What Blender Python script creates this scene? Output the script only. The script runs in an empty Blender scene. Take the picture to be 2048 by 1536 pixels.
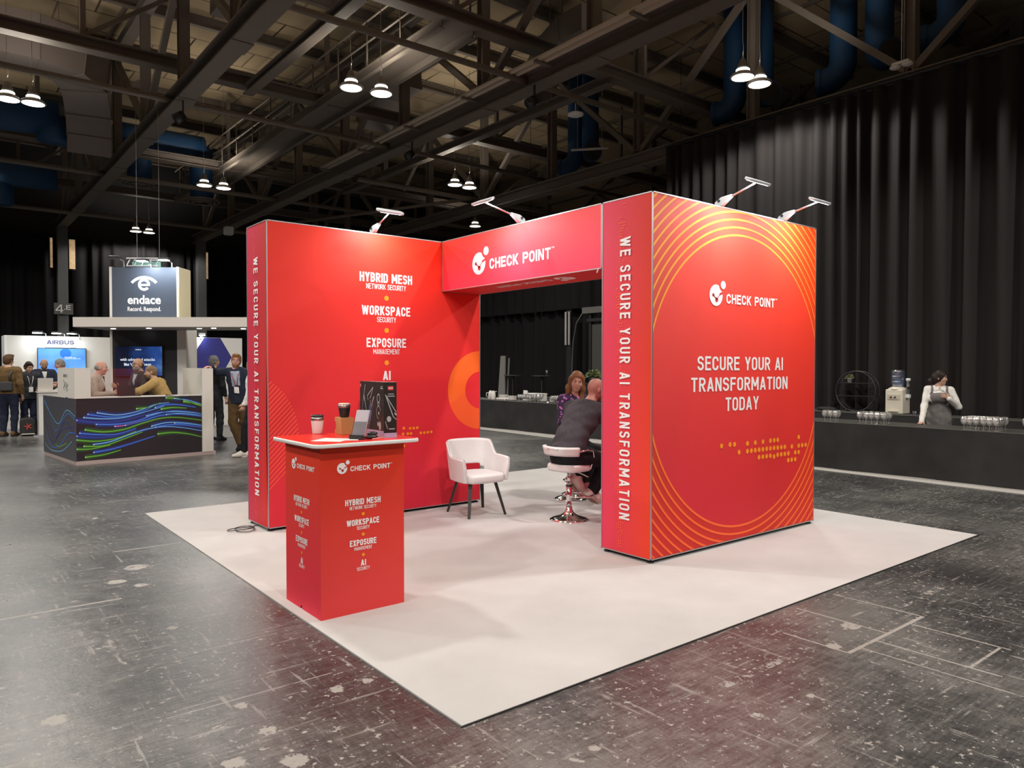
import bpy, math, random
import numpy as np
from mathutils import Vector, Matrix

random.seed(7)
SC = bpy.context.scene
COL = SC.collection
PI = math.pi

# ---------------------------------------------------------------- camera, world, exposure
cam_data = bpy.data.cameras.new('camera')
cam = bpy.data.objects.new('camera', cam_data)
COL.objects.link(cam)
CAM = Vector((-1.8299, -2.6391, 1.5934))
_yaw, _pitch, _roll = 0.8961, -0.0229, 0.0009
_fw = Vector((math.cos(_pitch)*math.cos(_yaw), math.cos(_pitch)*math.sin(_yaw), math.sin(_pitch)))
_r = Vector((math.sin(_yaw), -math.cos(_yaw), 0)); _u = _r.cross(_fw)
_r2 = _r*math.cos(_roll) + _u*math.sin(_roll); _u2 = -_r*math.sin(_roll) + _u*math.cos(_roll)
cam.matrix_world = Matrix(((_r2.x, _u2.x, -_fw.x, CAM.x), (_r2.y, _u2.y, -_fw.y, CAM.y), (_r2.z, _u2.z, -_fw.z, CAM.z), (0, 0, 0, 1)))
cam_data.sensor_width = 36.0
cam_data.lens = 1464.16/2048*36.0
cam_data.clip_end = 200
SC.camera = cam

world = bpy.data.worlds.new('world'); SC.world = world
world.use_nodes = True
world.node_tree.nodes['Background'].inputs['Color'].default_value = (1.0, 0.93, 0.84, 1)
world.node_tree.nodes['Background'].inputs['Strength'].default_value = 0.02
SC.view_settings.view_transform = 'Standard'
SC.view_settings.look = 'None'
SC.view_settings.gamma = 1
SC.view_settings.use_curve_mapping = False
SC.view_settings.exposure = 0.0
try:
    SC.cycles.use_denoising = True
    SC.cycles.max_bounces = 8
    SC.cycles.transparent_max_bounces = 24
    SC.cycles.sample_clamp_indirect = 4.0
    SC.cycles.caustics_reflective = False
    SC.cycles.caustics_refractive = False
except Exception:
    pass

HALL_W = 400.0         # one pendant of a pair
BOOTH_W = 9.5         # one clip-on LED floodlight
LAMP_Z = 7.0
UP_SHARE = 0.5

def hall_light(x, y, power, z=LAMP_Z - 0.06):
    d = bpy.data.lights.new('pendant_light', 'SPOT')
    d.energy = power; d.spot_size = math.radians(157); d.spot_blend = 0.2
    d.shadow_soft_size = 0.18; d.color = (1.0, 0.96, 0.90)
    o = bpy.data.objects.new('pendant_light', d); COL.objects.link(o); o.location = (x, y, z)
    # the lamp's vented housing also throws light up to the roof
    d = bpy.data.lights.new('pendant_uplight', 'SPOT'); d.energy = power*UP_SHARE; d.shadow_soft_size = 0.12; d.color = (1.0, 0.90, 0.76); d.spot_size = math.radians(165); d.spot_blend = 0.5
    u = bpy.data.objects.new('pendant_uplight', d); COL.objects.link(u); u.location = (x, y, z+0.3); u.rotation_euler = (PI, 0, 0)
    return o
# pendants of the same grid that hang above and behind the camera, outside the frame
for (x, y) in ((-10.5, -4.6), (-5.5, -9.6), (4.95, 0.4), (-0.25, 5.4), (-5.5, 10.4), (-5.5, 0.4), (-0.25, -4.6), (4.95, -9.6), (10.4, -4.6), (-5.5, 20.3), (-10.5, 5.4), (-10.5, 15.4)):
    hall_light(x, y, HALL_W*2)

# ---------------------------------------------------------------- materials
MATS = {}
def mat(name, color, rough=0.6, metal=0.0, spec=0.5, emit=None, strength=0.0, coat=0.0, trans=0.0, alpha=None):
    if name in MATS: return MATS[name]
    m = bpy.data.materials.new(name); m.use_nodes = True
    b = m.node_tree.nodes['Principled BSDF']
    b.inputs['Base Color'].default_value = (*color, 1)
    b.inputs['Roughness'].default_value = rough
    b.inputs['Metallic'].default_value = metal
    b.inputs['Specular IOR Level'].default_value = spec
    if coat: b.inputs['Coat Weight'].default_value = coat
    if trans: b.inputs['Transmission Weight'].default_value = trans
    if emit:
        b.inputs['Emission Color'].default_value = (*emit, 1); b.inputs['Emission Strength'].default_value = strength
    MATS[name] = m
    return m
def N(m, t, **kw):
    n = m.node_tree.nodes.new(t)
    for k, v in kw.items():
        if k in n.inputs: n.inputs[k].default_value = v
        else: setattr(n, k, v)
    return n
def L(m, a, b): m.node_tree.links.new(a, b)
def BS(m): return m.node_tree.nodes['Principled BSDF']
def coords(m, kind='Object'):
    return N(m, 'ShaderNodeTexCoord').outputs[kind]
def noise(m, vec, scale, detail=3, rough=0.5, sc=None):
    if sc:
        mp = N(m, 'ShaderNodeMapping'); mp.inputs['Scale'].default_value = sc; L(m, vec, mp.inputs['Vector']); vec = mp.outputs[0]
    n = N(m, 'ShaderNodeTexNoise'); n.inputs['Scale'].default_value = scale; n.inputs['Detail'].default_value = detail; n.inputs['Roughness'].default_value = rough
    L(m, vec, n.inputs['Vector']); return n.outputs['Fac']
def ramp(m, fac, stops):
    r = N(m, 'ShaderNodeValToRGB'); e = r.color_ramp.elements
    while len(e) < len(stops): e.new(0.5)
    for i, (p, c) in enumerate(stops):
        e[i].position = p; e[i].color = (*c, 1) if len(c) == 3 else c
    L(m, fac, r.inputs[0]); return r.outputs[0]
def step(m, fac, a, b):
    r = N(m, 'ShaderNodeMapRange'); r.inputs['From Min'].default_value = a; r.inputs['From Max'].default_value = b
    L(m, fac, r.inputs['Value']); return r.outputs[0]
def mixc(m, fac, a, b):
    x = N(m, 'ShaderNodeMix'); x.data_type = 'RGBA'
    if isinstance(fac, float): x.inputs[0].default_value = fac
    else: L(m, fac, x.inputs[0])
    for s, v in ((x.inputs[6], a), (x.inputs[7], b)):
        if isinstance(v, tuple): s.default_value = (*v, 1) if len(v) == 3 else v
        else: L(m, v, s)
    return x.outputs[2]
def mth(m, op, a, b=None):
    x = N(m, 'ShaderNodeMath'); x.operation = op
    for s, v in ((x.inputs[0], a), (x.inputs[1], b)):
        if v is None: continue
        if isinstance(v, (int, float)): s.default_value = v
        else: L(m, v, s)
    return x.outputs[0]
def bump(m, h, strength=0.2, dist=0.01):
    b = N(m, 'ShaderNodeBump'); b.inputs['Strength'].default_value = strength; b.inputs['Distance'].default_value = dist
    L(m, h, b.inputs['Height']); L(m, b.outputs[0], BS(m).inputs['Normal'])
def fabric(name, color, rough=0.85, var=0.15, scale=9.0):
    if name in MATS: return MATS[name]
    m = mat(name, color, rough, spec=0.2)
    n = noise(m, coords(m), scale, 4)
    d = tuple(c*(1-var) for c in color); l = tuple(min(1, c*(1+var)) for c in color)
    L(m, ramp(m, n, [(0.3, d), (0.7, l)]), BS(m).inputs['Base Color'])
    bump(m, noise(m, coords(m), 260, 2), 0.15, 0.002)
    return m
def gradient(name, c00, c10, c01, c11, x0, x1, z0, z1, axis='X', rough=0.55):
    """printed cloth whose ink runs between four corner colours (left-bottom, right-bottom, left-top, right-top)"""
    m = mat(name, c00, rough, spec=0.25)
    s = N(m, 'ShaderNodeSeparateXYZ'); g = N(m, 'ShaderNodeNewGeometry'); L(m, g.outputs['Position'], s.inputs[0])
    u = step(m, s.outputs[axis], x0, x1); v = step(m, s.outputs['Z'], z0, z1)
    a = mixc(m, u, c00, c10); b = mixc(m, u, c01, c11)
    L(m, mixc(m, v, a, b), BS(m).inputs['Base Color'])
    bump(m, noise(m, coords(m), 1.3, 2), 0.05, 0.02)
    return m
def srgb(r, g, b):
    f = lambda v: (v/255/12.92) if v <= 10 else ((v/255+0.055)/1.055)**2.4
    return (f(r), f(g), f(b))

white_plastic = mat('white_plastic', (0.75, 0.75, 0.74), 0.35)
print_white = mat('print_white', (0.86, 0.84, 0.84), 0.6, spec=0.2)
print_orange = mat('print_orange', srgb(247, 150, 40), 0.6, spec=0.2)
print_amber = mat('print_amber', srgb(250, 128, 40), 0.6, spec=0.2)
aluminium = mat('aluminium', (0.5, 0.5, 0.51), 0.4, 0.9)
chrome = mat('chrome', (0.85, 0.85, 0.86), 0.08, 1.0)
steel_dull = mat('steel_dull', (0.5, 0.5, 0.5), 0.3, 1.0)
black_metal = mat('black_metal', (0.015, 0.015, 0.016), 0.4)
black_plastic = mat('black_plastic', (0.02, 0.02, 0.021), 0.35)
led_white = mat('led_white', (0.9, 0.9, 0.9), 0.4, emit=(0.93, 0.97, 1.0), strength=14.0)
lamp_glow = mat('lamp_glow', (0.9, 0.9, 0.85), 0.4, emit=(1.0, 0.95, 0.83), strength=9.0)
girder_steel = mat('girder_steel', (0.16, 0.135, 0.115), 0.6)
pipe_paint = mat('pipe_paint', (0.17, 0.145, 0.12), 0.5)
rail_paint = mat('rail_paint', (0.5, 0.44, 0.36), 0.45)
duct_blue = mat('duct_blue', (0.011, 0.06, 0.16), 0.6)
duct_grey = mat('duct_grey', (0.2, 0.17, 0.16), 0.5)

def floor_mat():
    m = mat('polished_concrete', (0.05, 0.05, 0.05), 0.3)
    g = coords(m)
    s = N(m, 'ShaderNodeSeparateXYZ'); L(m, g, s.inputs[0])
    big = noise(m, g, 0.55, 5, 0.6); fine = noise(m, g, 9.0, 6, 0.7)
    strk = noise(m, g, 14.0, 5, 0.7, (0.35, 3.2, 1)); strk2 = noise(m, g, 14.0, 5, 0.7, (3.2, 0.5, 1)); grain = noise(m, g, 70.0, 2, 0.6)
    tone = mth(m, 'ADD', mth(m, 'MULTIPLY', big, 0.45), mth(m, 'ADD', mth(m, 'MULTIPLY', strk, 0.2), mth(m, 'ADD', mth(m, 'MULTIPLY', strk2, 0.12), mth(m, 'ADD', mth(m, 'MULTIPLY', fine, 0.11), mth(m, 'MULTIPLY', grain, 0.12)))))
    base = ramp(m, tone, [(0.43, (0.026, 0.026, 0.027)), (0.5, (0.066, 0.065, 0.063)), (0.58, (0.15, 0.147, 0.138))])
    # flakes of worn paint: small blobs gathered where the large noise is high
    v = N(m, 'ShaderNodeTexVoronoi'); v.inputs['Scale'].default_value = 6.5; L(m, mixc(m, 0.12, g, N(m, 'ShaderNodeTexNoise').outputs['Color']), v.inputs['Vector'])
    f1 = noise(m, g, 5.0, 8, 0.72); f2 = noise(m, g, 1.1, 2)
    flake = mth(m, 'MULTIPLY', step(m, f1, 0.625, 0.65), step(m, f2, 0.46, 0.6))
    sc1 = noise(m, g, 3.2, 5, 0.6, (9.0, 0.55, 1)); sc2 = noise(m, g, 3.0, 5, 0.6, (0.5, 9.5, 1))
    scr = mth(m, 'MULTIPLY', mth(m, 'MAXIMUM', step(m, sc1, 0.60, 0.66), step(m, sc2, 0.60, 0.66)), step(m, noise(m, g, 7, 4), 0.42, 0.54))
    spk = mth(m, 'MULTIPLY', step(m, noise(m, g, 26, 4, 0.65), 0.605, 0.64), step(m, noise(m, g, 1.7, 3), 0.36, 0.52))
    mask = mth(m, 'MAXIMUM', mth(m, 'MAXIMUM', flake, mth(m, 'MULTIPLY', scr, 0.5)), spk)
    # ruled tape residue left by earlier stands
    def line(axis, c, a, b, w=0.012):
        o = 'Y' if axis == 'X' else 'X'
        d = mth(m, 'LESS_THAN', mth(m, 'ABSOLUTE', mth(m, 'SUBTRACT', s.outputs[axis], c)), w)
        k = mth(m, 'MULTIPLY', mth(m, 'GREATER_THAN', s.outputs[o], a), mth(m, 'LESS_THAN', s.outputs[o], b))
        return mth(m, 'MULTIPLY', d, k)
    brk = step(m, noise(m, g, 11, 4, 0.7), 0.32, 0.44)
    lines = [line('X', 2.17, -0.64, -0.25, 0.007), line('X', 2.65, -0.64, -0.06, 0.007), line('X', 3.13, -0.66, -0.06, 0.007), line('Y', -0.65, 2.17, 3.13, 0.012), line('X', 2.48, -1.3, -0.65, 0.008), line('X', 2.93, -1.2, -0.65, 0.008), line('Y', -1.15, 2.48, 2.93, 0.008),
             line('X', 2.3, -1.9, -0.65, 0.006), line('Y', 2.95, -1.6, -0.8, 0.012), line('Y', 4.4, -0.6, -0.05, 0.01), line('Y', 0.9, -1.0, -0.2, 0.004)]
    # a broken strip of old adhesive and a few flaked patches
    wob = mth(m, 'MULTIPLY', mth(m, 'SUBTRACT', noise(m, g, 16, 6, 0.75), 0.5), 0.13)
    dash = mth(m, 'MULTIPLY', line('Y', -0.465, 1.1, 2.1, 0.028), step(m, noise(m, g, 9, 5, 0.8), 0.53, 0.56)); lines.append(dash)
    lines.append(mth(m, 'MULTIPLY', line('Y', -0.465, 3.1, 4.0, 0.03), step(m, noise(m, g, 8, 5, 0.8), 0.53, 0.56)))
    for bx, by, br in ((-0.69, 0.82, 0.03), (-0.26, 0.71, 0.035), (-0.69, 0.51, 0.035), (-0.88, 0.33, 0.04), (-0.68, 0.2, 0.05), (-0.1, 0.7, 0.03), (0.33, -0.49, 0.022), (0.2, -0.5, 0.012), (-0.68, 2.13, 0.03), (-0.75, 3.4, 0.06), (-0.55, 3.75, 0.08), (-0.62, 3.2, 0.05), (2.6, -0.45, 0.05), (2.2, -0.55, 0.04), (1.5, -0.8, 0.02), (-1.4, 1.2, 0.05)):
        dd = mth(m, 'ADD', mth(m, 'SQRT', mth(m, 'ADD', mth(m, 'POWER', mth(m, 'SUBTRACT', s.outputs['X'], bx), 2), mth(m, 'POWER', mth(m, 'SUBTRACT', s.outputs['Y'], by), 2))), wob)
        lines.append(mth(m, 'LESS_THAN', dd, br))
    lm = lines[0]
    for q in lines[1:]: lm = mth(m, 'MAXIMUM', lm, q)
    lm = mth(m, 'MULTIPLY', mth(m, 'MULTIPLY', lm, brk), 0.8)
    mask = mth(m, 'MINIMUM', mth(m, 'MAXIMUM', mask, lm), 0.9)
    col = mixc(m, mask, base, (0.36, 0.34, 0.31))
    L(m, col, BS(m).inputs['Base Color'])
    L(m, mth(m, 'ADD', mth(m, 'MULTIPLY', fine, 0.22), mth(m, 'ADD', mth(m, 'MULTIPLY', mask, 0.25), 0.2)), BS(m).inputs['Roughness'])
    BS(m).inputs['Specular IOR Level'].default_value = 0.55
    bump(m, mth(m, 'ADD', noise(m, g, 14, 5, 0.7), mth(m, 'ADD', mth(m, 'MULTIPLY', strk, 0.8), mth(m, 'MULTIPLY', noise(m, g, 2.0, 2), 0.6))), 0.2, 0.012)
    return m
def carpet_mat():
    m = mat('pale_carpet', (0.6, 0.585, 0.56), 0.95, spec=0.1)
    g = coords(m)
    n = noise(m, g, 1.2, 4, 0.6)
    L(m, ramp(m, n, [(0.3, (0.47, 0.46, 0.45)), (0.7, (0.54, 0.53, 0.515))]), BS(m).inputs['Base Color'])
    bump(m, noise(m, g, 160, 2), 0.25, 0.004)
    return m
def curtain_mat(name='black_drape', c=(0.022, 0.0195, 0.019)):
    m = mat(name, c, 0.85, spec=0.15)
    bump(m, noise(m, coords(m), 180, 2), 0.2, 0.003)
    return m
def roof_mat():
    m = mat('roof_board', (0.27, 0.21, 0.13), 0.85, spec=0.15)
    g = coords(m)
    b = N(m, 'ShaderNodeTexBrick'); b.inputs['Scale'].default_value = 1.0
    b.inputs['Color1'].default_value = (0.56, 0.44, 0.28, 1); b.inputs['Color2'].default_value = (0.46, 0.36, 0.23, 1); b.inputs['Mortar'].default_value = (0.05, 0.04, 0.03, 1)
    b.inputs['Mortar Size'].default_value = 0.025; b.inputs['Brick Width'].default_value = 1.6; b.inputs['Row Height'].default_value = 1.15
    L(m, g, b.inputs['Vector'])
    n = noise(m, g, 0.7, 4)
    L(m, mixc(m, step(m, n, 0.35, 0.75), b.outputs['Color'], (0.36, 0.28, 0.19)), BS(m).inputs['Base Color'])
    return m
def glass_mat(name='clear_glass', tint=(1, 1, 1), gloss=0.22, milk=0.2):
    if name in MATS: return MATS[name]
    m = bpy.data.materials.new(name); m.use_nodes = True; nt = m.node_tree; nt.nodes.clear()
    o = nt.nodes.new('ShaderNodeOutputMaterial'); mx = nt.nodes.new('ShaderNodeMixShader'); m2 = nt.nodes.new('ShaderNodeMixShader'); t = nt.nodes.new('ShaderNodeBsdfTransparent'); g = nt.nodes.new('ShaderNodeBsdfGlossy'); d = nt.nodes.new('ShaderNodeBsdfDiffuse')
    lw = nt.nodes.new('ShaderNodeLayerWeight'); lw.inputs[0].default_value = 0.45
    md = nt.nodes.new('ShaderNodeMath'); md.operation = 'MULTIPLY_ADD'; md.inputs[1].default_value = 0.75; md.inputs[2].default_value = gloss
    nt.links.new(lw.outputs['Facing'], md.inputs[0]); nt.links.new(md.outputs[0], mx.inputs[0])
    t.inputs[0].default_value = (*tint, 1); g.inputs[1].default_value = 0.09; g.inputs[0].default_value = (1, 1, 1, 1); d.inputs[0].default_value = (0.85, 0.85, 0.82, 1); m2.inputs[0].default_value = milk
    nt.links.new(t.outputs[0], m2.inputs[1]); nt.links.new(d.outputs[0], m2.inputs[2]); nt.links.new(m2.outputs[0], mx.inputs[1]); nt.links.new(g.outputs[0], mx.inputs[2]); nt.links.new(mx.outputs[0], o.inputs[0])
    MATS[name] = m; return m
clear_glass = glass_mat()
pane_glass = glass_mat('pane_glass', (0.96, 0.97, 0.97), 0.03, 0.0)

# ---------------------------------------------------------------- builders
WM = {}      # world matrix of every thing and part
def _wm(o): return WM.get(o.name, Matrix.Identity(4))
def tag(o, label=None, cat=None, group=None, kind=None):
    if label: o['label'] = label
    if cat: o['category'] = cat
    if group: o['group'] = group
    if kind: o['kind'] = kind
    return o
def thing(name, label, cat, loc=(0, 0, 0), rotz=0.0, group=None, kind=None):
    o = bpy.data.objects.new(name, None); COL.objects.link(o)
    o.empty_display_size = 0.1
    o.location = loc; o.rotation_euler = (0, 0, rotz)
    WM[o.name] = Matrix.Translation(loc) @ Matrix.Rotation(rotz, 4, 'Z')
    return tag(o, label, cat, group, kind)
def link_mesh(name, verts, faces, m, parent=None, smooth=False, midx=None, world=True, origin=None):
    """verts in world space (world=True) or in the thing's own space"""
    me = bpy.data.meshes.new(name)
    V = np.asarray(verts, dtype=np.float64).reshape(-1, 3)
    if parent is not None:
        M = _wm(parent)
        if world:
            Mi = np.array(M.inverted()); V = V @ Mi[:3, :3].T + Mi[:3, 3]
    elif len(V):
        if origin is None:
            lo, hi = V.min(0), V.max(0); origin = ((lo[0]+hi[0])/2, (lo[1]+hi[1])/2, lo[2])
        V = V - np.array(origin)
    me.from_pydata(V.tolist(), [], faces)
    for q in (m if isinstance(m, (list, tuple)) else [m]): me.materials.append(q)
    if midx is not None: me.polygons.foreach_set('material_index', midx)
    if smooth: me.polygons.foreach_set('use_smooth', [True]*len(me.polygons))
    me.update()
    o = bpy.data.objects.new(name, me); COL.objects.link(o)
    if parent is not None:
        o.parent = parent; WM[o.name] = _wm(parent).copy()
    else:
        o.location = origin; WM[o.name] = Matrix.Translation(origin)
    return o
class MB:
    def __init__(s): s.v = []; s.f = []; s.mi = []; s.cur = 0
    def add(s, vs, fs):
        n = len(s.v); s.v += [tuple(p) for p in vs]; s.f += [tuple(i+n for i in f) for f in fs]; s.mi += [s.cur]*len(fs); return s
    def box(s, x0, y0, z0, x1, y1, z1):
        return s.add([(x0,y0,z0),(x1,y0,z0),(x1,y1,z0),(x0,y1,z0),(x0,y0,z1),(x1,y0,z1),(x1,y1,z1),(x0,y1,z1)],
                     [(0,3,2,1),(4,5,6,7),(0,1,5,4),(1,2,6,5),(2,3,7,6),(3,0,4,7)])
    def obox(s, c, size, M):
        """box with centre c, full size, turned by matrix M"""
        M = M.to_3x3(); c = Vector(c); h = [q/2 for q in size]
        P = [c + M @ Vector((sx*h[0], sy*h[1], sz*h[2])) for sz in (-1, 1) for sx, sy in ((-1,-1),(1,-1),(1,1),(-1,1))]
        return s.add(P, [(0,3,2,1),(4,5,6,7),(0,1,5,4),(1,2,6,5),(2,3,7,6),(3,0,4,7)])
    def beam(s, a, b, w, h, up=(0, 0, 1)):
        a, b = Vector(a), Vector(b); d = (b-a); l = d.length; d.normalize(); u = Vector(up)
        if abs(d.dot(u)) > 0.99: u = Vector((1, 0, 0))
        x = u.cross(d).normalized(); u = d.cross(x)
        M = Matrix((x, d, u)).transposed()
        return s.obox((a+b)/2, (w, l, h), M)
    def ibeam(s, a, b, w, h, t=0.03, up=(0, 0, 1)):
        a, b = Vector(a), Vector(b); u = Vector(up)*(h/2 - t/2)
        s.beam(a+u, b+u, w, t, up); s.beam(a-u, b-u, w, t, up); return s.beam(a, b, t, h-2*t, up)
    def tube(s, a, b, r0, r1=None, n=12, cap=True):
        r1 = r0 if r1 is None else r1
        a, b = Vector(a), Vector(b); d = (b-a).normalized(); u = Vector((0, 0, 1)) if abs(d.z) < 0.9 else Vector((1, 0, 0))
        x = d.cross(u).normalized(); y = d.cross(x)
        vs = []
        for p, r in ((a, r0), (b, r1)):
            for i in range(n):
                t = 2*PI*i/n; vs.append(p + x*(r*math.cos(t)) + y*(r*math.sin(t)))
        fs = [(i, (i+1) % n, n+(i+1) % n, n+i) for i in range(n)]
        if cap: fs += [tuple(range(n-1, -1, -1)), tuple(range(n, 2*n))]
        return s.add(vs, fs)
    def path(s, pts, r, n=8, close=False, cap=True):
        pts = [Vector(p) for p in pts]; rs = r if isinstance(r, (list, tuple)) else [r]*len(pts)
        vs = []; k = len(pts); px = None
        for i, p in enumerate(pts):
            if close: d = pts[(i+1) % k]-pts[i-1]
            else: d = pts[min(i+1, k-1)]-pts[max(i-1, 0)]
            d.normalize()
            if px is None:
                u = Vector((0, 0, 1)) if abs(d.z) < 0.9 else Vector((1, 0, 0)); x = d.cross(u).normalized()
            else:
                x = (px - d*px.dot(d)).normalized()
            px = x; y = d.cross(x)
            for j in range(n):
                t = 2*PI*j/n; vs.append(p + (x*math.cos(t)+y*math.sin(t))*rs[i])
        fs = []
        for i in range(k if close else k-1):
            a = i*n; b = ((i+1) % k)*n
            fs += [(a+j, a+(j+1) % n, b+(j+1) % n, b+j) for j in range(n)]
        if not close and cap: fs += [tuple(range(n-1, -1, -1)), tuple(range((k-1)*n, k*n))]
        return s.add(vs, fs)
    def lathe(s, prof, c=(0, 0, 0), n=24, M=None):
        c = Vector(c); vs = []; fs = []; k = len(prof)
        for (r, z) in prof:
            for i in range(n):
                t = 2*PI*i/n; p = Vector((r*math.cos(t), r*math.sin(t), z)); vs.append(c + (M.to_3x3() @ p if M else p))
        for j in range(k-1):
            for i in range(n):
                a = j*n+i; b = j*n+(i+1) % n; fs.append((a, b, b+n, a+n))
        if prof[0][0] > 1e-4: fs.append(tuple(range(n-1, -1, -1)))
        if prof[-1][0] > 1e-4: fs.append(tuple(range((k-1)*n, k*n)))
        return s.add(vs, fs)
    def prism(s, poly, o, u, v, w):
        """2-D outline poly in the plane o+u*a+v*b, carried along the vector w"""
        o, u, v, w = Vector(o), Vector(u), Vector(v), Vector(w); n = len(poly)
        A = [o+u*a+v*b for a, b in poly]; B = [p+w for p in A]
        fs = [(i, (i+1) % n, n+(i+1) % n, n+i) for i in range(n)] + [tuple(range(n-1, -1, -1)), tuple(range(n, 2*n))]
        return s.add(A+B, fs)
    def poly(s, poly, o, u, v):
        o, u, v = Vector(o), Vector(u), Vector(v)
        return s.add([o+u*a+v*b for a, b in poly], [tuple(range(len(poly)))])
    def disc(s, c, u, v, r, n=24, ry=None):
        ry = r if ry is None else ry
        return s.poly([(r*math.cos(2*PI*i/n), ry*math.sin(2*PI*i/n)) for i in range(n)], c, u, v)
    def ball(s, c, rx, ry=None, rz=None, n=14, k=9, M=None):
        ry = rx if ry is None else ry; rz = rx if rz is None else rz
        c = Vector(c); vs = []; fs = []
        for j in range(k+1):
            p = -PI/2+PI*j/k
            for i in range(n):
                t = 2*PI*i/n; q = Vector((rx*math.cos(p)*math.cos(t), ry*math.cos(p)*math.sin(t), rz*math.sin(p)))
                vs.append(c + (M.to_3x3() @ q if M else q))
        for j in range(k):
            for i in range(n): fs.append((j*n+i, j*n+(i+1) % n, (j+1)*n+(i+1) % n, (j+1)*n+i))
        return s.add(vs, fs)
    def grid(s, P):
        h = len(P); w = len(P[0]); vs = [p for row in P for p in row]
        return s.add(vs, [(j*w+i, j*w+i+1, (j+1)*w+i+1, (j+1)*w+i) for j in range(h-1) for i in range(w-1)])
    def build(s, name, m, parent=None, smooth=False, world=True, bevel=0.0, seg=2, origin=None, solid=0.0):
        o = link_mesh(name, s.v, s.f, m, parent, smooth, s.mi, world, origin)
        if solid:
            q = o.modifiers.new('solidify', 'SOLIDIFY'); q.thickness = solid; q.offset = 0
        if bevel:
            q = o.modifiers.new('bevel', 'BEVEL'); q.width = bevel; q.segments = seg; q.limit_method = 'ANGLE'; q.angle_limit = math.radians(40)
            o.data.polygons.foreach_set('use_smooth', [True]*len(o.data.polygons))
            w = o.modifiers.new('normals', 'WEIGHTED_NORMAL')
        return o
def round_rect(x0, y0, x1, y1, r, n=6):
    P = []
    for cx, cy, a in ((x1-r, y0+r, -PI/2), (x1-r, y1-r, 0), (x0+r, y1-r, PI/2), (x0+r, y0+r, PI)):
        for i in range(n+1):
            t = a+PI/2*i/n; P.append((cx+r*math.cos(t), cy+r*math.sin(t)))
    return P
def copy_tree(o, parent=None):
    c = o.copy(); COL.objects.link(c)
    if parent is not None: c.parent = parent
    for ch in list(o.children): copy_tree(ch, c)
    return c

# ---------------------------------------------------------------- lettering
def glyphs(txt, bold=0.0, spacing=1.0, shear=0.0):
    cu = bpy.data.curves.new('t', 'FONT'); cu.body = txt; cu.size = 1.0; cu.offset = bold; cu.space_character = spacing; cu.resolution_u = 3; cu.shear = shear
    ob = bpy.data.objects.new('t', cu); COL.objects.link(ob)
    dg = bpy.context.evaluated_depsgraph_get(); dg.update()
    me = bpy.data.meshes.new_from_object(ob.evaluated_get(dg))
    V = np.array([v.co[:] for v in me.vertices])[:, :2]; F = [tuple(p.vertices) for p in me.polygons]
    bpy.data.objects.remove(ob); bpy.data.meshes.remove(me); bpy.data.curves.remove(cu)
    return V, F
_caps = {}
def text(mb, txt, o, u, v, width=None, cap=0.1, align='left', bold=0.012, off=0.0, spacing=1.0, height_of=None):
    """set txt as flat ink on the plane o+u*a+v*b (unit u, v): baseline at o, capitals `cap` high, squeezed to `width`"""
    V, F = glyphs(txt, bold, spacing)
    if 'H' not in _caps:
        C, _ = glyphs('H'); _caps['H'] = C[:, 1].max()-C[:, 1].min()
    x0, x1 = V[:, 0].min(), V[:, 0].max()
    sy = cap/_caps['H']; sx = sy if width is None else width/(x1-x0); w = (x1-x0)*sx
    sh = {'left': 0, 'center': -w/2, 'right': -w}[align]
    o, u, v = np.array(o), np.array(u), np.array(v); n = np.cross(u, v); n = n/np.linalg.norm(n)
    P = o + n*off + np.outer((V[:, 0]-x0)*sx+sh, u) + np.outer(V[:, 1]*sy, v)
    mb.add(P.tolist(), F)
# a narrow technical grotesque drawn stroke by stroke (capitals)
def _arc(cx, cy, rx, ry, a0, a1, n=7):
    return [(cx+rx*math.cos(math.radians(a0+(a1-a0)*i/n)), cy+ry*math.sin(math.radians(a0+(a1-a0)*i/n))) for i in range(n+1)]
def _ribbon(P, t, close=False):
    """polyline of even weight t with mitred corners -> verts, faces"""
    k = len(P); L_, R_ = [], []
    for i in range(k):
        a = Vector(P[i-1] if (i > 0 or close) else P[i]); b = Vector(P[i]); c = Vector(P[(i+1) % k] if (i < k-1 or close) else P[i])
        d0 = (b-a).normalized() if (b-a).length > 1e-9 else (c-b).normalized(); d1 = (c-b).normalized() if (c-b).length > 1e-9 else d0
        n0 = Vector((-d0.y, d0.x)); n1 = Vector((-d1.y, d1.x)); m = n0+n1; m = m/max(0.35, m.dot(n0)) if m.length > 1e-6 else n0
        L_.append(b+m*t/2); R_.append(b-m*t/2)
    V = [tuple(v) for v in L_+R_]; F = [(k+i, k+(i+1) % k, (i+1) % k, i) for i in range(k if close else k-1)]
    return V, F
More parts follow.
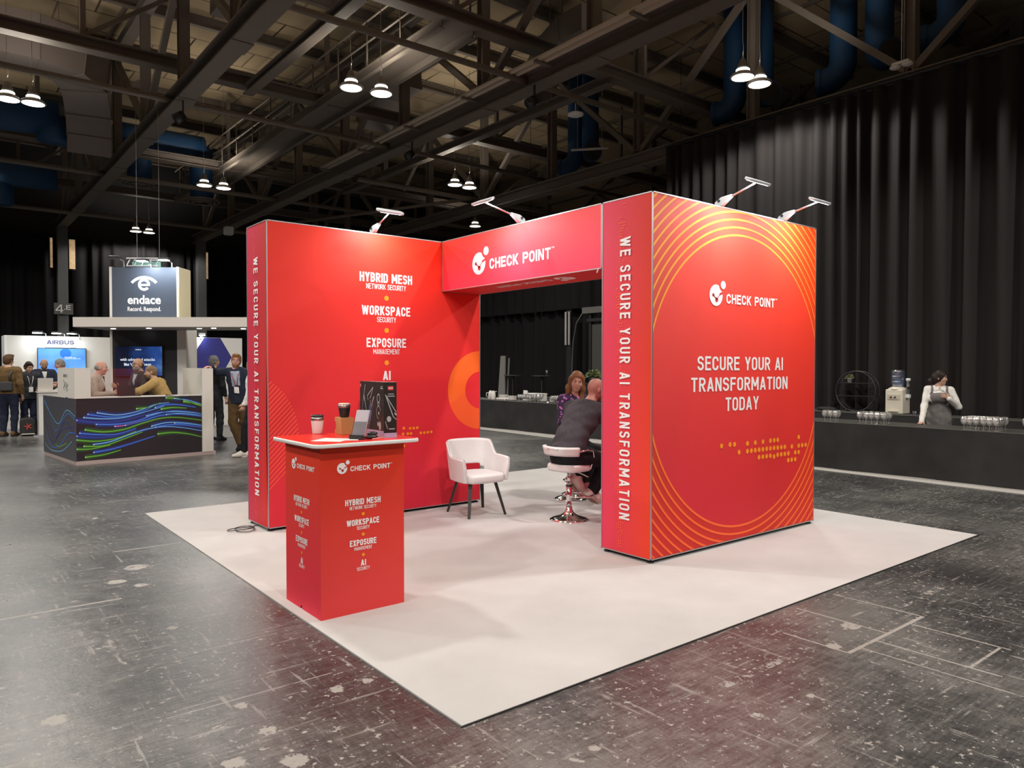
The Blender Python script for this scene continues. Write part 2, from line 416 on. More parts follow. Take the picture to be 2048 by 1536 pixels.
def _glyph(ch, W, t):
    a = t/2; m = 0.52; r = min(W/2-a, 0.27); x0, x1, y0, y1 = a, W-a, a, 1-a; S = []; D = []; adv = W
    def top(x_from_left=True): return _arc(x0+r, y1-r, r, r, 180, 90)+_arc(x1-r, y1-r, r, r, 90, 0)
    def bot(): return _arc(x1-r, y0+r, r, r, 0, -90)+_arc(x0+r, y0+r, r, r, 270, 180)
    if ch == 'O': S.append((top()+bot(), True))
    elif ch == 'C': S.append(([(x1, 0.665)]+top()[::-1]+bot()[::-1]+[(x1, 0.335)], False))
    elif ch == 'G': S.append(([(x1, 0.7)]+top()[::-1]+bot()[::-1]+[(x1, 0.5), (W*0.5, 0.5)], False))
    elif ch == 'U': S.append(([(x0, 1)]+bot()[::-1]+[(x1, 1)], False))
    elif ch == 'D': S.append(([(x0, y0), (x0, y1)]+_arc(x1-r, y1-r, r, r, 90, 0)+_arc(x1-r, y0+r, r, r, 0, -90), True))
    elif ch in 'BPR':
        rr = min(r, (y1-m)/2); lo = m-0.03
        if ch == 'B':
            S.append(([(x0, m), (x0, y1)]+_arc(x1-0.02-rr, y1-rr, rr, rr, 90, 0)+_arc(x1-0.02-rr, m+rr, rr, rr, 0, -90), True)); rb_ = (m-y0)/2
            S.append(([(x0, y0), (x0, m)]+_arc(x1-rb_, m-rb_, rb_, rb_, 90, 0)+_arc(x1-rb_, y0+rb_, rb_, rb_, 0, -90), True))
        else:
            S.append(([(x0, lo), (x0, y1)]+_arc(x1-rr, y1-rr, rr, rr, 90, 0)+_arc(x1-rr, lo+rr, rr, rr, 0, -90), True)); S.append(([(x0, 0), (x0, 1)], False))
            if ch == 'R': D.append(((W*0.46, lo), (x1+0.01, 0)))
    elif ch == 'S':
        q = (y1-m)/2; q2 = (m-y0)/2; rx = W/2-a
        S.append(([(x1, 0.72)]+_arc(W/2, y1-min(q, rx), rx, min(q, rx), 0, 180, 12)+_arc(W/2, m+q*0.98, rx, q*0.98, 180, 262, 6)+_arc(W/2, m-q2*0.98, rx, q2*0.98, 82, 0, 6)+_arc(W/2, y0+min(q2, rx), rx, min(q2, rx), 0, -180, 12)+[(x0, 0.28)], False))
    elif ch == 'E':
        S += [([(x0, 0), (x0, 1)], False), ([(0, y1), (W*0.94, y1)], False), ([(0, m), (W*0.86, m)], False), ([(0, y0), (W*0.94, y0)], False)]; adv = W*0.95
    elif ch == 'F': S += [([(x0, 0), (x0, 1)], False), ([(0, y1), (W*0.92, y1)], False), ([(0, m), (W*0.84, m)], False)]; adv = W*0.92
    elif ch == 'L': S += [([(x0, 0), (x0, 1)], False), ([(0, y0), (W*0.9, y0)], False)]; adv = W*0.9
    elif ch == 'H': S += [([(x0, 0), (x0, 1)], False), ([(x1, 0), (x1, 1)], False), ([(x0, m), (x1, m)], False)]
    elif ch == 'I': S.append(([(x0, 0), (x0, 1)], False)); adv = t
    elif ch == 'T': adv = W*0.96; S += [([(adv/2, 0), (adv/2, 1)], False), ([(0, y1), (adv, y1)], False)]
    elif ch == 'N': S += [([(x0, 0), (x0, 1)], False), ([(x1, 0), (x1, 1)], False)]; D.append(((x0, 1), (x1, 0)))
    elif ch == 'M':
        adv = W*1.28; S += [([(x0, 0), (x0, 1)], False), ([(adv-a, 0), (adv-a, 1)], False)]; D += [((x0, 1), (adv/2, 0.28)), ((adv-a, 1), (adv/2, 0.28))]
    elif ch == 'W':
        adv = W*1.5; D += [((x0, 1), (adv*0.29, 0)), ((adv/2, 0.96), (adv*0.29, 0)), ((adv/2, 0.96), (adv*0.71, 0)), ((adv-a, 1), (adv*0.71, 0))]
    elif ch == 'A': adv = W*1.08; D += [((a, 0), (adv/2, 1)), ((adv-a, 0), (adv/2, 1))]; S.append(([(adv*0.2, 0.27), (adv*0.8, 0.27)], False))
    elif ch == 'V': adv = W*1.08; D += [((a, 1), (adv/2, 0)), ((adv-a, 1), (adv/2, 0))]
    elif ch == 'X': adv = W*1.02; D += [((a, 0), (adv-a, 1)), ((a, 1), (adv-a, 0))]
    elif ch == 'Y': adv = W*1.04; D += [((a, 1), (adv/2, 0.42)), ((adv-a, 1), (adv/2, 0.42))]; S.append(([(adv/2, 0), (adv/2, 0.46)], False))
    elif ch == 'K': S.append(([(x0, 0), (x0, 1)], False)); D += [((x0+0.02, 0.34), (x1, 1)), ((W*0.36, 0.58), (x1+0.01, 0))]
    elif ch == 'Z': S += [([(0, y1), (W, y1)], False), ([(0, y0), (W, y0)], False)]; D.append(((x1, 1), (x0, 0)))
    elif ch == '4': S += [([(W*0.74, 0), (W*0.74, 1)], False), ([(0, 0.27), (W, 0.27)], False)]; D.append(((W*0.7, 1), (x0*0.9, 0.3)))
    elif ch == '.': S.append(([(a, 0), (a, t)], False)); adv = t
    elif ch == ' ': adv = W*0.5
    V, F = [], []; lay = 0      # every stroke is a hair above the one before it, as overlapping ink would be
    for P, cl in S:
        v, f = _ribbon(P, t, cl); n = len(V); V += [(q[0], q[1], lay) for q in v]; lay += 1; F += [tuple(i+n for i in q) for q in f]
    for p, q in D:
        L_ = math.hypot(q[0]-p[0], q[1]-p[1]); tx = t*0.5*min(1.35, L_/max(abs(q[1]-p[1]), 1e-6))
        n = len(V); V += [(p[0]-tx, p[1], lay), (p[0]+tx, p[1], lay), (q[0]+tx, q[1], lay), (q[0]-tx, q[1], lay)]; lay += 1; F.append((n, n+1, n+2, n+3) if p[1] < q[1] else (n, n+3, n+2, n+1))
    return V, F, adv
def caps(mb, txt, o, u, v, width=None, cap=0.1, align='left', off=0.0, weight=0.16, gap=0.1, W=0.55):
    """capitals `cap` high with baseline at o, run to `width`"""
    X = 0.0; items = []
    for ch in txt:
        V, F, adv = _glyph(ch, W, weight); items.append((X, V, F)); X += adv+gap
    X -= gap; sx = cap if width is None else width/X
    sh = {'left': 0, 'center': -X*sx/2, 'right': -X*sx}[align]
    o, u, v = np.array(o, float), np.array(u, float), np.array(v, float); n = np.cross(u, v); n = n/np.linalg.norm(n)
    for x, V, F in items:
        if not V: continue
        A = np.array(V); mb.add((o+np.outer(off+A[:, 2]*0.00025, n)+np.outer((A[:, 0]+x)*sx+sh, u)+np.outer(A[:, 1]*cap, v)).tolist(), F)
def shield_logo(white, red, c, u, v, R, off=0.002):
    """round mark with a bitten corner, a small satellite disc and a three-node graph; set name to its right"""
    u, v, c = Vector(u), Vector(v), Vector(c); n = u.cross(v).normalized(); o = c+n*off
    cx, cy, cr = 1.06, 1.0, 0.62
    pts = []
    for i in range(72):
        t = 2*PI*i/72; x, y = math.cos(t), math.sin(t)
        d = math.hypot(x-cx, y-cy)
        if d < cr: x, y = cx+(x-cx)*cr/d, cy+(y-cy)*cr/d
        pts.append((x*R, y*R))
    # fan from a point inside keeps the bitten outline clean
    base = [o+u*a+v*b for a, b in pts]; k = len(base); ctr = o+u*(-0.25*R)+v*(-0.25*R)
    white.add(base+[ctr], [(i, (i+1) % k, k) for i in range(k)])
    white.disc(o+u*(1.1*R)+v*(1.02*R), u, v, 0.39*R, 28)
    o2 = o+n*0.0015
    def bar(a, b, w):
        a = Vector(a); b = Vector(b); d = (b-a).normalized(); q = Vector((-d.y, d.x))*w
        red.add([o2+u*(p.x*R)+v*(p.y*R) for p in (a-q, b-q, b+q, a+q)], [(0, 1, 2, 3)])
    red.disc(o2+u*(-0.45*R)+v*(0.02*R), u, v, 0.16*R, 14); red.disc(o2+u*(0.08*R)+v*(-0.42*R), u, v, 0.22*R, 16)
    bar((-0.45, 0.02), (0.08, -0.38), 0.055); bar((0.08, -0.4), (0.62, 0.2), 0.04); bar((0.55, 0.12), (1.0, 0.28), 0.1)
def brand_lockup(parent, c, u, v, R, red_mat, white=None):
    w = MB(); r = MB(); shield_logo(w, r, c, u, v, R)
    u_, v_, c_ = Vector(u), Vector(v), Vector(c)
    caps(w, 'CHECK POINT', c_+u_*(1.62*R)+v_*(-0.68*R), u, v, 8.2*R, 0.92*R, off=0.002, weight=0.2, W=0.78, gap=0.14)
    caps(w, 'TM', c_+u_*(9.9*R)+v_*(0.12*R), u, v, 0.36*R, 0.14*R, off=0.002)
    lo = w.build('logo', white or print_white, parent); r.build('mark', red_mat, lo)
    return lo
# ---------------------------------------------------------------- the hall shell
MB().box(-16, -14, -0.2, 20, 32, 0).build('floor', floor_mat(), origin=(0, 0, 0))
tag(bpy.data.objects['floor'], 'dark scuffed polished concrete hall floor', kind='structure')
dark_wall = mat('dark_wall', (0.02, 0.02, 0.022), 0.8)
wall_board = mat('wall_board', (0.26, 0.205, 0.14), 0.85, spec=0.1)
def struct(name, mb, m, **kw):
    o = mb.build(name, m, **kw); o['kind'] = 'structure'; return o
struct('wall_back', MB().box(-16, 32, 0, 20, 32.2, 11), dark_wall)
struct('wall_left', MB().box(-16.2, -14, 0, -16, 32, 11), dark_wall)
struct('wall_front', MB().box(-16, -14.2, 0, 20, -14, 11), dark_wall)
wr = struct('wall_right', MB().box(20, -14, 0, 20.2, 32, 11), wall_board)
for y in range(-2, 32, 6):
    MB().box(19.75, y-0.15, 0, 20, y+0.15, 10.5).build('post', girder_steel, wr)
    MB().beam((19.85, y, 7.0), (19.85, y+6, 10.4), 0.12, 0.16).build('brace', girder_steel, wr)
    MB().beam((19.8, y+6, 7.0), (19.8, y, 10.4), 0.12, 0.16).build('brace', girder_steel, wr)
for z in (7.0, 8.8):
    MB().box(19.8, -14, z, 20, 32, z+0.2).build('rail', girder_steel, wr)
ceil = struct('ceiling', MB().box(-16, -14, 10.5, 20, 32, 10.7), roof_mat(), origin=(0, 0, 10.5))
yy = -12.0
while yy < 31.5:
    MB().ibeam((-16, yy, 10.36), (20, yy, 10.36), 0.13, 0.26).build('purlin', girder_steel, ceil); yy += 2.9
xx = -13.5
while xx < 19.5:
    MB().beam((xx, -14, 10.45), (xx, 32, 10.45), 0.06, 0.08).build('rib', girder_steel, ceil); xx += 2.6

# ---------------------------------------------------------------- roof steel
def girder(x, label, y0=-13.5, y1=31.4, dz=0.0):
    t = thing('roof_girder', label, 'girder', (x, y0, 7.0+dz), group='roof girders')
    MB().ibeam((x, y0, 7.17+dz), (x, y1, 7.17+dz), 0.34, 0.34, 0.035).build('bottom_chord', girder_steel, t)
    MB().ibeam((x, y0, 10.1), (x, y1, 10.1), 0.28, 0.26, 0.03).build('top_chord', girder_steel, t)
    y = y0+0.4; k = 0
    while y < y1:
        MB().ibeam((x, y, 7.34+dz), (x, y, 9.97), 0.2, 0.2, 0.02, (0, 1, 0)).build('post', girder_steel, t)
        if y+3.3 < y1:
            a, b = ((x, y, 7.35+dz), (x, y+3.3, 9.95)) if k % 2 else ((x, y, 9.95), (x, y+3.3, 7.35+dz))
            MB().beam(a, b, 0.13, 0.13).build('brace', girder_steel, t)
            MB().box(x-0.19, y-0.25, 6.985+dz, x+0.19, y+0.25, 7.0+dz).build('splice_plate', girder_steel, t)
        y += 3.3; k += 1
    return t
girder(2.35, 'steel lattice roof girder meeting the column with the grey level sign')
girder(7.5, 'steel lattice roof girder carrying the twin pale tubes')
girder(12.4, 'steel lattice roof girder above the head of the tall black drape', dz=-0.34)

def crossbeam(y, label, x0=-15.5, x1=19.6):
    t = thing('cross_beam', label, 'beam', (x0, y, 7.6), group='cross beams under the roof')
    MB().ibeam((x0, y+0.15, 8.05), (x1, y+0.15, 8.05), 0.3, 0.26, 0.03).build('beam', girder_steel, t)
    x = x0+0.6
    while x < x1:
        MB().beam((x, y+0.15, 8.18), (x, y+0.15, 10.22), 0.1, 0.1).build('post', girder_steel, t)
        MB().beam((x, y+0.15, 8.2), (x+2.6, y+0.15, 10.2), 0.08, 0.08).build('brace', girder_steel, t); x += 5.2
    return t
crossbeam(8.55, 'steel cross beam over the red booth, nearest of the cross beams')
crossbeam(14.1, 'steel cross beam behind the pair of lamps over the booth')
crossbeam(21.6, 'steel cross beam in front of the blue duct with two drops')
crossbeam(27.2, 'steel cross beam near the back drape, farthest of the cross beams')
def pipe(a, b, r, label, group='roof pipes'):
    return tag(MB().tube(a, b, r, n=14).build('pipe', pipe_paint, smooth=True), label, 'pipe', group)
pipe((-15, 8.55, 7.22), (19.5, 8.55, 7.22), 0.06, 'long service pipe crossing right over the red booth')
pipe((-15, 14.05, 7.22), (19.5, 14.05, 7.22), 0.06, 'long service pipe behind the middle pair of lamps')
pipe((-15, 21.65, 7.22), (19.5, 21.65, 7.22), 0.07, 'long service pipe passing in front of the blue duct')
pipe((-15, 27.2, 7.0), (19.5, 27.2, 7.0), 0.07, 'long service pipe near the back drape')
pipe((8.3, 17.4, 7.2), (19.5, 17.4, 7.2), 0.07, 'service pipe over the two lamps behind the lintel')
pipe((12.4, 17.4, 7.2), (8.6, 25.0, 7.0), 0.055, 'service pipe running aslant towards the back drape')

# two pale tubes along the middle girder
t = thing('cable_rail', 'pair of long pale tubes bracketed along the middle girder', 'rail', (7.15, 4, 7.2))
for dx in (0, 0.16):
    MB().tube((7.05+dx, 2.5, 7.28), (7.05+dx, 17.2, 7.28), 0.045, n=12).build('tube', rail_paint, t, smooth=True)
for y in np.arange(3.0, 17.3, 2.35):
    MB().box(6.97, y-0.04, 7.2, 7.36, y+0.04, 7.24).build('bracket', girder_steel, t)

# catwalk
t = thing('catwalk', 'narrow steel catwalk with handrails under the roof', 'catwalk', (5.9, 9, 7.9))
MB().box(5.6, 8.7, 7.95, 6.3, 27, 8.0).build('walkway', girder_steel, t)
for x in (5.6, 6.3):
    MB().ibeam((x, 8.7, 7.88), (x, 27, 7.88), 0.1, 0.2, 0.02).build('stringer', girder_steel, t)
    for z in (8.5, 8.95): MB().tube((x, 8.7, z), (x, 27, z), 0.022, n=8).build('handrail', pipe_paint, t, smooth=True)
    for y in np.arange(8.8, 27, 1.4): MB().tube((x, y, 7.95), (x, y, 8.95), 0.02, n=6).build('stanchion', pipe_paint, t, smooth=True)
for (x, y0, y1, lab) in ((3.95, 8.6, 14.2, 'steel runner beam beside the pair of lamps over the booth'), (9.9, 8.6, 21.6, 'steel runner beam between the middle girder and the drape girder'), (-1.0, 8.6, 21.6, 'steel runner beam above the bent grey duct')):
    tag(MB().ibeam((x, y0, 7.85), (x, y1, 7.85), 0.22, 0.2, 0.025).build('runner_beam', girder_steel), lab, 'beam', 'runner beams')

# grey air ducts of rectangular section
def rect_duct(name, pts, w, h, label, m=duct_grey):
    mb = MB(); ring = []
    pts = [Vector(p) for p in pts]
    for i, p in enumerate(pts):
        d = (pts[min(i+1, len(pts)-1)]-pts[max(i-1, 0)]).normalized()
        x = d.cross(Vector((0, 0, 1))).normalized(); u = x.cross(d)
        ring.append([p+x*(sx*w/2)+u*(sz*h/2) for sx, sz in ((-1,-1),(1,-1),(1,1),(-1,1))])
    vs = [q for r in ring for q in r]; fs = []
    for i in range(len(pts)-1):
        a = 4*i; fs += [(a+j, a+(j+1) % 4, a+4+(j+1) % 4, a+4+j) for j in range(4)]
    fs += [(3, 2, 1, 0), tuple(range(len(vs)-4, len(vs)))]
    t = thing(name, label, 'duct', tuple(pts[0]))
    mb.add(vs, fs).build('duct_body', m, t)
    for i in range(1, len(pts)-1):
        r = ring[i]; MB().path([p+(p-pts[i])*0.03 for p in r], 0.02, 4, close=True).build('flange', m, t)
    for i in (0, len(pts)//2):
        for sx in (-1, 1):
            q = pts[i]; MB().beam((q.x+sx*0.2, q.y, q.z+h/2-0.1), (q.x+sx*0.2, q.y, 10.49), 0.03, 0.006).build('hanger', girder_steel, t)
    return t
def arc3(c, a, b, n=5):
    """corner from a to b around c"""
    c, a, b = Vector(c), Vector(a)-Vector(c), Vector(b)-Vector(c)
    return [c+a*math.cos(PI/2*i/n)+b*math.sin(PI/2*i/n) for i in range(n+1)]
rect_duct('air_duct', [(-6, 17.3, 8.95), (-3, 17.3, 8.95), (-1.5, 17.3, 8.95), (0.2, 17.3, 8.95), (0.9, 17.5, 8.92), (1.35, 18.1, 8.75), (1.5, 18.8, 8.3), (1.58, 19.3, 7.9), (1.62, 19.7, 7.5)], 1.0, 1.0, 'big grey air duct bending back above the left pair of lamps')
rect_duct('air_duct', [(10.2, 9.4, 9.5), (10.2, 10.2, 9.5), (10.2, 10.7, 9.3), (10.1, 11.1, 8.8), (9.9, 11.4, 8.3)], 0.8, 0.6, 'grey air duct curving down beside the twin pale tubes')
rect_duct('air_duct', [(8.6, 15.0, 9.6), (8.6, 16.0, 9.5), (8.6, 16.6, 9.2), (8.6, 17.0, 8.7)], 0.9, 0.6, 'grey air duct curving down behind the lamps over the booth')
rect_duct('air_duct', [(3.3, 9.6, 9.3), (3.3, 11.5, 9.3), (3.3, 13.4, 9.3)], 0.8, 0.7, 'straight grey air duct above the cable beam at the girder')

# blue round ducts
def blue_duct(pts, r, label, group, open_end=False, drops=()):
    t = thing('blue_duct', label, 'duct', tuple(pts[0]), group=group)
    MB().path(pts, r, 20).build('duct_body', duct_blue, t, smooth=True)
    for i in (0, len(pts)-1):
        p = Vector(pts[i]); q = Vector(pts[1 if i == 0 else -2]); d = (q-p).normalized()
        MB().tube(p-d*0.02, p+d*0.08, r*1.08, n=20).build('collar', duct_blue, t)
    if open_end:
        p = Vector(pts[-1]); d = (p-Vector(pts[-2])).normalized()
        MB().tube(p+d*0.02, p+d*0.03, r*0.95, n=20).build('opening', black_metal, t)
    p = Vector(pts[0])
    for sx in (-1, 1): MB().beam((p.x, p.y+sx*r*0.9, p.z-0.2), (p.x, p.y+sx*r*0.9, 10.5), 0.03, 0.006).build('hanger', girder_steel, t)
    return t
def hook(x, y, z0, z1, r, ex, ey):
    c = (x+ex*r*1.6, y+ey*r*1.6, z1+r*1.6)
    return [(x, y, z0), (x, y, (z0+z1)/2), (x, y, z1+r*1.9)] + [tuple(p) for p in arc3(c, (x, y, z1+r*1.6), (c[0], c[1], z1), 6)][0:] + [(c[0]+ex*0.12, c[1]+ey*0.12, z1)]
blue_duct(hook(13.4, 13.35, 10.22, 7.6, 0.23, -0.35, 0.94), 0.25, 'blue round duct with its elbow turned left, above the lintel', 'blue elbow ducts')
blue_duct(hook(13.4, 12.75, 10.22, 7.75, 0.23, -0.6, -0.8), 0.25, 'blue round duct with a straight drop, right of the pair above the lintel', 'blue elbow ducts', True)
blue_duct(hook(13.4, 7.85, 10.22, 7.75, 0.23, -0.35, 0.94), 0.27, 'blue round duct with its elbow turned left, behind the two lamps over the drape', 'blue elbow ducts')
blue_duct(hook(13.4, 7.15, 10.22, 7.8, 0.23, -0.6, -0.8), 0.27, 'blue round duct with a dark open end, behind the two lamps over the drape', 'blue elbow ducts', True)
blue_duct(hook(13.4, 5.2, 10.22, 7.7, 0.23, -0.35, 0.94), 0.27, 'blue round duct with its elbow turned left, right of the lamps over the drape', 'blue elbow ducts')
blue_duct(hook(13.4, 4.45, 10.22, 7.8, 0.23, -0.6, -0.8), 0.27, 'blue round duct with an open end, right of the lamps over the drape', 'blue elbow ducts', True)
blue_duct(hook(13.4, 3.1, 10.22, 7.9, 0.23, -0.35, 0.94), 0.25, 'blue round duct with an elbow at the top right corner of the photo', 'blue elbow ducts')
t = thing('blue_duct', 'long blue round duct with two drops beyond the steel catwalk', 'duct', (3.2, 20.4, 8), group='blue long ducts')
MB().path([(2.75, 22.6, 8.7), (3.3, 22.6, 8.7), (4.9, 22.6, 8.7), (5.35, 22.6, 8.7)], 0.42, 20).build('duct_body', duct_blue, t, smooth=True)
for x, z in ((3.45, 7.4), (5.3, 7.1)):
    MB().tube((x, 22.6, z), (x, 22.6, 8.7), 0.35, n=20).build('drop', duct_blue, t, smooth=True)
    for k, r in enumerate((0.55, 0.42, 0.28)):
        MB().path([(x+r*math.cos(a), 22.6+r*math.sin(a), z-0.06-0.03*k) for a in np.arange(0, 2*PI, PI/12)], 0.03, 6, close=True).build('diffuser_ring', girder_steel, t, smooth=True)
t = thing('blue_duct', 'blue round duct behind the left pair of lamps', 'duct', (-2, 20, 8), group='blue long ducts')
MB().path([(-4, 20.6, 8.1), (-1, 20.4, 8.1), (1.0, 19.9, 8.1)], 0.45, 20).build('duct_body', duct_blue, t, smooth=True)
MB().tube((0.9, 20.0, 7.5), (0.9, 20.0, 8.1), 0.42, n=20).build('drop', duct_blue, t, smooth=True)
t = thing('blue_duct', 'low blue round duct at the left edge near the back drape', 'duct', (-2, 26, 7), group='blue long ducts')
MB().path([(-4, 26, 7.8), (-0.5, 26, 7.8), (1.6, 25.6, 7.8)], 0.42, 20).build('duct_body', duct_blue, t, smooth=True)
MB().tube((0.1, 26, 6.8), (0.1, 26, 7.8), 0.36, n=20).build('drop', duct_blue, t, smooth=True)

# ---------------------------------------------------------------- pendant lamps
def pendant(x, y, label, top=7.95, first=[None]):
    z = LAMP_Z
    if first[0] is None:
        t = thing('pendant_lamp', label, 'lamp', (x, y, z), group='pendant lamps under the roof')
        P = lambda a: (x+a[0], y+a[1], z+a[2])
        MB().lathe([(0.225, 0.0), (0.235, 0.02), (0.2, 0.06), (0.13, 0.1), (0.11, 0.12)], P((0, 0, 0)), 28).build('reflector', mat('lamp_shade', (0.5, 0.48, 0.44), 0.4), t, smooth=True)
        MB().lathe([(0.0, -0.012), (0.15, -0.008), (0.215, 0.002)], P((0, 0, 0)), 28).build('lens', lamp_glow, t, smooth=True)
        MB().lathe([(0.118, 0.118), (0.124, 0.128), (0.124, 0.142), (0.112, 0.152)], P((0, 0, 0)), 24).build('glow_ring', lamp_glow, t, smooth=True)
        MB().lathe([(0.115, 0.15), (0.1, 0.2), (0.055, 0.32), (0.04, 0.34), (0.0, 0.34)], P((0, 0, 0)), 20).build('housing', mat('lamp_housing', (0.2, 0.18, 0.16), 0.4), t, smooth=True)
        MB().tube(P((0, 0, 0.34)), P((0, 0, 0.44)), 0.012, n=8).build('hook', steel_dull, t)
        MB().path([P((0.015*math.sin(i*1.3), 0, 0.44+0.08*i)) for i in range(5)]+[P((0, 0, 3.49))], 0.006, 6).build('cable', steel_dull, t, smooth=True)
        first[0] = t
    else:
        t = copy_tree(first[0]); t.location = (x, y, z); t['label'] = label
    return t
for x, y, lab in (
    (4.68, 10.5, 'lit pendant lamp over the booth, left one of the large pair'),
    (5.28, 10.4, 'lit pendant lamp over the booth, right one of the large pair'),
    (4.72, 20.25, 'lit pendant lamp under the blue duct, left one of that pair'),
    (5.28, 20.25, 'lit pendant lamp under the blue duct, right one of that pair'),
    (4.78, 29.7, 'lit pendant lamp above the lit blue sign tower, left one'),
    (5.27, 29.7, 'lit pendant lamp above the lit blue sign tower, right one'),
    (10.5, 15.5, 'lit pendant lamp behind the lintel, left one of that pair'),
    (11.03, 15.5, 'lit pendant lamp behind the lintel, right one of that pair'),
    (14.7, 20.3, 'single small lit pendant lamp just above the red lintel'),
    (10.14, 5.44, 'lit pendant lamp over the tall drape, left one of that pair'),
    (10.69, 5.44, 'lit pendant lamp over the tall drape, right one of that pair'),
    (-0.47, 15.4, 'lit pendant lamp cut by the left edge of the photo'),
    (-0.04, 15.36, 'lit pendant lamp below the bent grey duct, right of the cut one'),
    (-0.5, 25.6, 'distant lit pendant lamp at the left edge near the back drape')):
    pendant(x, y, lab); hall_light(x, y, HALL_W)

# small devices under the steel
t = thing('ceiling_speaker', 'white disc loudspeaker hanging below the girder right of the blue ducts', 'speaker', (11.0, 11.5, 7.0))
sp = Vector((9.0, 8.75, 6.95))
t.location = sp; WM[t.name] = Matrix.Translation(sp)
MB().lathe([(0.0, -0.03), (0.12, -0.03), (0.17, -0.01), (0.17, 0.02), (0.05, 0.07), (0.0, 0.07)], sp, 24).build('body', white_plastic, t, smooth=True)
MB().tube(sp+Vector((0, 0, 0.07)), sp+Vector((0, 0, 0.24)), 0.012, n=6).build('rod', white_plastic, t)
t = thing('batten_light', 'pale unlit tube light hanging by the blue ducts over the lintel', 'light', (11.2, 10.55, 7.05))
MB().tube((10.9, 10.9, 7.05), (11.5, 10.2, 7.05), 0.03, n=10).build('tube', mat('dim_tube', (0.5, 0.5, 0.5), 0.4), t, smooth=True)
for x, y in ((11.0, 10.78), (11.4, 10.32)): MB().tube((x, y, 7.07), (x, y, 10.5), 0.005, n=6).build('wire', steel_dull, t)
t = thing('emergency_light', 'small white twin-head emergency light hanging over the drape', 'light', (11.6, 3.0, 7.0))
ep = Vector((11.2, 3.05, 6.75))
t.location = ep; WM[t.name] = Matrix.Translation(ep)
MB().box(ep.x-0.06, ep.y-0.14, ep.z, ep.x+0.06, ep.y+0.14, ep.z+0.05).build('body', white_plastic, t, bevel=0.01)
for s in (-1, 1): MB().ball(ep+Vector((0, s*0.1, -0.02)), 0.09, 0.09, 0.035).build('head', white_plastic, t, smooth=True)
MB().tube(ep+Vector((0, 0, 0.05)), ep+Vector((0, 0, 3.44)), 0.006, n=6).build('cable', white_plastic, t)
for (p, lab) in (((7.3, 12.6, 6.9), 'small black stage spotlight under the middle girder, left one'), ((7.3, 8.1, 6.9), 'small black stage spotlight under the middle girder, right of the lintel lamps'), ((2.3, 13.2, 6.9), 'small black stage spotlight clamped under the left girder')):
    t = thing('stage_spotlight', lab, 'spotlight', p, group='black stage spotlights')
    p = Vector(p)
    MB().tube(p+Vector((0, 0, -0.2)), p+Vector((-0.14, 0, -0.32)), 0.09, 0.11, 16).build('body', black_metal, t, smooth=True)
    MB().beam(p+Vector((0, 0, 0.08)), p+Vector((0, 0, -0.2)), 0.05, 0.02).build('yoke', black_metal, t)
t = thing('hall_projector', 'small white box device under the roof left of the red wall', 'projector', (6.75, 24.5, 6.6))
MB().box(6.6, 24.3, 6.35, 6.9, 24.6, 6.65).build('body', white_plastic, t, bevel=0.04)
MB().tube((6.75, 24.45, 6.65), (6.75, 24.45, 10.49), 0.02, n=8).build('rod', girder_steel, t)

# ---------------------------------------------------------------- drapes
drape = curtain_mat(); unlit_drape = curtain_mat('black_drape_unlit', (0.009, 0.0082, 0.0088))  # second cloth is a darker copy: the far drapes' lack of light is in its colour
def curtain(name, pts, z0, z1, label, seed, amp=0.07, wl=0.42, parent=None, m=None):
    """hanging cloth along a plan polyline; folds of uneven width that deepen towards the floor"""
    rnd = random.Random(seed); P = []; acc = 0
    seglen = [math.dist(pts[i], pts[i+1]) for i in range(len(pts)-1)]; tot = sum(seglen)
    s = 0.0; ph = 0.0; cols = []
    n = int(tot/0.035)
    w = wl; left = 0
    for i in range(n+1):
        s = tot*i/n; d = s; k = 0
        while k < len(seglen)-1 and d > seglen[k]: d -= seglen[k]; k += 1
        f = d/seglen[k]; a, b = pts[k], pts[k+1]
        x = a[0]+(b[0]-a[0])*f; y = a[1]+(b[1]-a[1])*f
        nx, ny = -(b[1]-a[1])/seglen[k], (b[0]-a[0])/seglen[k]
        if left <= 0: w = wl*rnd.uniform(0.5, 1.7); left = w; A = amp*rnd.uniform(0.5, 1.3)
        ph += 2*PI*(tot/n)/w; left -= tot/n
        cols.append((x, y, nx, ny, ph, A))
    A_s = cols[0][5]; rows = []
    zs = [z0, z0+(z1-z0)*0.2, z0+(z1-z0)*0.45, z0+(z1-z0)*0.7, z0+(z1-z0)*0.9, z1]
    for j, z in enumerate(zs):
        t = j/(len(zs)-1); row = []; A_s = cols[0][5]
        for (x, y, nx, ny, ph, A) in cols:
            A_s += (A-A_s)*0.06
            q = math.sin(ph+0.5*math.sin(ph*0.5+t*2.0)); q = math.copysign(abs(q)**0.7, q)
            d = A_s*(1.1-0.35*t)*q + 0.03*math.sin(ph*0.21+t*3)
            row.append((x+nx*d, y+ny*d, z))
        rows.append(row)
    o = MB().grid(rows).build(name, m or drape, parent, smooth=True)
    if label: tag(o, label, 'curtain', 'black drapes')
    return o
curtain('stage_curtain', [(12.1, -9.5), (12.1, 8.8), (14.4, 8.9)], 0.02, 6.82, 'tall black pleated drape hanging behind the glass bar', 3, 0.11, 0.31)
curtain('stage_curtain', [(14.95, 9.3), (14.95, 30.6)], 0.02, 3.62, 'lower black drape behind the buffet seen through the booth opening', 5, 0.06, 0.45, m=unlit_drape)
curtain('stage_curtain', [(14.7, 9.4), (14.7, 30.6)], 3.5, 5.6, 'short black valance hung over the drape behind the buffet', 6, 0.05, 0.5, m=unlit_drape)
curtain('stage_curtain', [(-15.8, 31.0), (14.6, 31.0)], 0.02, 6.75, 'wide black back drape behind the blue sign tower', 8, 0.08, 0.5, m=unlit_drape)
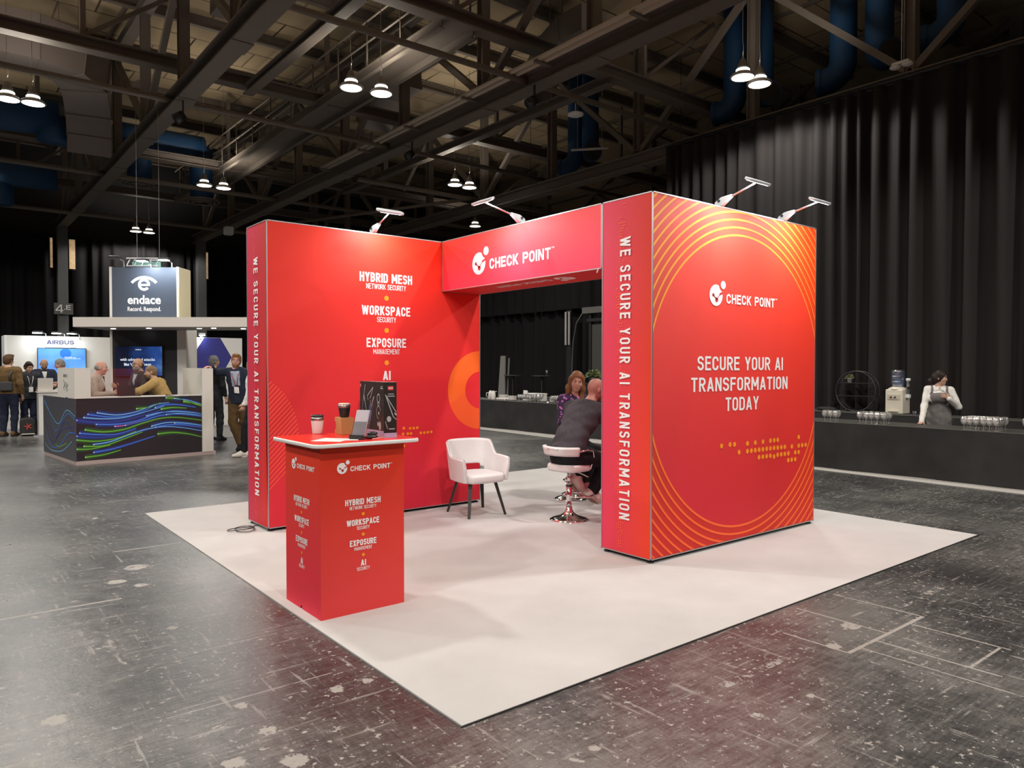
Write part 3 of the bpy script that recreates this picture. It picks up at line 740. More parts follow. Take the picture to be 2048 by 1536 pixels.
tag(MB().tube((12.1, -9.5, 6.86), (12.1, 8.85, 6.86), 0.04, n=10).build('curtain_pole', black_metal, smooth=True), 'black pole along the head of the tall drape', 'pole')

t = thing('curtain_pole', 'black pole carrying the short valance behind the buffet', 'pole', (14.7, 20, 5.62))
MB().tube((14.7, 9.3, 5.63), (14.7, 30.7, 5.63), 0.03, n=10).build('pole', black_metal, t, smooth=True)
for y in (10.5, 17.0, 24.0, 30.0): MB().tube((14.7, y, 5.65), (14.7, y, 10.2), 0.008, n=6).build('wire', black_metal, t)

# columns at the back and their sign
for x, lab in ((2.35, 'grey steel column carrying the level sign'), (7.5, 'grey steel column behind the pale canopy')):
    t = thing('steel_column', lab, 'column', (x, 30.6, 0), group='steel columns at the back drape')
    MB().ibeam((x, 30.55, 0), (x, 30.55, 7.0), 0.34, 0.34, 0.03, (0, 1, 0)).build('shaft', mat('column_paint', (0.12, 0.12, 0.12), 0.6), t)
    MB().box(x-0.26, 30.3, 0, x+0.26, 30.8, 0.03).build('base_plate', girder_steel, t)
t = thing('hanging_sign', 'grey level sign reading 4.E on the back column', 'sign', (2.35, 30.3, 3.6))
MB().box(2.02, 30.27, 3.62, 2.66, 30.33, 4.05).build('board', mat('sign_grey', (0.12, 0.12, 0.11), 0.5), t)
m_ = MB(); caps(m_, '4', (2.07, 30.26, 3.68), (1, 0, 0), (0, 0, 1), 0.26, 0.31, weight=0.12, W=0.75); caps(m_, '.E', (2.36, 30.26, 3.8), (1, 0, 0), (0, 0, 1), 0.22, 0.18, weight=0.16, W=0.7)
m_.build('lettering', print_white, t)
glow = mat('lit_brick', (0.5, 0.36, 0.2), 0.8, emit=(0.75, 0.48, 0.24), strength=0.45)  # glow put into the brick colour, standing for lit wall between the drapes
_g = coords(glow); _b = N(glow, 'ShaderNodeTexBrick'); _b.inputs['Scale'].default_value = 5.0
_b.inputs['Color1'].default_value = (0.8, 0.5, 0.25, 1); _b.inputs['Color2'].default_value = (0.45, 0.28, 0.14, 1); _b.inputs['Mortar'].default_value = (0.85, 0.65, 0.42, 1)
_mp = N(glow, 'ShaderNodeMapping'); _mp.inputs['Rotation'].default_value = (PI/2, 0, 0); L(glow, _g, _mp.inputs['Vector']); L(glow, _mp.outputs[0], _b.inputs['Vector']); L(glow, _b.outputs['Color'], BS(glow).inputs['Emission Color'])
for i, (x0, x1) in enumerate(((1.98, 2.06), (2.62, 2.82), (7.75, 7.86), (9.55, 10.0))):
    w = thing('brick_glow_%d' % (i+1), 'narrow high strip of brick with a painted tan glow above the back drape', 'brick_glow', (x0, 30.85, 5.45), kind='structure')
    MB().box(x0, 30.78, 5.45, x1, 30.82, 6.6).build('pane', glow, w)  # strip of brick carrying the painted glow, no glazing
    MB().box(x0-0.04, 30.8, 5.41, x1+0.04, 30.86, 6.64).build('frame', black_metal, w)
# ---------------------------------------------------------------- the red booth
YW, YE, XL, XR, X1, X2, Y1, YP, HF, H = 4.2906, 4.8467, 0.7155, 3.2375, 2.7022, 5.203, 1.236, 1.7946, 2.44, 3.0
Xv, Yv, Zv = Vector((1, 0, 0)), Vector((0, 1, 0)), Vector((0, 0, 1))
t = thing('booth_carpet', 'large square pale carpet under the red booth', 'carpet', (3, 3, 0))
MB().box(0, 0, 0.0, 5.943, 6.02, 0.008).build('pile', carpet_mat(), t)
MB().box(-0.006, -0.006, 0.0, 5.949, 0.0, 0.006).build('edge', black_plastic, t)
CZ = 0.008
core = mat('frame_core', (0.02, 0.02, 0.02), 0.7)
mark_red = mat('mark_red', srgb(203, 55, 55), 0.6, spec=0.2)
def frame_box(t, x0, y0, z0, x1, y1, z1, w=0.009):
    mb = MB()
    for x in (x0, x1-w):
        for y in (y0, y1-w): mb.box(x, y, z0, x+w, y+w, z1)
    for z in (z0, z1-w):
        for x in (x0, x1-w): mb.box(x, y0, z, x+w, y1, z+w)
        for y in (y0, y1-w): mb.box(x0, y, z, x1, y+w, z+w)
    return mb.build('frame', aluminium, t)
def feet(t, pts):
    for x, y in pts: MB().lathe([(0.03, 0), (0.03, 0.012), (0.012, 0.016), (0.012, 0.03)], (x, y, CZ), 12).build('foot', black_plastic, t)
ZB = 0.036      # underside of the frames
g = 0.005       # cloth sits inside the profile edge

# left wall
lw = thing('booth_wall', 'red display wall listing network, workspace and exposure security', 'booth wall', (XL, YW, CZ), group='red booth walls')
frame_box(lw, XL, YW, ZB, XR, YE, H)
MB().box(XL+0.03, YW+0.03, ZB+0.02, XR-0.03, YE-0.03, H-0.02).build('core', core, lw)
m_lw = gradient('print_left_wall', srgb(214, 46, 60), srgb(226, 46, 72), srgb(209, 50, 35), srgb(241, 52, 22), XL, XR, 0.2, 2.9)
P_ = MB().box(XL+g, YW+0.003, ZB+g, XR-g, YW+0.012, H-g).build('front_panel', m_lw, lw)
m_le = gradient('print_wall_end', srgb(219, 44, 33), srgb(203, 49, 82), srgb(192, 46, 38), srgb(203, 49, 82), YW, YE, 0.2, 2.9, 'Y')
rows = []
for k in range(31):
    z = ZB+g+(H-ZB-2*g)*k/30; row = []
    loose = max(0.0, math.sin(PI*min(1, max(0, (1.9-z)/1.9))))*0.035 if z < 1.9 else 0
    for j in range(17):
        u = j/16; y = YW+g+(YE-YW-2*g)*u
        y2 = y + loose*(1-u)**2; q_ = max(0.0, 1-u/0.3); y2 = y + loose*q_**2; x2 = XL+0.003 - loose*0.5*q_*math.sin(PI*min(1, u/0.3))
        row.append((x2, y2, z))
    rows.append(row)
MB().grid(rows).build('end_panel', m_le, lw, smooth=True)
MB().box(XR-0.012, YW+g, ZB+g, XR-0.003, YE-g, H-g).build('end_panel', m_le, lw)
MB().box(XL+g, YE-0.012, ZB+g, XR-g, YE-0.003, H-g).build('back_panel', m_lw, lw)
feet(lw, [(XL+0.04, YW+0.04), (XR-0.04, YW+0.04), (XL+0.04, YE-0.04), (XR-0.04, YE-0.04)])
PL = YW+0.003
def P2(x, z): return Vector((x, PL, z))
def stack(mb, dots, P, u, cx, k, zs):
    """the four-line list printed on wall and counter; k scales it, zs = baselines of the four headings"""
    heads = (('HYBRID MESH', 0.628, 'NETWORK SECURITY', 0.475), ('WORKSPACE', 0.581, 'SECURITY', 0.228), ('EXPOSURE', 0.474, 'MANAGEMENT', 0.318), ('AI', 0.092, 'SECURITY', 0.228))
    for (a, wa, b, wb), z in zip(heads, zs):
        caps(mb, a, P(cx, z), u, Zv, wa*k, 0.098*k, 'center', 0.002, 0.185)
        caps(mb, b, P(cx, z-0.073*k), u, Zv, wb*k, 0.055*k, 'center', 0.002, 0.125)
    for i in range(3):
        z = (zs[i]-0.073*k + zs[i+1]+0.098*k)/2 - 0.002*k
        dots.disc(P(cx, z)+Vector(u).cross(Zv)*0.002, u, Zv, 0.027*k, 20)
lt = MB(); dt = MB(); stack(lt, dt, P2, Xv, 2.004, 1.0, (2.488, 2.142, 1.803, 1.455))
lt.build('lettering', print_white, lw); dt.build('dot_print', print_orange, lw)
# half ring, hatching and dots printed on the front
nY = Vector((0, -1, 0))
def clip_poly(poly, x0, x1, z0, z1):
    for ax, lim, sg in ((0, x0, 1), (0, x1, -1), (1, z0, 1), (1, z1, -1)):
        out = []
        for i in range(len(poly)):
            a, b = poly[i-1], poly[i]; da, db = (a[ax]-lim)*sg, (b[ax]-lim)*sg
            if da >= 0: 
                pass
            if (da >= 0) != (db >= 0):
                f = da/(da-db); out.append((a[0]+(b[0]-a[0])*f, a[1]+(b[1]-a[1])*f))
            if db >= 0: out.append(b)
        poly = out
        if len(poly) < 3: return []
    return poly
def strip(mb, a, b, w, to3, lim):
    a = Vector(a); b = Vector(b); d = (b-a).normalized(); q = Vector((-d.y, d.x))*(w/2)
    p = clip_poly([tuple(a-q), tuple(b-q), tuple(b+q), tuple(a+q)], *lim)
    if p: mb.add([to3(*c) for c in p], [tuple(range(len(p)))])
def hatch(mb, c, R, gap, w, to3, lim, ang=PI/4, keep=None):
    n = int(R/gap); dx, dy = math.cos(ang), math.sin(ang)
    for k in range(-n, n+1):
        o = k*gap; h = math.sqrt(max(0, R*R-o*o))
        if h < 0.02: continue
        ox, oy = c[0]-dy*o, c[1]+dx*o
        strip(mb, (ox-dx*h, oy-dy*h), (ox+dx*h, oy+dy*h), w, to3, lim)
lim = (XL+0.012, XR-0.012, ZB+0.012, H-0.02)
m_ring = gradient('print_half_ring', srgb(248, 101, 44), srgb(252, 107, 44), srgb(255, 114, 44), srgb(255, 110, 41), 2.7, XR, 0.9, 1.8)
rg = MB(); n = 48
def ring_piece(mb, c, r0, r1, a0, a1, n, to3, lim):
    for i in range(n):
        p = a0+(a1-a0)*i/n; q = a0+(a1-a0)*(i+1)/n
        pl = [(c[0]+r*math.cos(t_), c[1]+r*math.sin(t_)) for r, t_ in ((r0, p), (r1, p), (r1, q), (r0, q))]
        pl = clip_poly(pl, *lim)
        if pl: mb.add([to3(*k) for k in pl], [tuple(range(len(pl)))])
T3 = lambda off: (lambda x, z: Vector((x, PL-off, z)))
ring_piece(rg, (3.24, 1.326), 0.216, 0.455, PI/2, 3*PI/2, 48, T3(0.0012), lim)
rg.build('ring_print', m_ring, lw)
ht = MB(); hatch(ht, (0.38, 0.93), 0.645, 0.034, 0.006, T3(0.0018), lim); ht.build('stripe_print', mat('print_stripe', srgb(252, 107, 77), 0.6, spec=0.2), lw)
ht = MB(); hatch(ht, (3.45, 0.42), 0.98, 0.0225, 0.0045, T3(0.0024), lim); ht.build('stripe_print', mat('print_stripe_dim', srgb(241, 72, 72), 0.6, spec=0.2), lw)
dp = MB()
for x, z in ((2.21, 0.93), (2.29, 0.925), (2.335, 0.925), (2.38, 0.928), (2.425, 0.868), (2.47, 0.868), (2.515, 0.870), (2.56, 0.872), (2.21, 0.80), (2.26, 0.80), (2.335, 0.80), (2.36, 0.80), (2.21, 0.738), (2.2, 0.868), (2.26, 0.868), (2.30, 0.868)):
    dp.disc(Vector((x, PL-0.003, z)), Xv, Zv, 0.0165, 16)
dp.build('dot_print', print_orange, lw)

def side_text(t, x, yc, seed):
    """'we secure' line running down a narrow end panel, with its sprinkling of tiny dots"""
    mb = MB(); caps(mb, 'WE SECURE YOUR AI TRANSFORMATION', (x, yc+0.0575, 2.672), (0, 0, -1), (0, -1, 0), 2.348, 0.115, 'left', 0.003, 0.17, gap=0.26, W=0.57)
    mb.build('lettering', print_white, t)
    d = MB(); rnd = random.Random(seed)
    dens = [0.3, 0.9, 0.8, 0.25, 0.12, 0.75, 0.5, 0.85, 0.3, 0.7, 0.15, 0.8, 0.55, 0.9, 0.35, 0.6, 0.85, 0.3, 0.75, 0.9]
    k = 0; z = 2.95
    while z > 0.08:
        for c in range(4):
            off = int(1.6*math.sin(z*4.1+seed))
            if rnd.random() < dens[int((2.95-z)/2.9*19.9)]*(0.95 if 0 < c < 3 else 0.35):
                d.disc((x-0.0022, yc+0.082-0.021*(c+off*0.6), z), (0, -1, 0), (0, 0, 1), 0.0052, 6)
        z -= 0.0225
    d.build('dot_print', print_amber, t)
side_text(lw, XL+0.0, (YW+YE)/2+0.01, 1)

# lintel
li = thing('booth_lintel', 'red overhead beam of the booth with white logo', 'booth beam', (X1, YW, HF), group='red booth walls')
frame_box(li, X1, YP+0.004, HF, XR, YW-0.004, H)
MB().box(X1+0.03, YP+0.02, HF+0.02, XR-0.03, YW-0.02, H-0.02).build('core', core, li)
m_li = gradient('print_lintel', srgb(239, 72, 101), srgb(237, 44, 63), srgb(248, 92, 96), srgb(243, 55, 33), YP, YW, HF, H, 'Y')
MB().box(X1+0.003, YP+0.004+g, HF+g, X1+0.012, YW-0.004-g, H-g).build('front_panel', m_li, li)
MB().box(XR-0.012, YP+0.004+g, HF+g, XR-0.003, YW-0.004-g, H-g).build('back_panel', m_li, li)
m_so = mat('print_soffit', srgb(209, 44, 39), 0.6, spec=0.2)
MB().box(X1+g, YP+0.004+g, HF+0.002, XR-g, YW-0.004-g, HF+0.01).build('soffit_panel', m_so, li)
brand_lockup(li, (X1+0.003, 3.586, 2.679), (0, -1, 0), (0, 0, 1), 0.115, mark_red)
brand_lockup(li, (2.93, 2.51, HF+0.002), (0, 1, 0), (1, 0, 0), 0.105, mark_red)
MB().tube((X1-0.004, YP+0.055, HF-0.03), (X1-0.012, YP+0.03, HF+0.0), 0.006, n=8).build('zip_pull', white_plastic, li)

# right block
rb = thing('booth_wall', 'red display block with concentric orange rings and a white slogan', 'booth wall', (X1, Y1, CZ), group='red booth walls')
frame_box(rb, X1, Y1, ZB, X2, YP, H)
MB().box(X1+0.03, Y1+0.03, ZB+0.02, X2-0.03, YP-0.03, H-0.02).build('core', core, rb)
m_rf = gradient('print_ring_ground', srgb(209, 48, 44), srgb(218, 55, 39), srgb(218, 90, 79), srgb(243, 68, 11), X1, X2, 0.3, 2.7)
MB().box(X1+g, Y1+0.003, ZB+g, X2-g, Y1+0.012, H-g).build('front_panel', m_rf, rb)
m_rs = gradient('print_pier', srgb(237, 68, 37), srgb(222, 61, 92), srgb(203, 55, 41), srgb(220, 72, 96), Y1, YP, 0.2, 2.9, 'Y')
MB().box(X1+0.003, Y1+g, ZB+g, X1+0.012, YP-g, H-g).build('end_panel', m_rs, rb)
MB().box(X2-0.012, Y1+g, ZB+g, X2-0.003, YP-g, H-g).build('end_panel', m_rs, rb)
MB().box(X1+g, YP-0.012, ZB+g, X2-g, YP-0.003, H-g).build('back_panel', m_rs, rb)
feet(rb, [(X1+0.04, Y1+0.04), (X2-0.04, Y1+0.04), (X1+0.04, YP-0.04), (X2-0.04, YP-0.04)])
lim = (X1+0.013, X2-0.013, ZB+0.013, H-0.013); PR = Y1+0.003
R3 = lambda off: (lambda x, z: Vector((x, PR-off, z)))
CX, CZZ = 3.953, 1.468
m_in = gradient('print_disc', srgb(214, 46, 61), srgb(214, 44, 46), srgb(241, 85, 72), srgb(255, 68, 39), 2.9, 5.1, 0.4, 2.7)
md = MB(); poly = clip_poly([(CX+1.31*math.cos(2*PI*i/120), CZZ+1.31*math.sin(2*PI*i/120)) for i in range(120)], *lim)
md.add([R3(0.001)(*p) for p in poly], [tuple(range(len(poly)))]); md.build('disc_print', m_in, rb)
m_rl = gradient('print_ring_lines', srgb(255, 105, 52), srgb(255, 114, 59), srgb(240, 168, 70), srgb(255, 121, 44), X1, X2, 0.3, 2.7)
rl = MB()
for k in range(11):
    r = 1.31+0.0695*k
    ring_piece(rl, (CX, CZZ), r-0.0095, r+0.0095, 0, 2*PI, 160, R3(0.002), lim)
rl.build('ring_print', m_rl, rb)
P3 = lambda x, z: Vector((x, PR, z))
brand_lockup(rb, (3.541, PR-0.002, 2.221), Xv, Zv, 0.093, mark_red)
lt = MB()
for s_, z, w in (('SECURE YOUR AI', 1.568, 1.32), ('TRANSFORMATION', 1.385, 1.488), ('TODAY', 1.206, 0.512)):
    caps(lt, s_, P3(3.948, z), Xv, Zv, w, 0.121, 'center', 0.003, 0.15, gap=0.125)
lt.build('lettering', print_white, rb)
dp = MB()
for x, z in ((3.636, 0.901), (3.762, 0.906), (3.83, 0.903), (4.03, 0.898), (4.155, 0.898), (4.28, 0.898), (4.405, 0.9), (4.468, 0.9), (4.53, 0.9), (4.905, 0.905), (4.97, 0.82), (5.035, 0.82),
             (3.9, 0.827), (4.03, 0.827), (4.093, 0.827), (4.155, 0.827), (4.218, 0.827), (4.28, 0.827), (4.343, 0.827), (4.405, 0.827), (4.468, 0.827), (4.53, 0.825), (4.593, 0.825), (4.655, 0.825), (4.78, 0.82), (4.905, 0.82),
             (4.218, 0.757), (4.28, 0.757), (4.343, 0.757), (4.405, 0.757), (4.468, 0.745), (4.53, 0.757), (4.593, 0.757), (4.655, 0.757), (4.718, 0.757), (4.843, 0.757), (4.905, 0.757), (4.718, 0.69), (4.78, 0.69), (4.843, 0.69)):
    dp.disc(Vector((x, PR-0.0035, z)), Xv, Zv, 0.0225, 18)
dp.build('dot_print', print_orange, rb)
side_text(rb, X1, (Y1+YP)/2+0.008, 2)

# arm floodlights clipped to the top edges
def arm_light(base, out, along, head_off, label, L_=0.3, tilt=0.5, power=None):
    base, out, along = Vector(base), Vector(out).normalized(), Vector(along).normalized()
    t = thing('arm_floodlight', label, 'floodlight', tuple(base), group='white arm floodlights on the red booth')
    up = Vector((0, 0, 1)); tip = base+Vector(head_off)
    d = (tip-base).normalized(); s = along
    # clamp: tapering wedge
    mb = MB(); w = 0.022
    prof = [(-0.045, -0.01), (0.03, -0.01), (0.12, 0.055), (0.125, 0.075), (0.02, 0.065), (-0.045, 0.03)]
    mb.prism(prof, base-s*w, out, up, s*(2*w)); mb.build('clamp', mat('lamp_body', (0.62, 0.65, 0.68), 0.35, 0.2), t, bevel=0.006)
    MB().tube(base+up*0.035-s*(w+0.004), base+up*0.035+s*(w+0.004), 0.014, n=12).build('knob', black_plastic, t)
    MB().tube(base+out*0.1+up*0.055, tip, 0.008, n=10).build('arm', aluminium, t, smooth=True)
    # head: flat rounded slab, its lit face turned back to the wall and down
    nrm = (-out*tilt - up*1.0).normalized(); v = nrm.cross(s).normalized()
    o = tip - nrm*0.012
    MB().prism(round_rect(-L_/2, -0.045, L_/2, 0.045, 0.035), o, s, v, nrm*0.022).build('head', mat('lamp_body', (0.62, 0.65, 0.68), 0.35, 0.2), t, bevel=0.004)
    lens = MB().poly(round_rect(-L_/2+0.015, -0.034, L_/2-0.015, 0.034, 0.028), o+nrm*0.0245, s, v)
    lens.build('led_panel', led_white, t)
    ld = bpy.data.lights.new('floodlight_beam', 'AREA'); ld.shape = 'RECTANGLE'; ld.size = L_-0.04; ld.size_y = 0.07; ld.energy = power or BOOTH_W; ld.color = (0.94, 0.97, 1.0); ld.spread = math.radians(150)
    lo = bpy.data.objects.new('floodlight_beam', ld); COL.objects.link(lo)
    aim = (-out*0.55 - up).normalized(); q = aim.to_track_quat('-Z', 'Y')
    z_ = -aim; x_ = s; y_ = z_.cross(x_).normalized()
    lo.matrix_world = Matrix(((x_.x, y_.x, z_.x, 0), (x_.y, y_.y, z_.y, 0), (x_.z, y_.z, z_.z, 0), (0, 0, 0, 1)))
    lo.location = o+nrm*0.035
    return t
arm_light((1.86, YW+0.02, H+0.012), (0, -1, 0), (1, 0, 0), (0.0, -0.36, 0.155), 'white arm floodlight on top of the wall listing security topics', power=12.5)
arm_light((X1+0.02, 2.92, H+0.012), (-1, 0, 0), (0, 1, 0), (-0.42, 0.05, 0.15), 'white arm floodlight on top of the red lintel')
arm_light((3.62, Y1+0.02, H+0.012), (0, -1, 0), (1, 0, 0), (0.0, -0.37, 0.135), 'white arm floodlight on the ringed block, left of its two')
arm_light((4.62, Y1+0.02, H+0.012), (0, -1, 0), (1, 0, 0), (0.0, -0.37, 0.115), 'white arm floodlight on the ringed block, right of its two')
t = thing('arm_floodlight', 'clamp of a floodlight just showing over the far edge of the wall', 'floodlight', (2.2, YE-0.05, H), group='white arm floodlights on the red booth')
MB().prism([(-0.04, 0), (0.04, 0), (0.06, 0.05), (0.0, 0.07)], (2.28, YE-0.03, H), Yv, Zv, (0.045, 0, 0)).build('clamp', MATS['lamp_body'], t, bevel=0.005)
MB().tube((2.30, YE-0.01, H+0.04), (2.30, YE+0.35, H+0.10), 0.008, n=8).build('arm', aluminium, t)
MB().prism(round_rect(-0.15, -0.04, 0.15, 0.04, 0.03), (2.30, YE+0.4, H+0.1), Xv, Yv, (0, 0, 0.02)).build('head', MATS['lamp_body'], t)

# power cable behind the wall end
pts = []
for i in range(60):
    a = i/59*4.2*PI; r = 0.10+0.035*math.sin(i*0.35)
    pts.append((0.56+1.25*r*math.cos(a)*0.8-0.03*i/59, 4.52+r*math.sin(a)*(0.9+0.3*math.sin(a*0.5)), CZ+0.006+0.004*(i % 7)/7+0.01*(i/59)))
pts += [(0.66, 4.6, CZ+0.006), (0.72, 4.62, CZ+0.01), (0.8, 4.64, CZ+0.012)]
tag(MB().path(pts, 0.0045, 6).build('power_cable', mat('cable_grey', (0.06, 0.06, 0.06), 0.5), smooth=True), 'loosely coiled dark power cable on the carpet by the wall end', 'cable')

# ---------------------------------------------------------------- counter with its things
ct = thing('counter', 'red square counter with a white-edged top', 'counter', (0.37, 1.92, CZ))
cx0, cy0, cx1, cy1 = 0.0725, 1.645, 0.667, 2.205; ctz = 1.095
m_cf = gradient('print_counter_front', srgb(220, 63, 63), srgb(224, 68, 66), srgb(209, 52, 28), srgb(214, 52, 28), cx0, cx1, 0.1, 1.0)
m_cs = gradient('print_counter_side', srgb(228, 50, 72), srgb(226, 48, 68), srgb(220, 55, 30), srgb(220, 57, 30), cy0, cy1, 0.1, 1.0, 'Y')
notch = [(0, 0), (0.235, 0), (0.245, 0.022), (0.262, 0.022), (0.272, 0), (0.5535, 0), (0.5535, ctz-CZ), (0, ctz-CZ)]
MB().prism(notch, (cx0, cy1, CZ), (0, -1, 0), (0, 0, 1), (0.006, 0, 0)).build('side_panel', m_cs, ct)
MB().box(cx0, cy0, CZ, cx1, cy0+0.006, ctz).build('front_panel', m_cf, ct)
MB().box(cx1-0.006, cy0+0.006, CZ, cx1, cy1, ctz).build('side_panel', m_cs, ct)
MB().box(cx0+0.006, cy1-0.006, CZ, cx1-0.006, cy1, ctz).build('back_panel', m_cf, ct)
tp = [(a, b) for a, b in round_rect(-0.005, 1.55, 0.75, 2.275, 0.06, 8)]
MB().prism(tp, (0, 0, ctz), Xv, Yv, (0, 0, 0.025)).build('worktop', mat('worktop_white', (0.72, 0.72, 0.70), 0.35), ct, bevel=0.008, seg=3)
tp2 = [(a, b) for a, b in round_rect(0.006, 1.561, 0.739, 2.264, 0.05, 8)]
MB().poly(tp2, (0, 0, ctz+0.0256), Xv, Yv).build('top_print', gradient('print_top', srgb(237, 57, 39), srgb(239, 59, 57), srgb(224, 50, 33), srgb(233, 55, 57), -0.1, 0.83, 0, 2, rough=0.3), ct)
TZ = ctz+0.026
PF = lambda x, z: Vector((x, cy0, z)); PS = lambda y, z: Vector((cx0, y, z))
brand_lockup(ct, (0.2185, cy0, 0.9515), Xv, Zv, 0.035, mark_red)
lt = MB(); dt = MB(); stack(lt, dt, PF, Xv, 0.364, 0.4, (0.7075, 0.575, 0.4425, 0.309)); lt.build('lettering', print_white, ct); dt.build('dot_print', print_orange, ct)
brand_lockup(ct, (cx0, 2.061, 0.9515), (0, -1, 0), Zv, 0.0335, mark_red)
lt = MB(); dt = MB(); stack(lt, dt, PS, Vector((0, -1, 0)), 1.935, 0.4, (0.7075, 0.575, 0.4425, 0.309)); lt.build('lettering', print_white, ct); dt.build('dot_print', print_orange, ct)
# ---------------------------------------------------------------- things on the counter
def mug(loc, body_m, lid_m, label, r0, r1, h, lid_h):
    x, y, z = loc; t = thing('travel_mug', label, 'mug', loc)
    MB().lathe([(0, 0), (r0*0.9, 0), (r0, 0.006), (r0+(r1-r0)*0.5, h*0.4), (r1, h*0.74), (r1, h*0.78)], loc, 28).build('body', body_m, t, smooth=True)
    MB().lathe([(r1, h*0.78), (r1+0.0012, h*0.79), (r1+0.0012, h*0.97), (r1-0.002, h)], loc, 28).build('steel_band', steel_dull, t, smooth=True)
    MB().lathe([(r1-0.001, h), (r1+0.002, h+0.003), (r1, h+lid_h), (r1*0.8, h+lid_h+0.004), (0, h+lid_h+0.002)], loc, 28).build('lid', lid_m, t, smooth=True)
    return t
mug((0.33, 2.27, TZ), mat('mug_white', (0.75, 0.72, 0.70), 0.4), black_plastic, 'white travel mug with a black lid on the red counter', 0.034, 0.043, 0.118, 0.014)
cbx, cby = 0.417, 2.073; kraft = mat('kraft_card', srgb(190, 140, 85), 0.8)
t = thing('cardboard_box', 'small brown cardboard mug box on the red counter', 'box', (cbx+0.05, cby+0.06, TZ))
ca = math.radians(14); ux = Vector((math.cos(ca), math.sin(ca)*-0.0-0.12, 0)).normalized(); uy = Vector((0.12, 1, 0)).normalized()
MB().prism([(0, 0), (0.095, 0), (0.095, 0.1), (0, 0.1)], (cbx, cby, TZ), ux, uy, (0, 0, 0.118)).build('carton', kraft, t, bevel=0.002)
o_ = Vector((cbx, cby, TZ))+uy*0.1
MB().prism([(0, 0), (0.035, 0), (0.035, 0.03), (0.012, 0.034), (0.012, 0.085), (0.035, 0.09), (0.035, 0.118), (0, 0.118)], o_, uy, Zv, ux*0.09).build('side_flap', kraft, t)
mug((cbx+0.052, cby+0.055, TZ+0.1185), black_plastic, mat('lid_pale', (0.7, 0.6, 0.5), 0.4), 'black steel-banded tumbler standing on the cardboard box', 0.032, 0.041, 0.088, 0.008)
# toy set carton: black, standing upright
bd = Vector((0.175, 0.985, 0)).normalized(); bn = Vector((0.985, -0.175, 0)).normalized(); bo = Vector((0.548, 1.70, TZ))
t = thing('toy_box', 'tall black construction-toy carton standing on the red counter', 'box', tuple(bo+bd*0.28+bn*0.04))
BW, BH, BD = 0.54, 0.372, 0.09
MB().prism([(0, 0), (BD, 0), (BD, BW), (0, BW)], bo, bn, bd, (0, 0, BH)).build('carton', mat('carton_black', (0.028, 0.022, 0.02), 0.3), t, bevel=0.002)
lilac = mat('carton_lilac', (0.42, 0.38, 0.55), 0.35); greyp = mat('print_grey', (0.42, 0.42, 0.44), 0.4); redp = mat('print_red', (0.6, 0.03, 0.03), 0.4); bluep = mat('print_blue', (0.05, 0.09, 0.28), 0.4)
# big face (towards -bn): u runs against bd so that the print reads the right way round
fo = bo+bd*BW-bn*0.001; fu = -bd
F_ = lambda a, b: fo+fu*a+Zv*b
MB().add([F_(0, 0), F_(BW, 0), F_(BW, 0.045), F_(0, 0.03)], [(0, 1, 2, 3)]).build('lower_band', lilac, t)
so = bo-bd*0.001; S_ = lambda a, b: so+bn*a+Zv*b
MB().add([S_(0, 0), S_(BD, 0), S_(BD, 0.032), S_(0, 0.032)], [(0, 1, 2, 3)]).build('lower_band', lilac, t)
pm = MB()
def pl(a, b, w, base=None, P=F_):
    A, B = Vector(a), Vector(b); d = (B-A).normalized(); q = Vector((-d.y, d.x))*w/2
    pm.add([P(*(A-q)), P(*(B-q)), P(*(B+q)), P(*(A+q))], [(0, 1, 2, 3)])
for a, b, w in (((0.05, 0.12), (0.085, 0.24), 0.006), ((0.085, 0.24), (0.135, 0.35), 0.008), ((0.18, 0.27), (0.315, 0.335), 0.007), ((0.315, 0.335), (0.245, 0.25), 0.007), ((0.18, 0.27), (0.2, 0.24), 0.006), ((0.25, 0.24), (0.26, 0.19), 0.009),
                ((0.33, 0.27), (0.265, 0.19), 0.012), ((0.265, 0.19), (0.2, 0.1), 0.012), ((0.1, 0.28), (0.15, 0.18), 0.012), ((0.15, 0.18), (0.2, 0.07), 0.008)): pl(a, b, w)
def ringp(c, r, w, P=F_, n=14, a0=0, a1=2*PI):
    for i in range(n):
        p, q = a0+(a1-a0)*i/n, a0+(a1-a0)*(i+1)/n
        pm.add([P(c[0]+k*math.cos(s), c[1]+k*math.sin(s)) for k, s in ((r, p), (r+w, p), (r+w, q), (r, q))], [(0, 1, 2, 3)])
ringp((0.43, 0.26), 0.025, 0.008); ringp((0.43, 0.165), 0.04, 0.005, a0=0.3, a1=4.6); pl((0.41, 0.235), (0.425, 0.205), 0.008); pl((0.45, 0.24), (0.44, 0.21), 0.006)
pm.disc(F_(0.435, 0.16), fu, Zv, 0.012, 10); pm.disc(F_(0.42, 0.085), fu, Zv, 0.016, 10); pm.disc(F_(0.46, 0.075), fu, Zv, 0.024, 12, 0.03)
for a, b, w in (((0.01, 0.29), (0.065, 0.14), 0.006), ((0.01, 0.29), (0.085, 0.17), 0.005), ((0.065, 0.14), (0.088, 0.12), 0.005), ((0.075, 0.165), (0.088, 0.15), 0.01), ((0.01, 0.11), (0.025, 0.06), 0.004)): pl(a, b, w, P=S_)
pm.disc(S_(0.035, 0.125), bn, Zv, 0.016, 10, 0.02)
pm.build('picture_print', greyp, t)
bm_ = MB()
for P, a, b, w, h in ((F_, 0.475, 0.325, 0.045, 0.008), (F_, 0.48, 0.338, 0.035, 0.006), (S_, 0.025, 0.275, 0.05, 0.006), (S_, 0.03, 0.29, 0.04, 0.005), (S_, 0.035, 0.055, 0.04, 0.007)):
    bm_.add([P(a, b), P(a+w, b), P(a+w, b+h), P(a, b+h)], [(0, 1, 2, 3)])
bm_.build('caption_print', greyp, t)
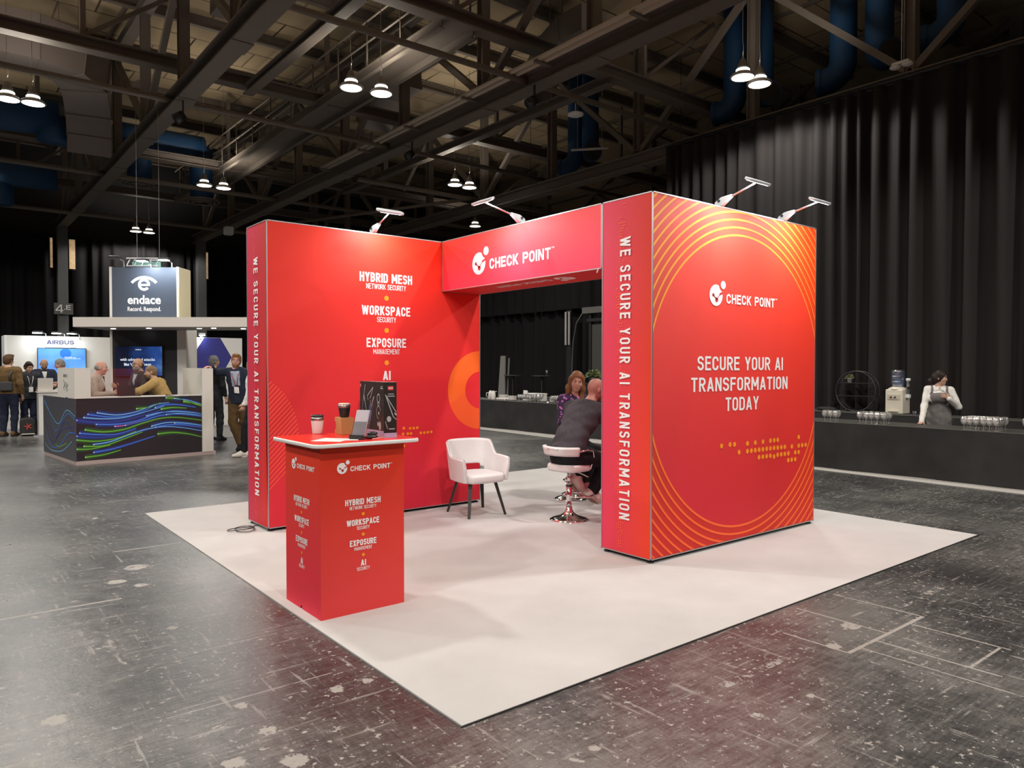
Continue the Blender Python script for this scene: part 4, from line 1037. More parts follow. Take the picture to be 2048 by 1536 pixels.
rm = MB(); rm.add([F_(0.012, 0.325), F_(0.036, 0.325), F_(0.036, 0.357), F_(0.012, 0.357)], [(0, 1, 2, 3)]); rm.add([S_(0.027, 0.318), S_(0.067, 0.318), S_(0.067, 0.346), S_(0.027, 0.346)], [(0, 1, 2, 3)])
lg = rm.build('logo', redp, t)
wl = MB(); text(wl, 'LEGO', F_(0.0145, 0.337)-bn*0.001, fu, Zv, 0.019, 0.009, bold=0.03); text(wl, 'LEGO', S_(0.031, 0.327)-bd*0.001, bn, Zv, 0.032, 0.011, bold=0.03)
wl.build('lettering', print_white, lg)
MB().add([F_(0.2, 0.1), F_(0.26, 0.1), F_(0.27, 0.2), F_(0.22, 0.21)], [(0, 1, 2, 3)]).build('picture_print', bluep, t)
# leaflet holder and papers
hd = Vector((0.52, -0.85, 0)).normalized(); hn = Vector((0.85, 0.52, 0)).normalized(); ho = Vector((0.346, 1.768, TZ))
t = thing('leaflet_holder', 'clear leaning leaflet holder with pale leaflets on the counter', 'holder', tuple(ho))
lean = (Zv*0.97+hn*0.14+hd*0.14).normalized()
MB().prism([(0, 0), (0.11, 0), (0.11, 0.255), (0, 0.255)], ho, hd, lean, hn*0.004).build('clear_back', pane_glass, t)
MB().prism([(0.008, 0.02), (0.1, 0.02), (0.1, 0.195), (0.008, 0.195)], ho-hn*0.018, hd, lean, hn*0.014).build('leaflet', mat('leaflet_lilac', (0.58, 0.56, 0.62), 0.5), t)
MB().prism([(0, 0), (0.11, 0), (0.11, 0.12), (0, 0.12)], ho-hn*0.024, hd, lean, hn*0.003).build('clear_front', pane_glass, t)
MB().prism([(0, 0), (0.11, 0), (0.11, 0.005), (0, 0.005)], ho-hn*0.03, hd, hn, (0, 0, 0.03)).build('foot', black_plastic, t)
t = thing('barcode_scanner', 'black folded handheld gadget lying beside the leaflet holder', 'gadget', (0.46, 1.69, TZ))
MB().ball((0.45, 1.70, TZ+0.014), 0.055, 0.03, 0.014).build('grip', black_plastic, t, smooth=True)
MB().ball((0.475, 1.725, TZ+0.032), 0.04, 0.028, 0.014).build('head', black_plastic, t, smooth=True)
paper = mat('paper', (0.78, 0.76, 0.74), 0.6)
def sheet(name, c, a, b, rot, z, label, m=paper, grp=None):
    ca, sa = math.cos(rot), math.sin(rot); u = Vector((ca, sa, 0)); v = Vector((-sa, ca, 0))
    return tag(MB().prism([(-a/2, -b/2), (a/2, -b/2), (a/2, b/2), (-a/2, b/2)], (c[0], c[1], z), u, v, (0, 0, 0.0012)).build(name, m), label, 'paper', grp)
sheet('flyer', (0.22, 1.79), 0.21, 0.20, 0.7, TZ, 'white flyer lying at the front of the red counter', grp='flyers on the counter')
sheet('flyer', (0.27, 1.74), 0.2, 0.1, -0.5, TZ+0.0014, 'white flyer partly under the foot of the leaflet holder', grp='flyers on the counter')
tag(MB().tube((0.43, 1.64, TZ+0.004), (0.54, 1.69, TZ+0.004), 0.004, n=8).build('pen', mat('pen_pink', (0.7, 0.35, 0.3), 0.4), smooth=True), 'thin pinkish pen lying in front of the toy carton', 'pen')

# ---------------------------------------------------------------- white armchair
def armchair(loc, rotz, label):
    t = thing('armchair', label, 'chair', loc, rotz); shell_m = mat('white_leatherette', (0.74, 0.735, 0.73), 0.45)
    NU, NV = 48, 12
    def plan(u, k):
        """u in -1..1 around the bucket, k = 0 seat level .. 1 top: outward flare"""
        a = abs(u); s = 1 if u > 0 else -1
        fl = 0.03*k
        if a < 0.5:
            th = a/0.5*PI/2; x = (0.245+fl)*math.sin(th)**0.75; y = -0.235-fl*1.6+0.19*(1-math.cos(th))**1.2
        else:
            f = (a-0.5)/0.5; x = 0.245+fl+0.012*math.sin(f*PI); y = -0.045-fl*1.6*(1-f)+0.285*f
        return s*x, y
    def top(u):
        a = abs(u)
        if a < 0.4: return 0.80-0.012*(a/0.4)**2
        if a < 0.58: f = (a-0.4)/0.18; f = f*f*(3-2*f); return 0.788-0.15*f
        return 0.638-0.012*(a-0.58)/0.42
    vs = []; fs = []
    for j in range(NV+1):
        for i in range(NU+1):
            u = -1+2*i/NU; zt = top(u); z0 = 0.375; k = j/NV; z = z0+(zt-z0)*k
            x, y = plan(u, k); 
            if abs(u) > 0.93: y -= 0.035*((abs(u)-0.93)/0.07)*abs(k-0.6)
            vs.append((x, y, z))
    for j in range(NV):
        for i in range(NU):
            u = -1+2*(i+0.5)/NU; hole = abs(u) < 0.30 and 1 <= j < (4 if abs(u) < 0.2 else 3)
            if not hole: fs.append((j*(NU+1)+i, j*(NU+1)+i+1, (j+1)*(NU+1)+i+1, (j+1)*(NU+1)+i))
    o = link_mesh('shell', vs, fs, shell_m, t, True, None, False)
    q = o.modifiers.new('solidify', 'SOLIDIFY'); q.thickness = 0.04; q.offset = 0
    q = o.modifiers.new('subsurf', 'SUBSURF'); q.levels = 1; q.render_levels = 2
    sm = MB()
    sm.prism([(x*0.97, y) for x, y in ([(-0.24, 0.2), (-0.24, -0.08), (-0.2, -0.18), (-0.1, -0.22), (0.1, -0.22), (0.2, -0.18), (0.24, -0.08), (0.24, 0.2), (0.2, 0.265), (0.0, 0.285), (-0.2, 0.265)])], (0, 0, 0.365), Xv, Yv, (0, 0, 0.095))
    sm.build('seat', shell_m, t, world=False, bevel=0.035, seg=4)
    pip = [(plan(u, 1)[0], plan(u, 1)[1], top(u)-0.002) for u in np.linspace(-0.98, 0.98, 60)]
    MB().path(pip, 0.005, 6).build('piping', mat('piping_grey', (0.55, 0.55, 0.55), 0.5), t, True, False)
    for sx, sy in ((-1, 1), (1, 1), (1, -1), (-1, -1)):
        a = Vector((0.15*sx, 0.14*sy, 0.375)); b = Vector((0.225*sx, 0.237*sy, CZ)); d = (b-a).normalized()
        M = Matrix.Rotation(math.atan2(sy*0.237, sx*0.225)+PI/2, 3, 'Z')
        A = [a+M@Vector((p*0.021, q*0.013, 0)) for p, q in ((-1,-1),(1,-1),(1,1),(-1,1))]; B = [b+M@Vector((p*0.013, q*0.010, 0)) for p, q in ((-1,-1),(1,-1),(1,1),(-1,1))]
        MB().add(A+B, [(0,1,2,3),(7,6,5,4),(0,4,5,1),(1,5,6,2),(2,6,7,3),(3,7,4,0)]).build('leg', mat('leg_black', (0.02, 0.018, 0.016), 0.45), t, world=False)
    return t
armchair((2.82, 3.795, 0), math.radians(174.3), 'white leatherette tub armchair with splayed black legs on the carpet')

# ---------------------------------------------------------------- bar stools and the white table
def bar_stool(loc, rotz, label, seat_z=0.595, back=True):
    t = thing('bar_stool', label, 'stool', loc, rotz, group='white bar stools')
    wl = mat('white_leatherette', (0.74, 0.735, 0.73), 0.45)
    MB().lathe([(0.205, CZ), (0.205, CZ+0.006), (0.17, CZ+0.02), (0.09, CZ+0.045), (0.05, CZ+0.075), (0.034, CZ+0.11), (0.032, 0.14)], (0, 0, 0), 40).build('base', chrome, t, True, False)
    MB().tube((0, 0, 0.12), (0, 0, 0.40), 0.031, n=24).build('column', chrome, t, True, False)
    MB().tube((0, 0, 0.36), (0, 0, seat_z-0.075), 0.022, n=20).build('piston', chrome, t, True, False)
    MB().tube((0, 0, 0.355), (0, 0, 0.375), 0.036, n=24).build('collar', black_plastic, t, True, False)
    fr = [(0.03*math.sin(a)+0.0, 0.13-0.13*math.cos(a), 0.25) for a in (0,)]
    fr = [(0.17*math.sin(a), 0.14-0.15*math.cos(a)*1.0, 0.25) for a in np.linspace(0.15, 2*PI-0.15, 24)]
    MB().path([(0.03, 0, 0.25)]+fr+[(-0.03, 0, 0.25)], 0.011, 10).build('footrest', chrome, t, True, False)
    pr = round_rect(-0.2, -0.19, 0.2, 0.19, 0.12, 8)
    MB().prism(pr, (0, 0, seat_z-0.075), Xv, Yv, (0, 0, 0.075)).build('seat', wl, t, world=False, bevel=0.025, seg=4)
    if not back: return t
    # low wrapped backrest
    P = []
    for j in range(5):
        z = seat_z+0.1+0.085*j/4; row = []
        for i in range(25):
            a = -PI/2+(i/24-0.5)*2.2; r = 0.235+0.02*j/4; row.append((r*1.05*math.cos(a), r*math.sin(a)+0.0, z))
        P.append(row)
    MB().grid(P).build('backrest', wl, t, True, False, solid=0.035)
    for s in (-1, 1):
        pts = [(s*0.215, -0.13, seat_z+0.14), (s*0.235, 0.02, seat_z+0.155), (s*0.235, 0.1, seat_z+0.14), (s*0.225, 0.13, seat_z+0.08), (s*0.19, 0.12, seat_z-0.05), (s*0.1, 0.09, seat_z-0.075)]
        MB().path(pts, 0.009, 8).build('armrest', chrome, t, True, False)
    MB().path([(-0.16, -0.2, seat_z+0.16), (-0.06, -0.262, seat_z+0.165), (0.06, -0.262, seat_z+0.165), (0.16, -0.2, seat_z+0.16)], 0.007, 8).build('back_rail', chrome, t, True, False)
    MB().path([(0.02, 0.03, seat_z-0.085), (0.1, 0.06, seat_z-0.1), (0.2, 0.07, seat_z-0.13)], 0.006, 8).build('lever', chrome, t, True, False)
    return t
bar_stool((3.387, 2.928, 0), math.radians(-84), 'white and chrome bar stool under the man in the grey suit')
bar_stool((4.24, 3.80, 0), math.radians(168), 'white and chrome bar stool under the woman in the floral blouse', back=False)
t = thing('bar_table', 'round white bar table half hidden by the red block', 'table', (4.36, 2.86, 0))
MB().lathe([(0, 0.945), (0.29, 0.945), (0.3, 0.955), (0.3, 0.965), (0.29, 0.975), (0, 0.975)], (4.36, 2.86, 0), 48).build('tabletop', white_plastic, t, smooth=True)
MB().tube((4.36, 2.86, 0.03), (4.36, 2.86, 0.945), 0.035, n=20).build('column', white_plastic, t, smooth=True)
MB().lathe([(0.24, CZ), (0.24, CZ+0.012), (0.05, CZ+0.03), (0.036, CZ+0.05)], (4.36, 2.86, 0), 40).build('base', white_plastic, t, smooth=True)

# ---------------------------------------------------------------- black-clothed bars with glasses
strip_m = mat('pale_floor_strip', (0.42, 0.40, 0.37), 0.9)
t = MB().add([(8.78, -4.5, 0), (9.6, -4.5, 0), (10.6, 14.5, 0), (9.3, 14.5, 0), (8.78, -4.5, 0.006), (9.6, -4.5, 0.006), (10.6, 14.5, 0.006), (9.3, 14.5, 0.006)], [(0,3,2,1),(4,5,6,7),(0,1,5,4),(1,2,6,5),(2,3,7,6),(3,0,4,7)]).build('floor_strip', strip_m, origin=(9.3, 5, 0))
tag(t, 'pale carpet strip along the foot of the black bar', 'carpet')
cloth_m = fabric('table_cloth_black', (0.026, 0.025, 0.025), 0.8, 0.2, 3.0)
top_m = mat('table_cloth_top', (0.05, 0.047, 0.04), 0.6)
def bar(name, x0, x1, y0, y1, z, label, seed):
    t = thing(name, label, 'table', ((x0+x1)/2, (y0+y1)/2, 0.007), group='black clothed bar tables')
    rnd = random.Random(seed)
    def skirt(x, s):
        rows = []
        n = int((y1-y0)/0.08)
        for j, zz in enumerate(np.linspace(0.012, z-0.004, 7)):
            k = 1-j/6; row = []
            for i in range(n+1):
                y = y0+(y1-y0)*i/n
                d = (0.035*math.sin(y*1.9+seed)+0.022*math.sin(y*4.3+seed*2)+0.012*math.sin(y*9.1))*k + 0.012*math.sin(y*3+zz*8)*k
                row.append((x+s*(0.02*k+d*0.8), y, zz))
            rows.append(row)
        return rows
    MB().grid(skirt(x0, -1)).build('front_skirt', cloth_m, t, True)
    MB().box(x0-0.004, y0-0.004, z-0.012, x1+0.004, y1+0.004, z).build('top_cloth', top_m, t, bevel=0.004)
    MB().box(x0+0.01, y0, 0.012, x1, y0+0.01, z-0.012).build('end_skirt', cloth_m, t)
    MB().box(x0+0.01, y1-0.01, 0.012, x1, y1, z-0.012).build('end_skirt', cloth_m, t)
    MB().box(x1-0.01, y0, 0.012, x1, y1, z-0.012).build('back_skirt', cloth_m, t)
    return t
BZ = 0.735; BLZ = 0.735
bar('bar_table', 9.3, 10.05, -3.2, 6.6, BZ, 'long black-clothed bar with rows of wine glasses', 1)
bar('bar_table', 9.72, 10.5, 7.0, 14.2, BLZ, 'black-clothed buffet table seen through the booth opening', 2)
bar('bar_table', 11.2, 11.83, -3.0, 6.0, 0.78, 'black-clothed back table carrying the water cooler', 3)
bar('bar_table', 11.6, 12.3, 9.4, 13.0, 0.75, 'black-clothed rear table behind the buffet', 4)

def wine_glass(x, y, z, label, first=[None], group='wine glasses on the bar', s=1.0):
    if first[0] is None:
        prof = [(0.034, 0), (0.034, 0.002), (0.006, 0.006), (0.004, 0.012), (0.004, 0.06), (0.012, 0.068), (0.034, 0.088), (0.044, 0.115), (0.043, 0.145), (0.036, 0.178), (0.034, 0.178), (0.041, 0.145), (0.042, 0.115), (0.032, 0.09), (0.0, 0.072)]
        o = MB().lathe(prof, (0, 0, 0), 16).build('wine_glass', clear_glass, smooth=True, origin=(0, 0, 0)); first[0] = o
    else:
        o = first[0].copy(); COL.objects.link(o)
    o.location = (x, y, z); o.scale = (s, s, s); tag(o, label, 'glass', group); return o
rnd = random.Random(4)
def glass_block(x0, y0, nx, ny, dx, dy, lab, z=BZ, s=1.0, grp='wine glasses on the bar'):
    for i in range(nx):
        for j in range(ny):
            wine_glass(x0+dx*i+rnd.uniform(-.008, .008), y0+dy*j+rnd.uniform(-.008, .008), z, lab, group=grp, s=s)
glass_block(9.42, 3.21, 2, 3, 0.085, 0.088, 'wine glass in the small cluster beside the red block')
glass_block(9.44, 2.47, 3, 5, 0.09, 0.09, 'wine glass in the middle cluster on the bar')
glass_block(9.42, 0.98, 5, 6, 0.082, 0.078, 'wine glass in the big cluster right of the waitress')
glass_block(9.42, 0.35, 2, 4, 0.095, 0.095, 'wide wine glass at the right edge of the bar', s=1.12)
# buffet through the opening
glass_block(9.82, 11.22, 4, 6, 0.085, 0.082, 'wine glass among the cups on the buffet table', z=BLZ, grp='glasses on the buffet')
glass_block(9.86, 10.1, 2, 5, 0.085, 0.085, 'wine glass by the coffee urn end of the buffet', z=BLZ, grp='glasses on the buffet')
glass_block(9.80, 10.88, 2, 2, 0.1, 0.12, 'large stemmed glass in the middle of the buffet', z=BLZ, s=1.15, grp='glasses on the buffet')
china = mat('white_china', (0.72, 0.7, 0.66), 0.25)
def plates(x, y, z, n, r, label):
    for k in range(n):
        if k == 0 and not hasattr(plates, 'p'):
            o = MB().lathe([(0, 0.004), (0.6, 0.004), (0.62, 0), (0.66, 0.004), (1, 0.016), (1, 0.02), (0.64, 0.01), (0, 0.009)], (0, 0, 0), 28).build('plate', china, smooth=True, origin=(0, 0, 0)); plates.p = o
        else: o = plates.p.copy(); COL.objects.link(o)
        o.location = (x, y, z+0.009*k); o.scale = (r, r, 1); tag(o, label, 'plate', 'stacked plates on the buffet')
plates(10.05, 12.55, BLZ, 14, 0.13, 'white plate in the tall stack at the far end of the buffet')
plates(10.05, 12.2, BLZ, 12, 0.12, 'white plate in the second stack from the far end of the buffet')
plates(10.1, 10.62, BLZ, 13, 0.12, 'white plate in the stack beside the coffee pots')
def cup(x, y, z, label):
    if not hasattr(cup, 'p'):
        t = thing('coffee_cup', label, 'cup', (x, y, z), group='white cups on the buffet')
        MB().lathe([(0.022, 0), (0.028, 0.004), (0.036, 0.03), (0.04, 0.06), (0.037, 0.06), (0.032, 0.03), (0, 0.01)], (0, 0, 0), 18).build('bowl', china, t, True, False)
        MB().path([(0.035+0.02*math.sin(a), 0, 0.033-0.02*math.cos(a)) for a in np.linspace(0.2, PI-0.2, 9)], 0.004, 6).build('handle', china, t, True, False)
        cup.p = t
    else:
        t = copy_tree(cup.p); t.location = (x, y, z); t.rotation_euler.z = rnd.uniform(-1, 1); tag(t, label)
for i in range(3):
    for j in range(4): cup(9.84+0.1*i, 12.45-0.0+0.1*j-0.2, BLZ, 'white coffee cup in front of the plate stacks')
def pot(x, y, z, label, m, s=1.0):
    t = thing('coffee_pot', label, 'pot', (x, y, z), group='coffee pots on the buffet')
    MB().lathe([(0.06*s, 0), (0.065*s, 0.01), (0.062*s, 0.15*s), (0.05*s, 0.19*s), (0.035*s, 0.21*s), (0.035*s, 0.225*s), (0, 0.235*s)], (x, y, z), 24).build('body', m, t, smooth=True)
    MB().path([(x-0.055*s, y+0.03*s, z+0.18*s), (x-0.095*s, y+0.05*s, z+0.17*s), (x-0.1*s, y+0.055*s, z+0.09*s), (x-0.06*s, y+0.03*s, z+0.05*s)], 0.009*s, 8).build('handle', m, t, smooth=True)
    MB().tube((x+0.03*s, y-0.02*s, z+0.2*s), (x+0.07*s, y-0.05*s, z+0.215*s), 0.012*s, 0.008*s, 8).build('spout', m, t)
pot(9.95, 12.88, BLZ, 'white vacuum coffee pot at the far end of the buffet', china)
pot(10.02, 13.1, BLZ, 'white vacuum coffee pot half behind the red wall', china)
pot(9.98, 10.38, BLZ, 'steel coffee pot beside the dark basket', steel_dull, 0.8)
t = thing('menu_card', 'white folded menu card standing behind the buffet cups', 'card', (10.35, 12.0, BLZ))
MB().prism([(0, 0), (0.16, 0), (0.15, 0.26), (0.01, 0.26)], (10.3, 12.06, BLZ), (0.1, -1, 0), (0, 0, 1), (0.004, 0, 0)).build('front_leaf', paper, t)
MB().prism([(0, 0), (0.16, 0), (0.15, 0.25), (0.01, 0.25)], (10.38, 12.06, BLZ), (0.1, -1, 0), (-0.25, 0, 0.97), (0.004, 0, 0)).build('back_leaf', paper, t)
t = thing('milk_crate', 'low white box of supplies behind the buffet glasses', 'box', (10.3, 11.5, BLZ))
MB().box(10.2, 11.25, BLZ, 10.42, 11.75, BLZ+0.2).build('tub', china, t, bevel=0.012)
MB().box(10.19, 11.24, BLZ+0.17, 10.43, 11.76, BLZ+0.185).build('rim', china, t, bevel=0.005)
t = thing('bread_basket', 'dark wicker basket between plates and glasses on the buffet', 'basket', (9.95, 10.45, BLZ))
MB().lathe([(0.1, 0), (0.11, 0.005), (0.14, 0.1), (0.145, 0.11), (0.132, 0.11), (0.1, 0.02), (0, 0.02)], (10.15, 10.3, BLZ), 24).build('bowl', fabric('wicker_dark', (0.05, 0.03, 0.02), 0.7, 0.4, 40), t, smooth=True)
MB().path([(10.15, 10.3+0.14*math.cos(a), BLZ+0.1+0.12*math.sin(a)) for a in np.linspace(0, PI, 14)], 0.009, 8).build('handle', MATS['wicker_dark'], t, smooth=True)
t = thing('sugar_stand', 'tiny chrome stand at the front edge of the buffet', 'stand', (9.85, 10.62, BLZ))
MB().lathe([(0.05, 0), (0.05, 0.006), (0.012, 0.03), (0.012, 0.06), (0.05, 0.075), (0.055, 0.085), (0, 0.08)], (9.83, 10.55, BLZ), 20).build('dish', steel_dull, t, smooth=True)

# round display shelf with its pot plant, and the water cooler
BT = 0.78
t = thing('round_shelf', 'black hoop shelf standing on the back table', 'shelf', (11.6, 3.98, BT))
hc = Vector((11.62, 3.98, BT+0.375))
MB().path([hc+Vector((0, 0.37*math.cos(a), 0.37*math.sin(a))) for a in np.arange(0, 2*PI, PI/36)], 0.012, 8, close=True).build('hoop', black_metal, t, smooth=True)
MB().path([hc+Vector((0.16, 0.37*math.cos(a), 0.37*math.sin(a))) for a in np.arange(0, 2*PI, PI/36)], 0.008, 8, close=True).build('hoop', black_metal, t, smooth=True)
for z, hw in ((BT+0.28, 0.355), (BT+0.52, 0.33)):
    MB().box(hc.x, hc.y-hw, z, hc.x+0.16, hc.y+hw, z+0.012).build('shelf_board', black_metal, t)
for s in (-1, 1): MB().box(hc.x-0.03, hc.y+s*0.16-0.02, BT, hc.x+0.19, hc.y+s*0.16+0.02, BT+0.045).build('foot', black_metal, t)
leaf_m = fabric('leaf_pale', (0.22, 0.27, 0.12), 0.6, 0.4, 30)
def pot_plant(x, y, z, r, h, spread, n, label, seed, pm):
    t = thing('potted_plant', label, 'plant', (x, y, z), group=None)
    MB().lathe([(r*0.72, 0), (r, h), (r*1.06, h), (r*1.06, h*1.06), (r*0.9, h*1.06), (r*0.85, h*0.9), (0, h*0.9)], (x, y, z), 20).build('pot', pm, t, smooth=True)
    mb = MB(); q = random.Random(seed)
    for k in range(n):
        a = q.uniform(0, 2*PI); e = q.uniform(0.1, 1.4); l = spread*q.uniform(0.5, 1.0)
        d = Vector((math.cos(a)*math.cos(e), math.sin(a)*math.cos(e), math.sin(e))); b = Vector((x, y, z+h*0.95))+d*l*0.35; s = d.cross(Vector((0, 0, 1)))
        s = (s.normalized() if s.length > 0.01 else Vector((1, 0, 0))); w = l*0.16; tip = b+d*l*0.65+Vector((0, 0, -0.1*l)); up = s.cross(d)*w*0.4
        mb.add([b, b+d*l*0.3+s*w, tip, b+d*l*0.3-s*w, b+d*l*0.35+up], [(0, 1, 4), (1, 2, 4), (2, 3, 4), (3, 0, 4)])
    mb.build('foliage', leaf_m, t)
    return t
pot_plant(hc.x+0.08, 4.13, BT+0.532, 0.048, 0.075, 0.11, 90, 'small pale pot plant on the black hoop shelf', 2, china)
pot_plant(11.75, 10.93, 1.19-0.0, 0.08, 0.12, 0.3, 150, 'bushy plant in a pale pot behind the seated pair', 3, china)
t = thing('plant_stand', 'dark plinth under the bushy plant behind the seated pair', 'plinth', (11.75, 10.93, 0.75))
MB().box(11.6, 10.72, 0.75, 11.9, 11.14, 1.17).build('body', black_plastic, t); MB().box(11.58, 10.7, 1.17, 11.92, 11.16, 1.19).build('top', black_plastic, t, bevel=0.004)
t = thing('water_cooler', 'cream water cooler with a blue bottle on the back table', 'cooler', (11.55, 3.2, BT))
cream = mat('cooler_cream', (0.62, 0.58, 0.48), 0.4)
MB().box(11.42, 3.05, BT, 11.72, 3.35, BT+0.43).build('body', cream, t, bevel=0.02)
MB().lathe([(0.155, 0), (0.15, 0.02), (0.1, 0.045), (0.08, 0.055)], (11.57, 3.2, BT+0.425), 28).build('collar', cream, t, smooth=True)
MB().box(11.405, 3.1, BT+0.25, 11.425, 3.31, BT+0.35).build('tap_panel', mat('cooler_tan', (0.5, 0.46, 0.36), 0.4), t, bevel=0.006)
for y, m in ((3.24, mat('tap_red', (0.12, 0.02, 0.02), 0.4)), (3.17, mat('tap_blue', (0.05, 0.07, 0.1), 0.4))): MB().tube((11.405, y, BT+0.3), (11.37, y, BT+0.29), 0.014, n=10).build('tap', m, t, smooth=True)
MB().box(11.385, 3.12, BT+0.04, 11.42, 3.29, BT+0.055).build('drip_tray', MATS['cooler_tan'], t)
bw = glass_mat('bottle_blue', (0.35, 0.48, 0.78), 0.12, 0.06)
MB().lathe([(0.03, 0), (0.1, 0.03), (0.112, 0.06), (0.112, 0.1), (0.106, 0.11), (0.112, 0.12), (0.112, 0.2), (0.106, 0.21), (0.112, 0.22), (0.112, 0.27), (0.1, 0.3), (0, 0.305)], (11.57, 3.2, BT+0.47), 28).build('bottle', bw, t, smooth=True)
MB().tube((11.57, 3.025, BT+0.33), (11.57, 3.025, BT+0.58), 0.033, n=16).build('cup_tube', glass_mat('tube_smoke', (0.5, 0.52, 0.55), 0.06, 0.0), t, smooth=True)
MB().tube((11.57, 3.025, BT+0.58), (11.57, 3.025, BT+0.625), 0.037, n=16).build('cup_cap', white_plastic, t, smooth=True)
MB().box(11.53, 2.99, BT+0.28, 11.61, 3.06, BT+0.345).build('cup_bracket', white_plastic, t, bevel=0.008)
t = tag(MB().lathe([(0.03, 0), (0.035, 0.06), (0.033, 0.06), (0.028, 0.004), (0, 0.004)], (11.5, 2.88, BT), 16).build('tumbler', bw, smooth=True), 'small blue tumbler right of the water cooler', 'cup')
t = thing('folded_cloth', 'crumpled dark cloth left of the hoop shelf', 'cloth', (11.5, 4.55, BT))
MB().ball((11.55, 4.5, BT+0.03), 0.12, 0.2, 0.04).build('cloth', cloth_m, t, smooth=True)

# background seen through the booth opening
t = thing('leaning_board', 'tall tapering grey board leaning by the drape behind the buffet', 'panel', (13.0, 16.5, 0))
MB().prism([(0, 0), (0.42, 0), (0.3, 1.97), (0.06, 1.97)], (13.0, 16.72, 0), (0, -1, 0), (0.06, 0, 1), (0.04, 0, 0)).build('board', mat('board_grey', (0.17, 0.165, 0.15), 0.6), t)
MB().prism([(0, 0), (0.05, 0), (0.05, 1.9), (0, 1.9)], (13.05, 16.3, 0), (0, -1, 0), (0.1, 0.05, 1), (0.03, 0, 0)).build('prop_leg', MATS['board_grey'], t)
def poseur(x, y, label):
    t = thing('poseur_table', label, 'table', (x, y, 0), group='dark standing tables')
    MB().lathe([(0, 1.315), (0.3, 1.315), (0.3, 1.34), (0, 1.34)], (x, y, 0), 32).build('tabletop', mat('dark_laminate', (0.06, 0.06, 0.065), 0.25), t)
    MB().tube((x, y, 0.02), (x, y, 1.315), 0.035, n=14).build('column', black_metal, t); MB().lathe([(0.25, 0), (0.25, 0.015), (0.04, 0.03)], (x, y, 0), 28).build('base', black_metal, t)
poseur(13.2, 14.65, 'dark standing table in front of the drape, bearing a small glass'); poseur(13.2, 16.1, 'dark standing table beside the grey leaning board')
o = wine_glass(13.2, 14.42, 1.34, 'lone glass on the dark standing table', group=None, s=0.9)
t = thing('roller_shutter', 'grey slatted roller shutter behind the seated pair', 'shutter', (14.3, 13.2, 0))
mb = MB()
for k in range(58): mb.box(14.28, 12.3, 0.02+0.05*k, 14.31+0.012*(k % 2), 13.55, 0.068+0.05*k)
mb.build('slats', mat('shutter_grey', (0.06, 0.058, 0.05), 0.5), t)
MB().box(14.25, 13.55, 0, 14.35, 13.65, 3.26).build('guide', black_metal, t); MB().box(14.2, 12.2, 3.0, 14.36, 13.7, 3.1).build('head_box', black_metal, t)
tag(MB().box(14.15, 12.2, 3.26, 14.35, 13.85, 3.45).build('ledge', mat('ledge_grey', (0.12, 0.115, 0.1), 0.6)), 'grey ledge above the roller shutter', 'ledge')
t = thing('conduit', 'pair of short white vertical conduits left of the roller shutter', 'conduit', (14.1, 14.9, 2.3))
MB().box(14.56, 14.76, 0, 14.6, 15.0, 3.45).build('backing_post', black_metal, t)
for dy in (0, 0.16): MB().tube((14.5, 14.96-dy, 2.32), (14.5, 14.96-dy, 3.4), 0.04, n=10).build('tube', mat('conduit_white', (0.4, 0.4, 0.4), 0.4), t)
tag(MB().path([(14.3, 13.8, 3.47), (14.3, 14.25, 3.0), (14.3, 14.4, 2.4), (14.3, 14.45, 1.6), (14.3, 14.45, 0.0)], 0.02, 6).build('hanging_cable', mat('cable_mid', (0.1, 0.1, 0.1), 0.5), smooth=True), 'cable hanging from the ledge by the roller shutter', 'cable')

# ---------------------------------------------------------------- the sign tower and its canopy (turned to face the aisle)
TA = math.atan2(-0.6247, 0.7809)
u = Vector((math.cos(TA), math.sin(TA), 0)); b = Vector((-u.y, u.x, 0))     # along the front, and away from it
dark_print = mat('slate_print', srgb(62, 70, 84), 0.5); stand_white = mat('stand_white', (0.66, 0.63, 0.58), 0.6); edge_cream = mat('edge_cream', (0.62, 0.55, 0.36), 0.6)
T0 = Vector((1.18, 14.48, 0))       # left front foot of the tower
def TP(a, d, z): return T0+u*a+b*d+Zv*z
def tbox(mb, a0, d0, z0, a1, d1, z1): return mb.prism([(a0, d0), (a1, d0), (a1, d1), (a0, d1)], T0+Zv*z0, u, b, (0, 0, z1-z0))
t = thing('sign_tower', 'lit blue-grey sign tower with an eye emblem above the pale canopy', 'sign tower', tuple(TP(0.7, 0.3, 0)))
tbox(MB(), 0.02, 0.03, 0, 1.39, 0.55, 3.66).build('core', dark_print, t)
tbox(MB(), 0.03, 0, 2.4, 1.375, 0.03, 3.66).build('sign_panel', dark_print, t)
tbox(MB(), 0.03, 0, 0, 1.375, 0.03, 2.4).build('lower_panel', mat('dark_print', (0.03, 0.028, 0.032), 0.3), t)
tbox(MB(), -0.02, -0.005, 0, 0.03, 0.55, 3.67).build('edge_strip', stand_white, t)
tbox(MB(), 1.375, -0.005, 0, 1.41, 0.55, 3.67).build('edge_strip', stand_white, t)
tbox(MB(), 1.41, 0.0, 2.4, 1.425, 0.55, 3.66).build('side_panel', edge_cream, t)
tbox(MB(), 1.41, -0.02, 0, 1.57, 0.5, 2.4).build('post', stand_white, t)
lo = MB(); off = -0.003
def arcband(mb, c, r0, r1, a0, a1, n=20, ta=1.0):
    for i in range(n):
        p, q = a0+(a1-a0)*i/n, a0+(a1-a0)*(i+1)/n
        mb.add([TP(c[0]+k*math.cos(s), off, c[1]+k*math.sin(s)) for k, s in ((r0, p), (r1, p), (r1, q), (r0, q))], [(0, 1, 2, 3)])
arcband(lo, (0.70, 3.11), 0.315, 0.37, math.radians(42), math.radians(138))
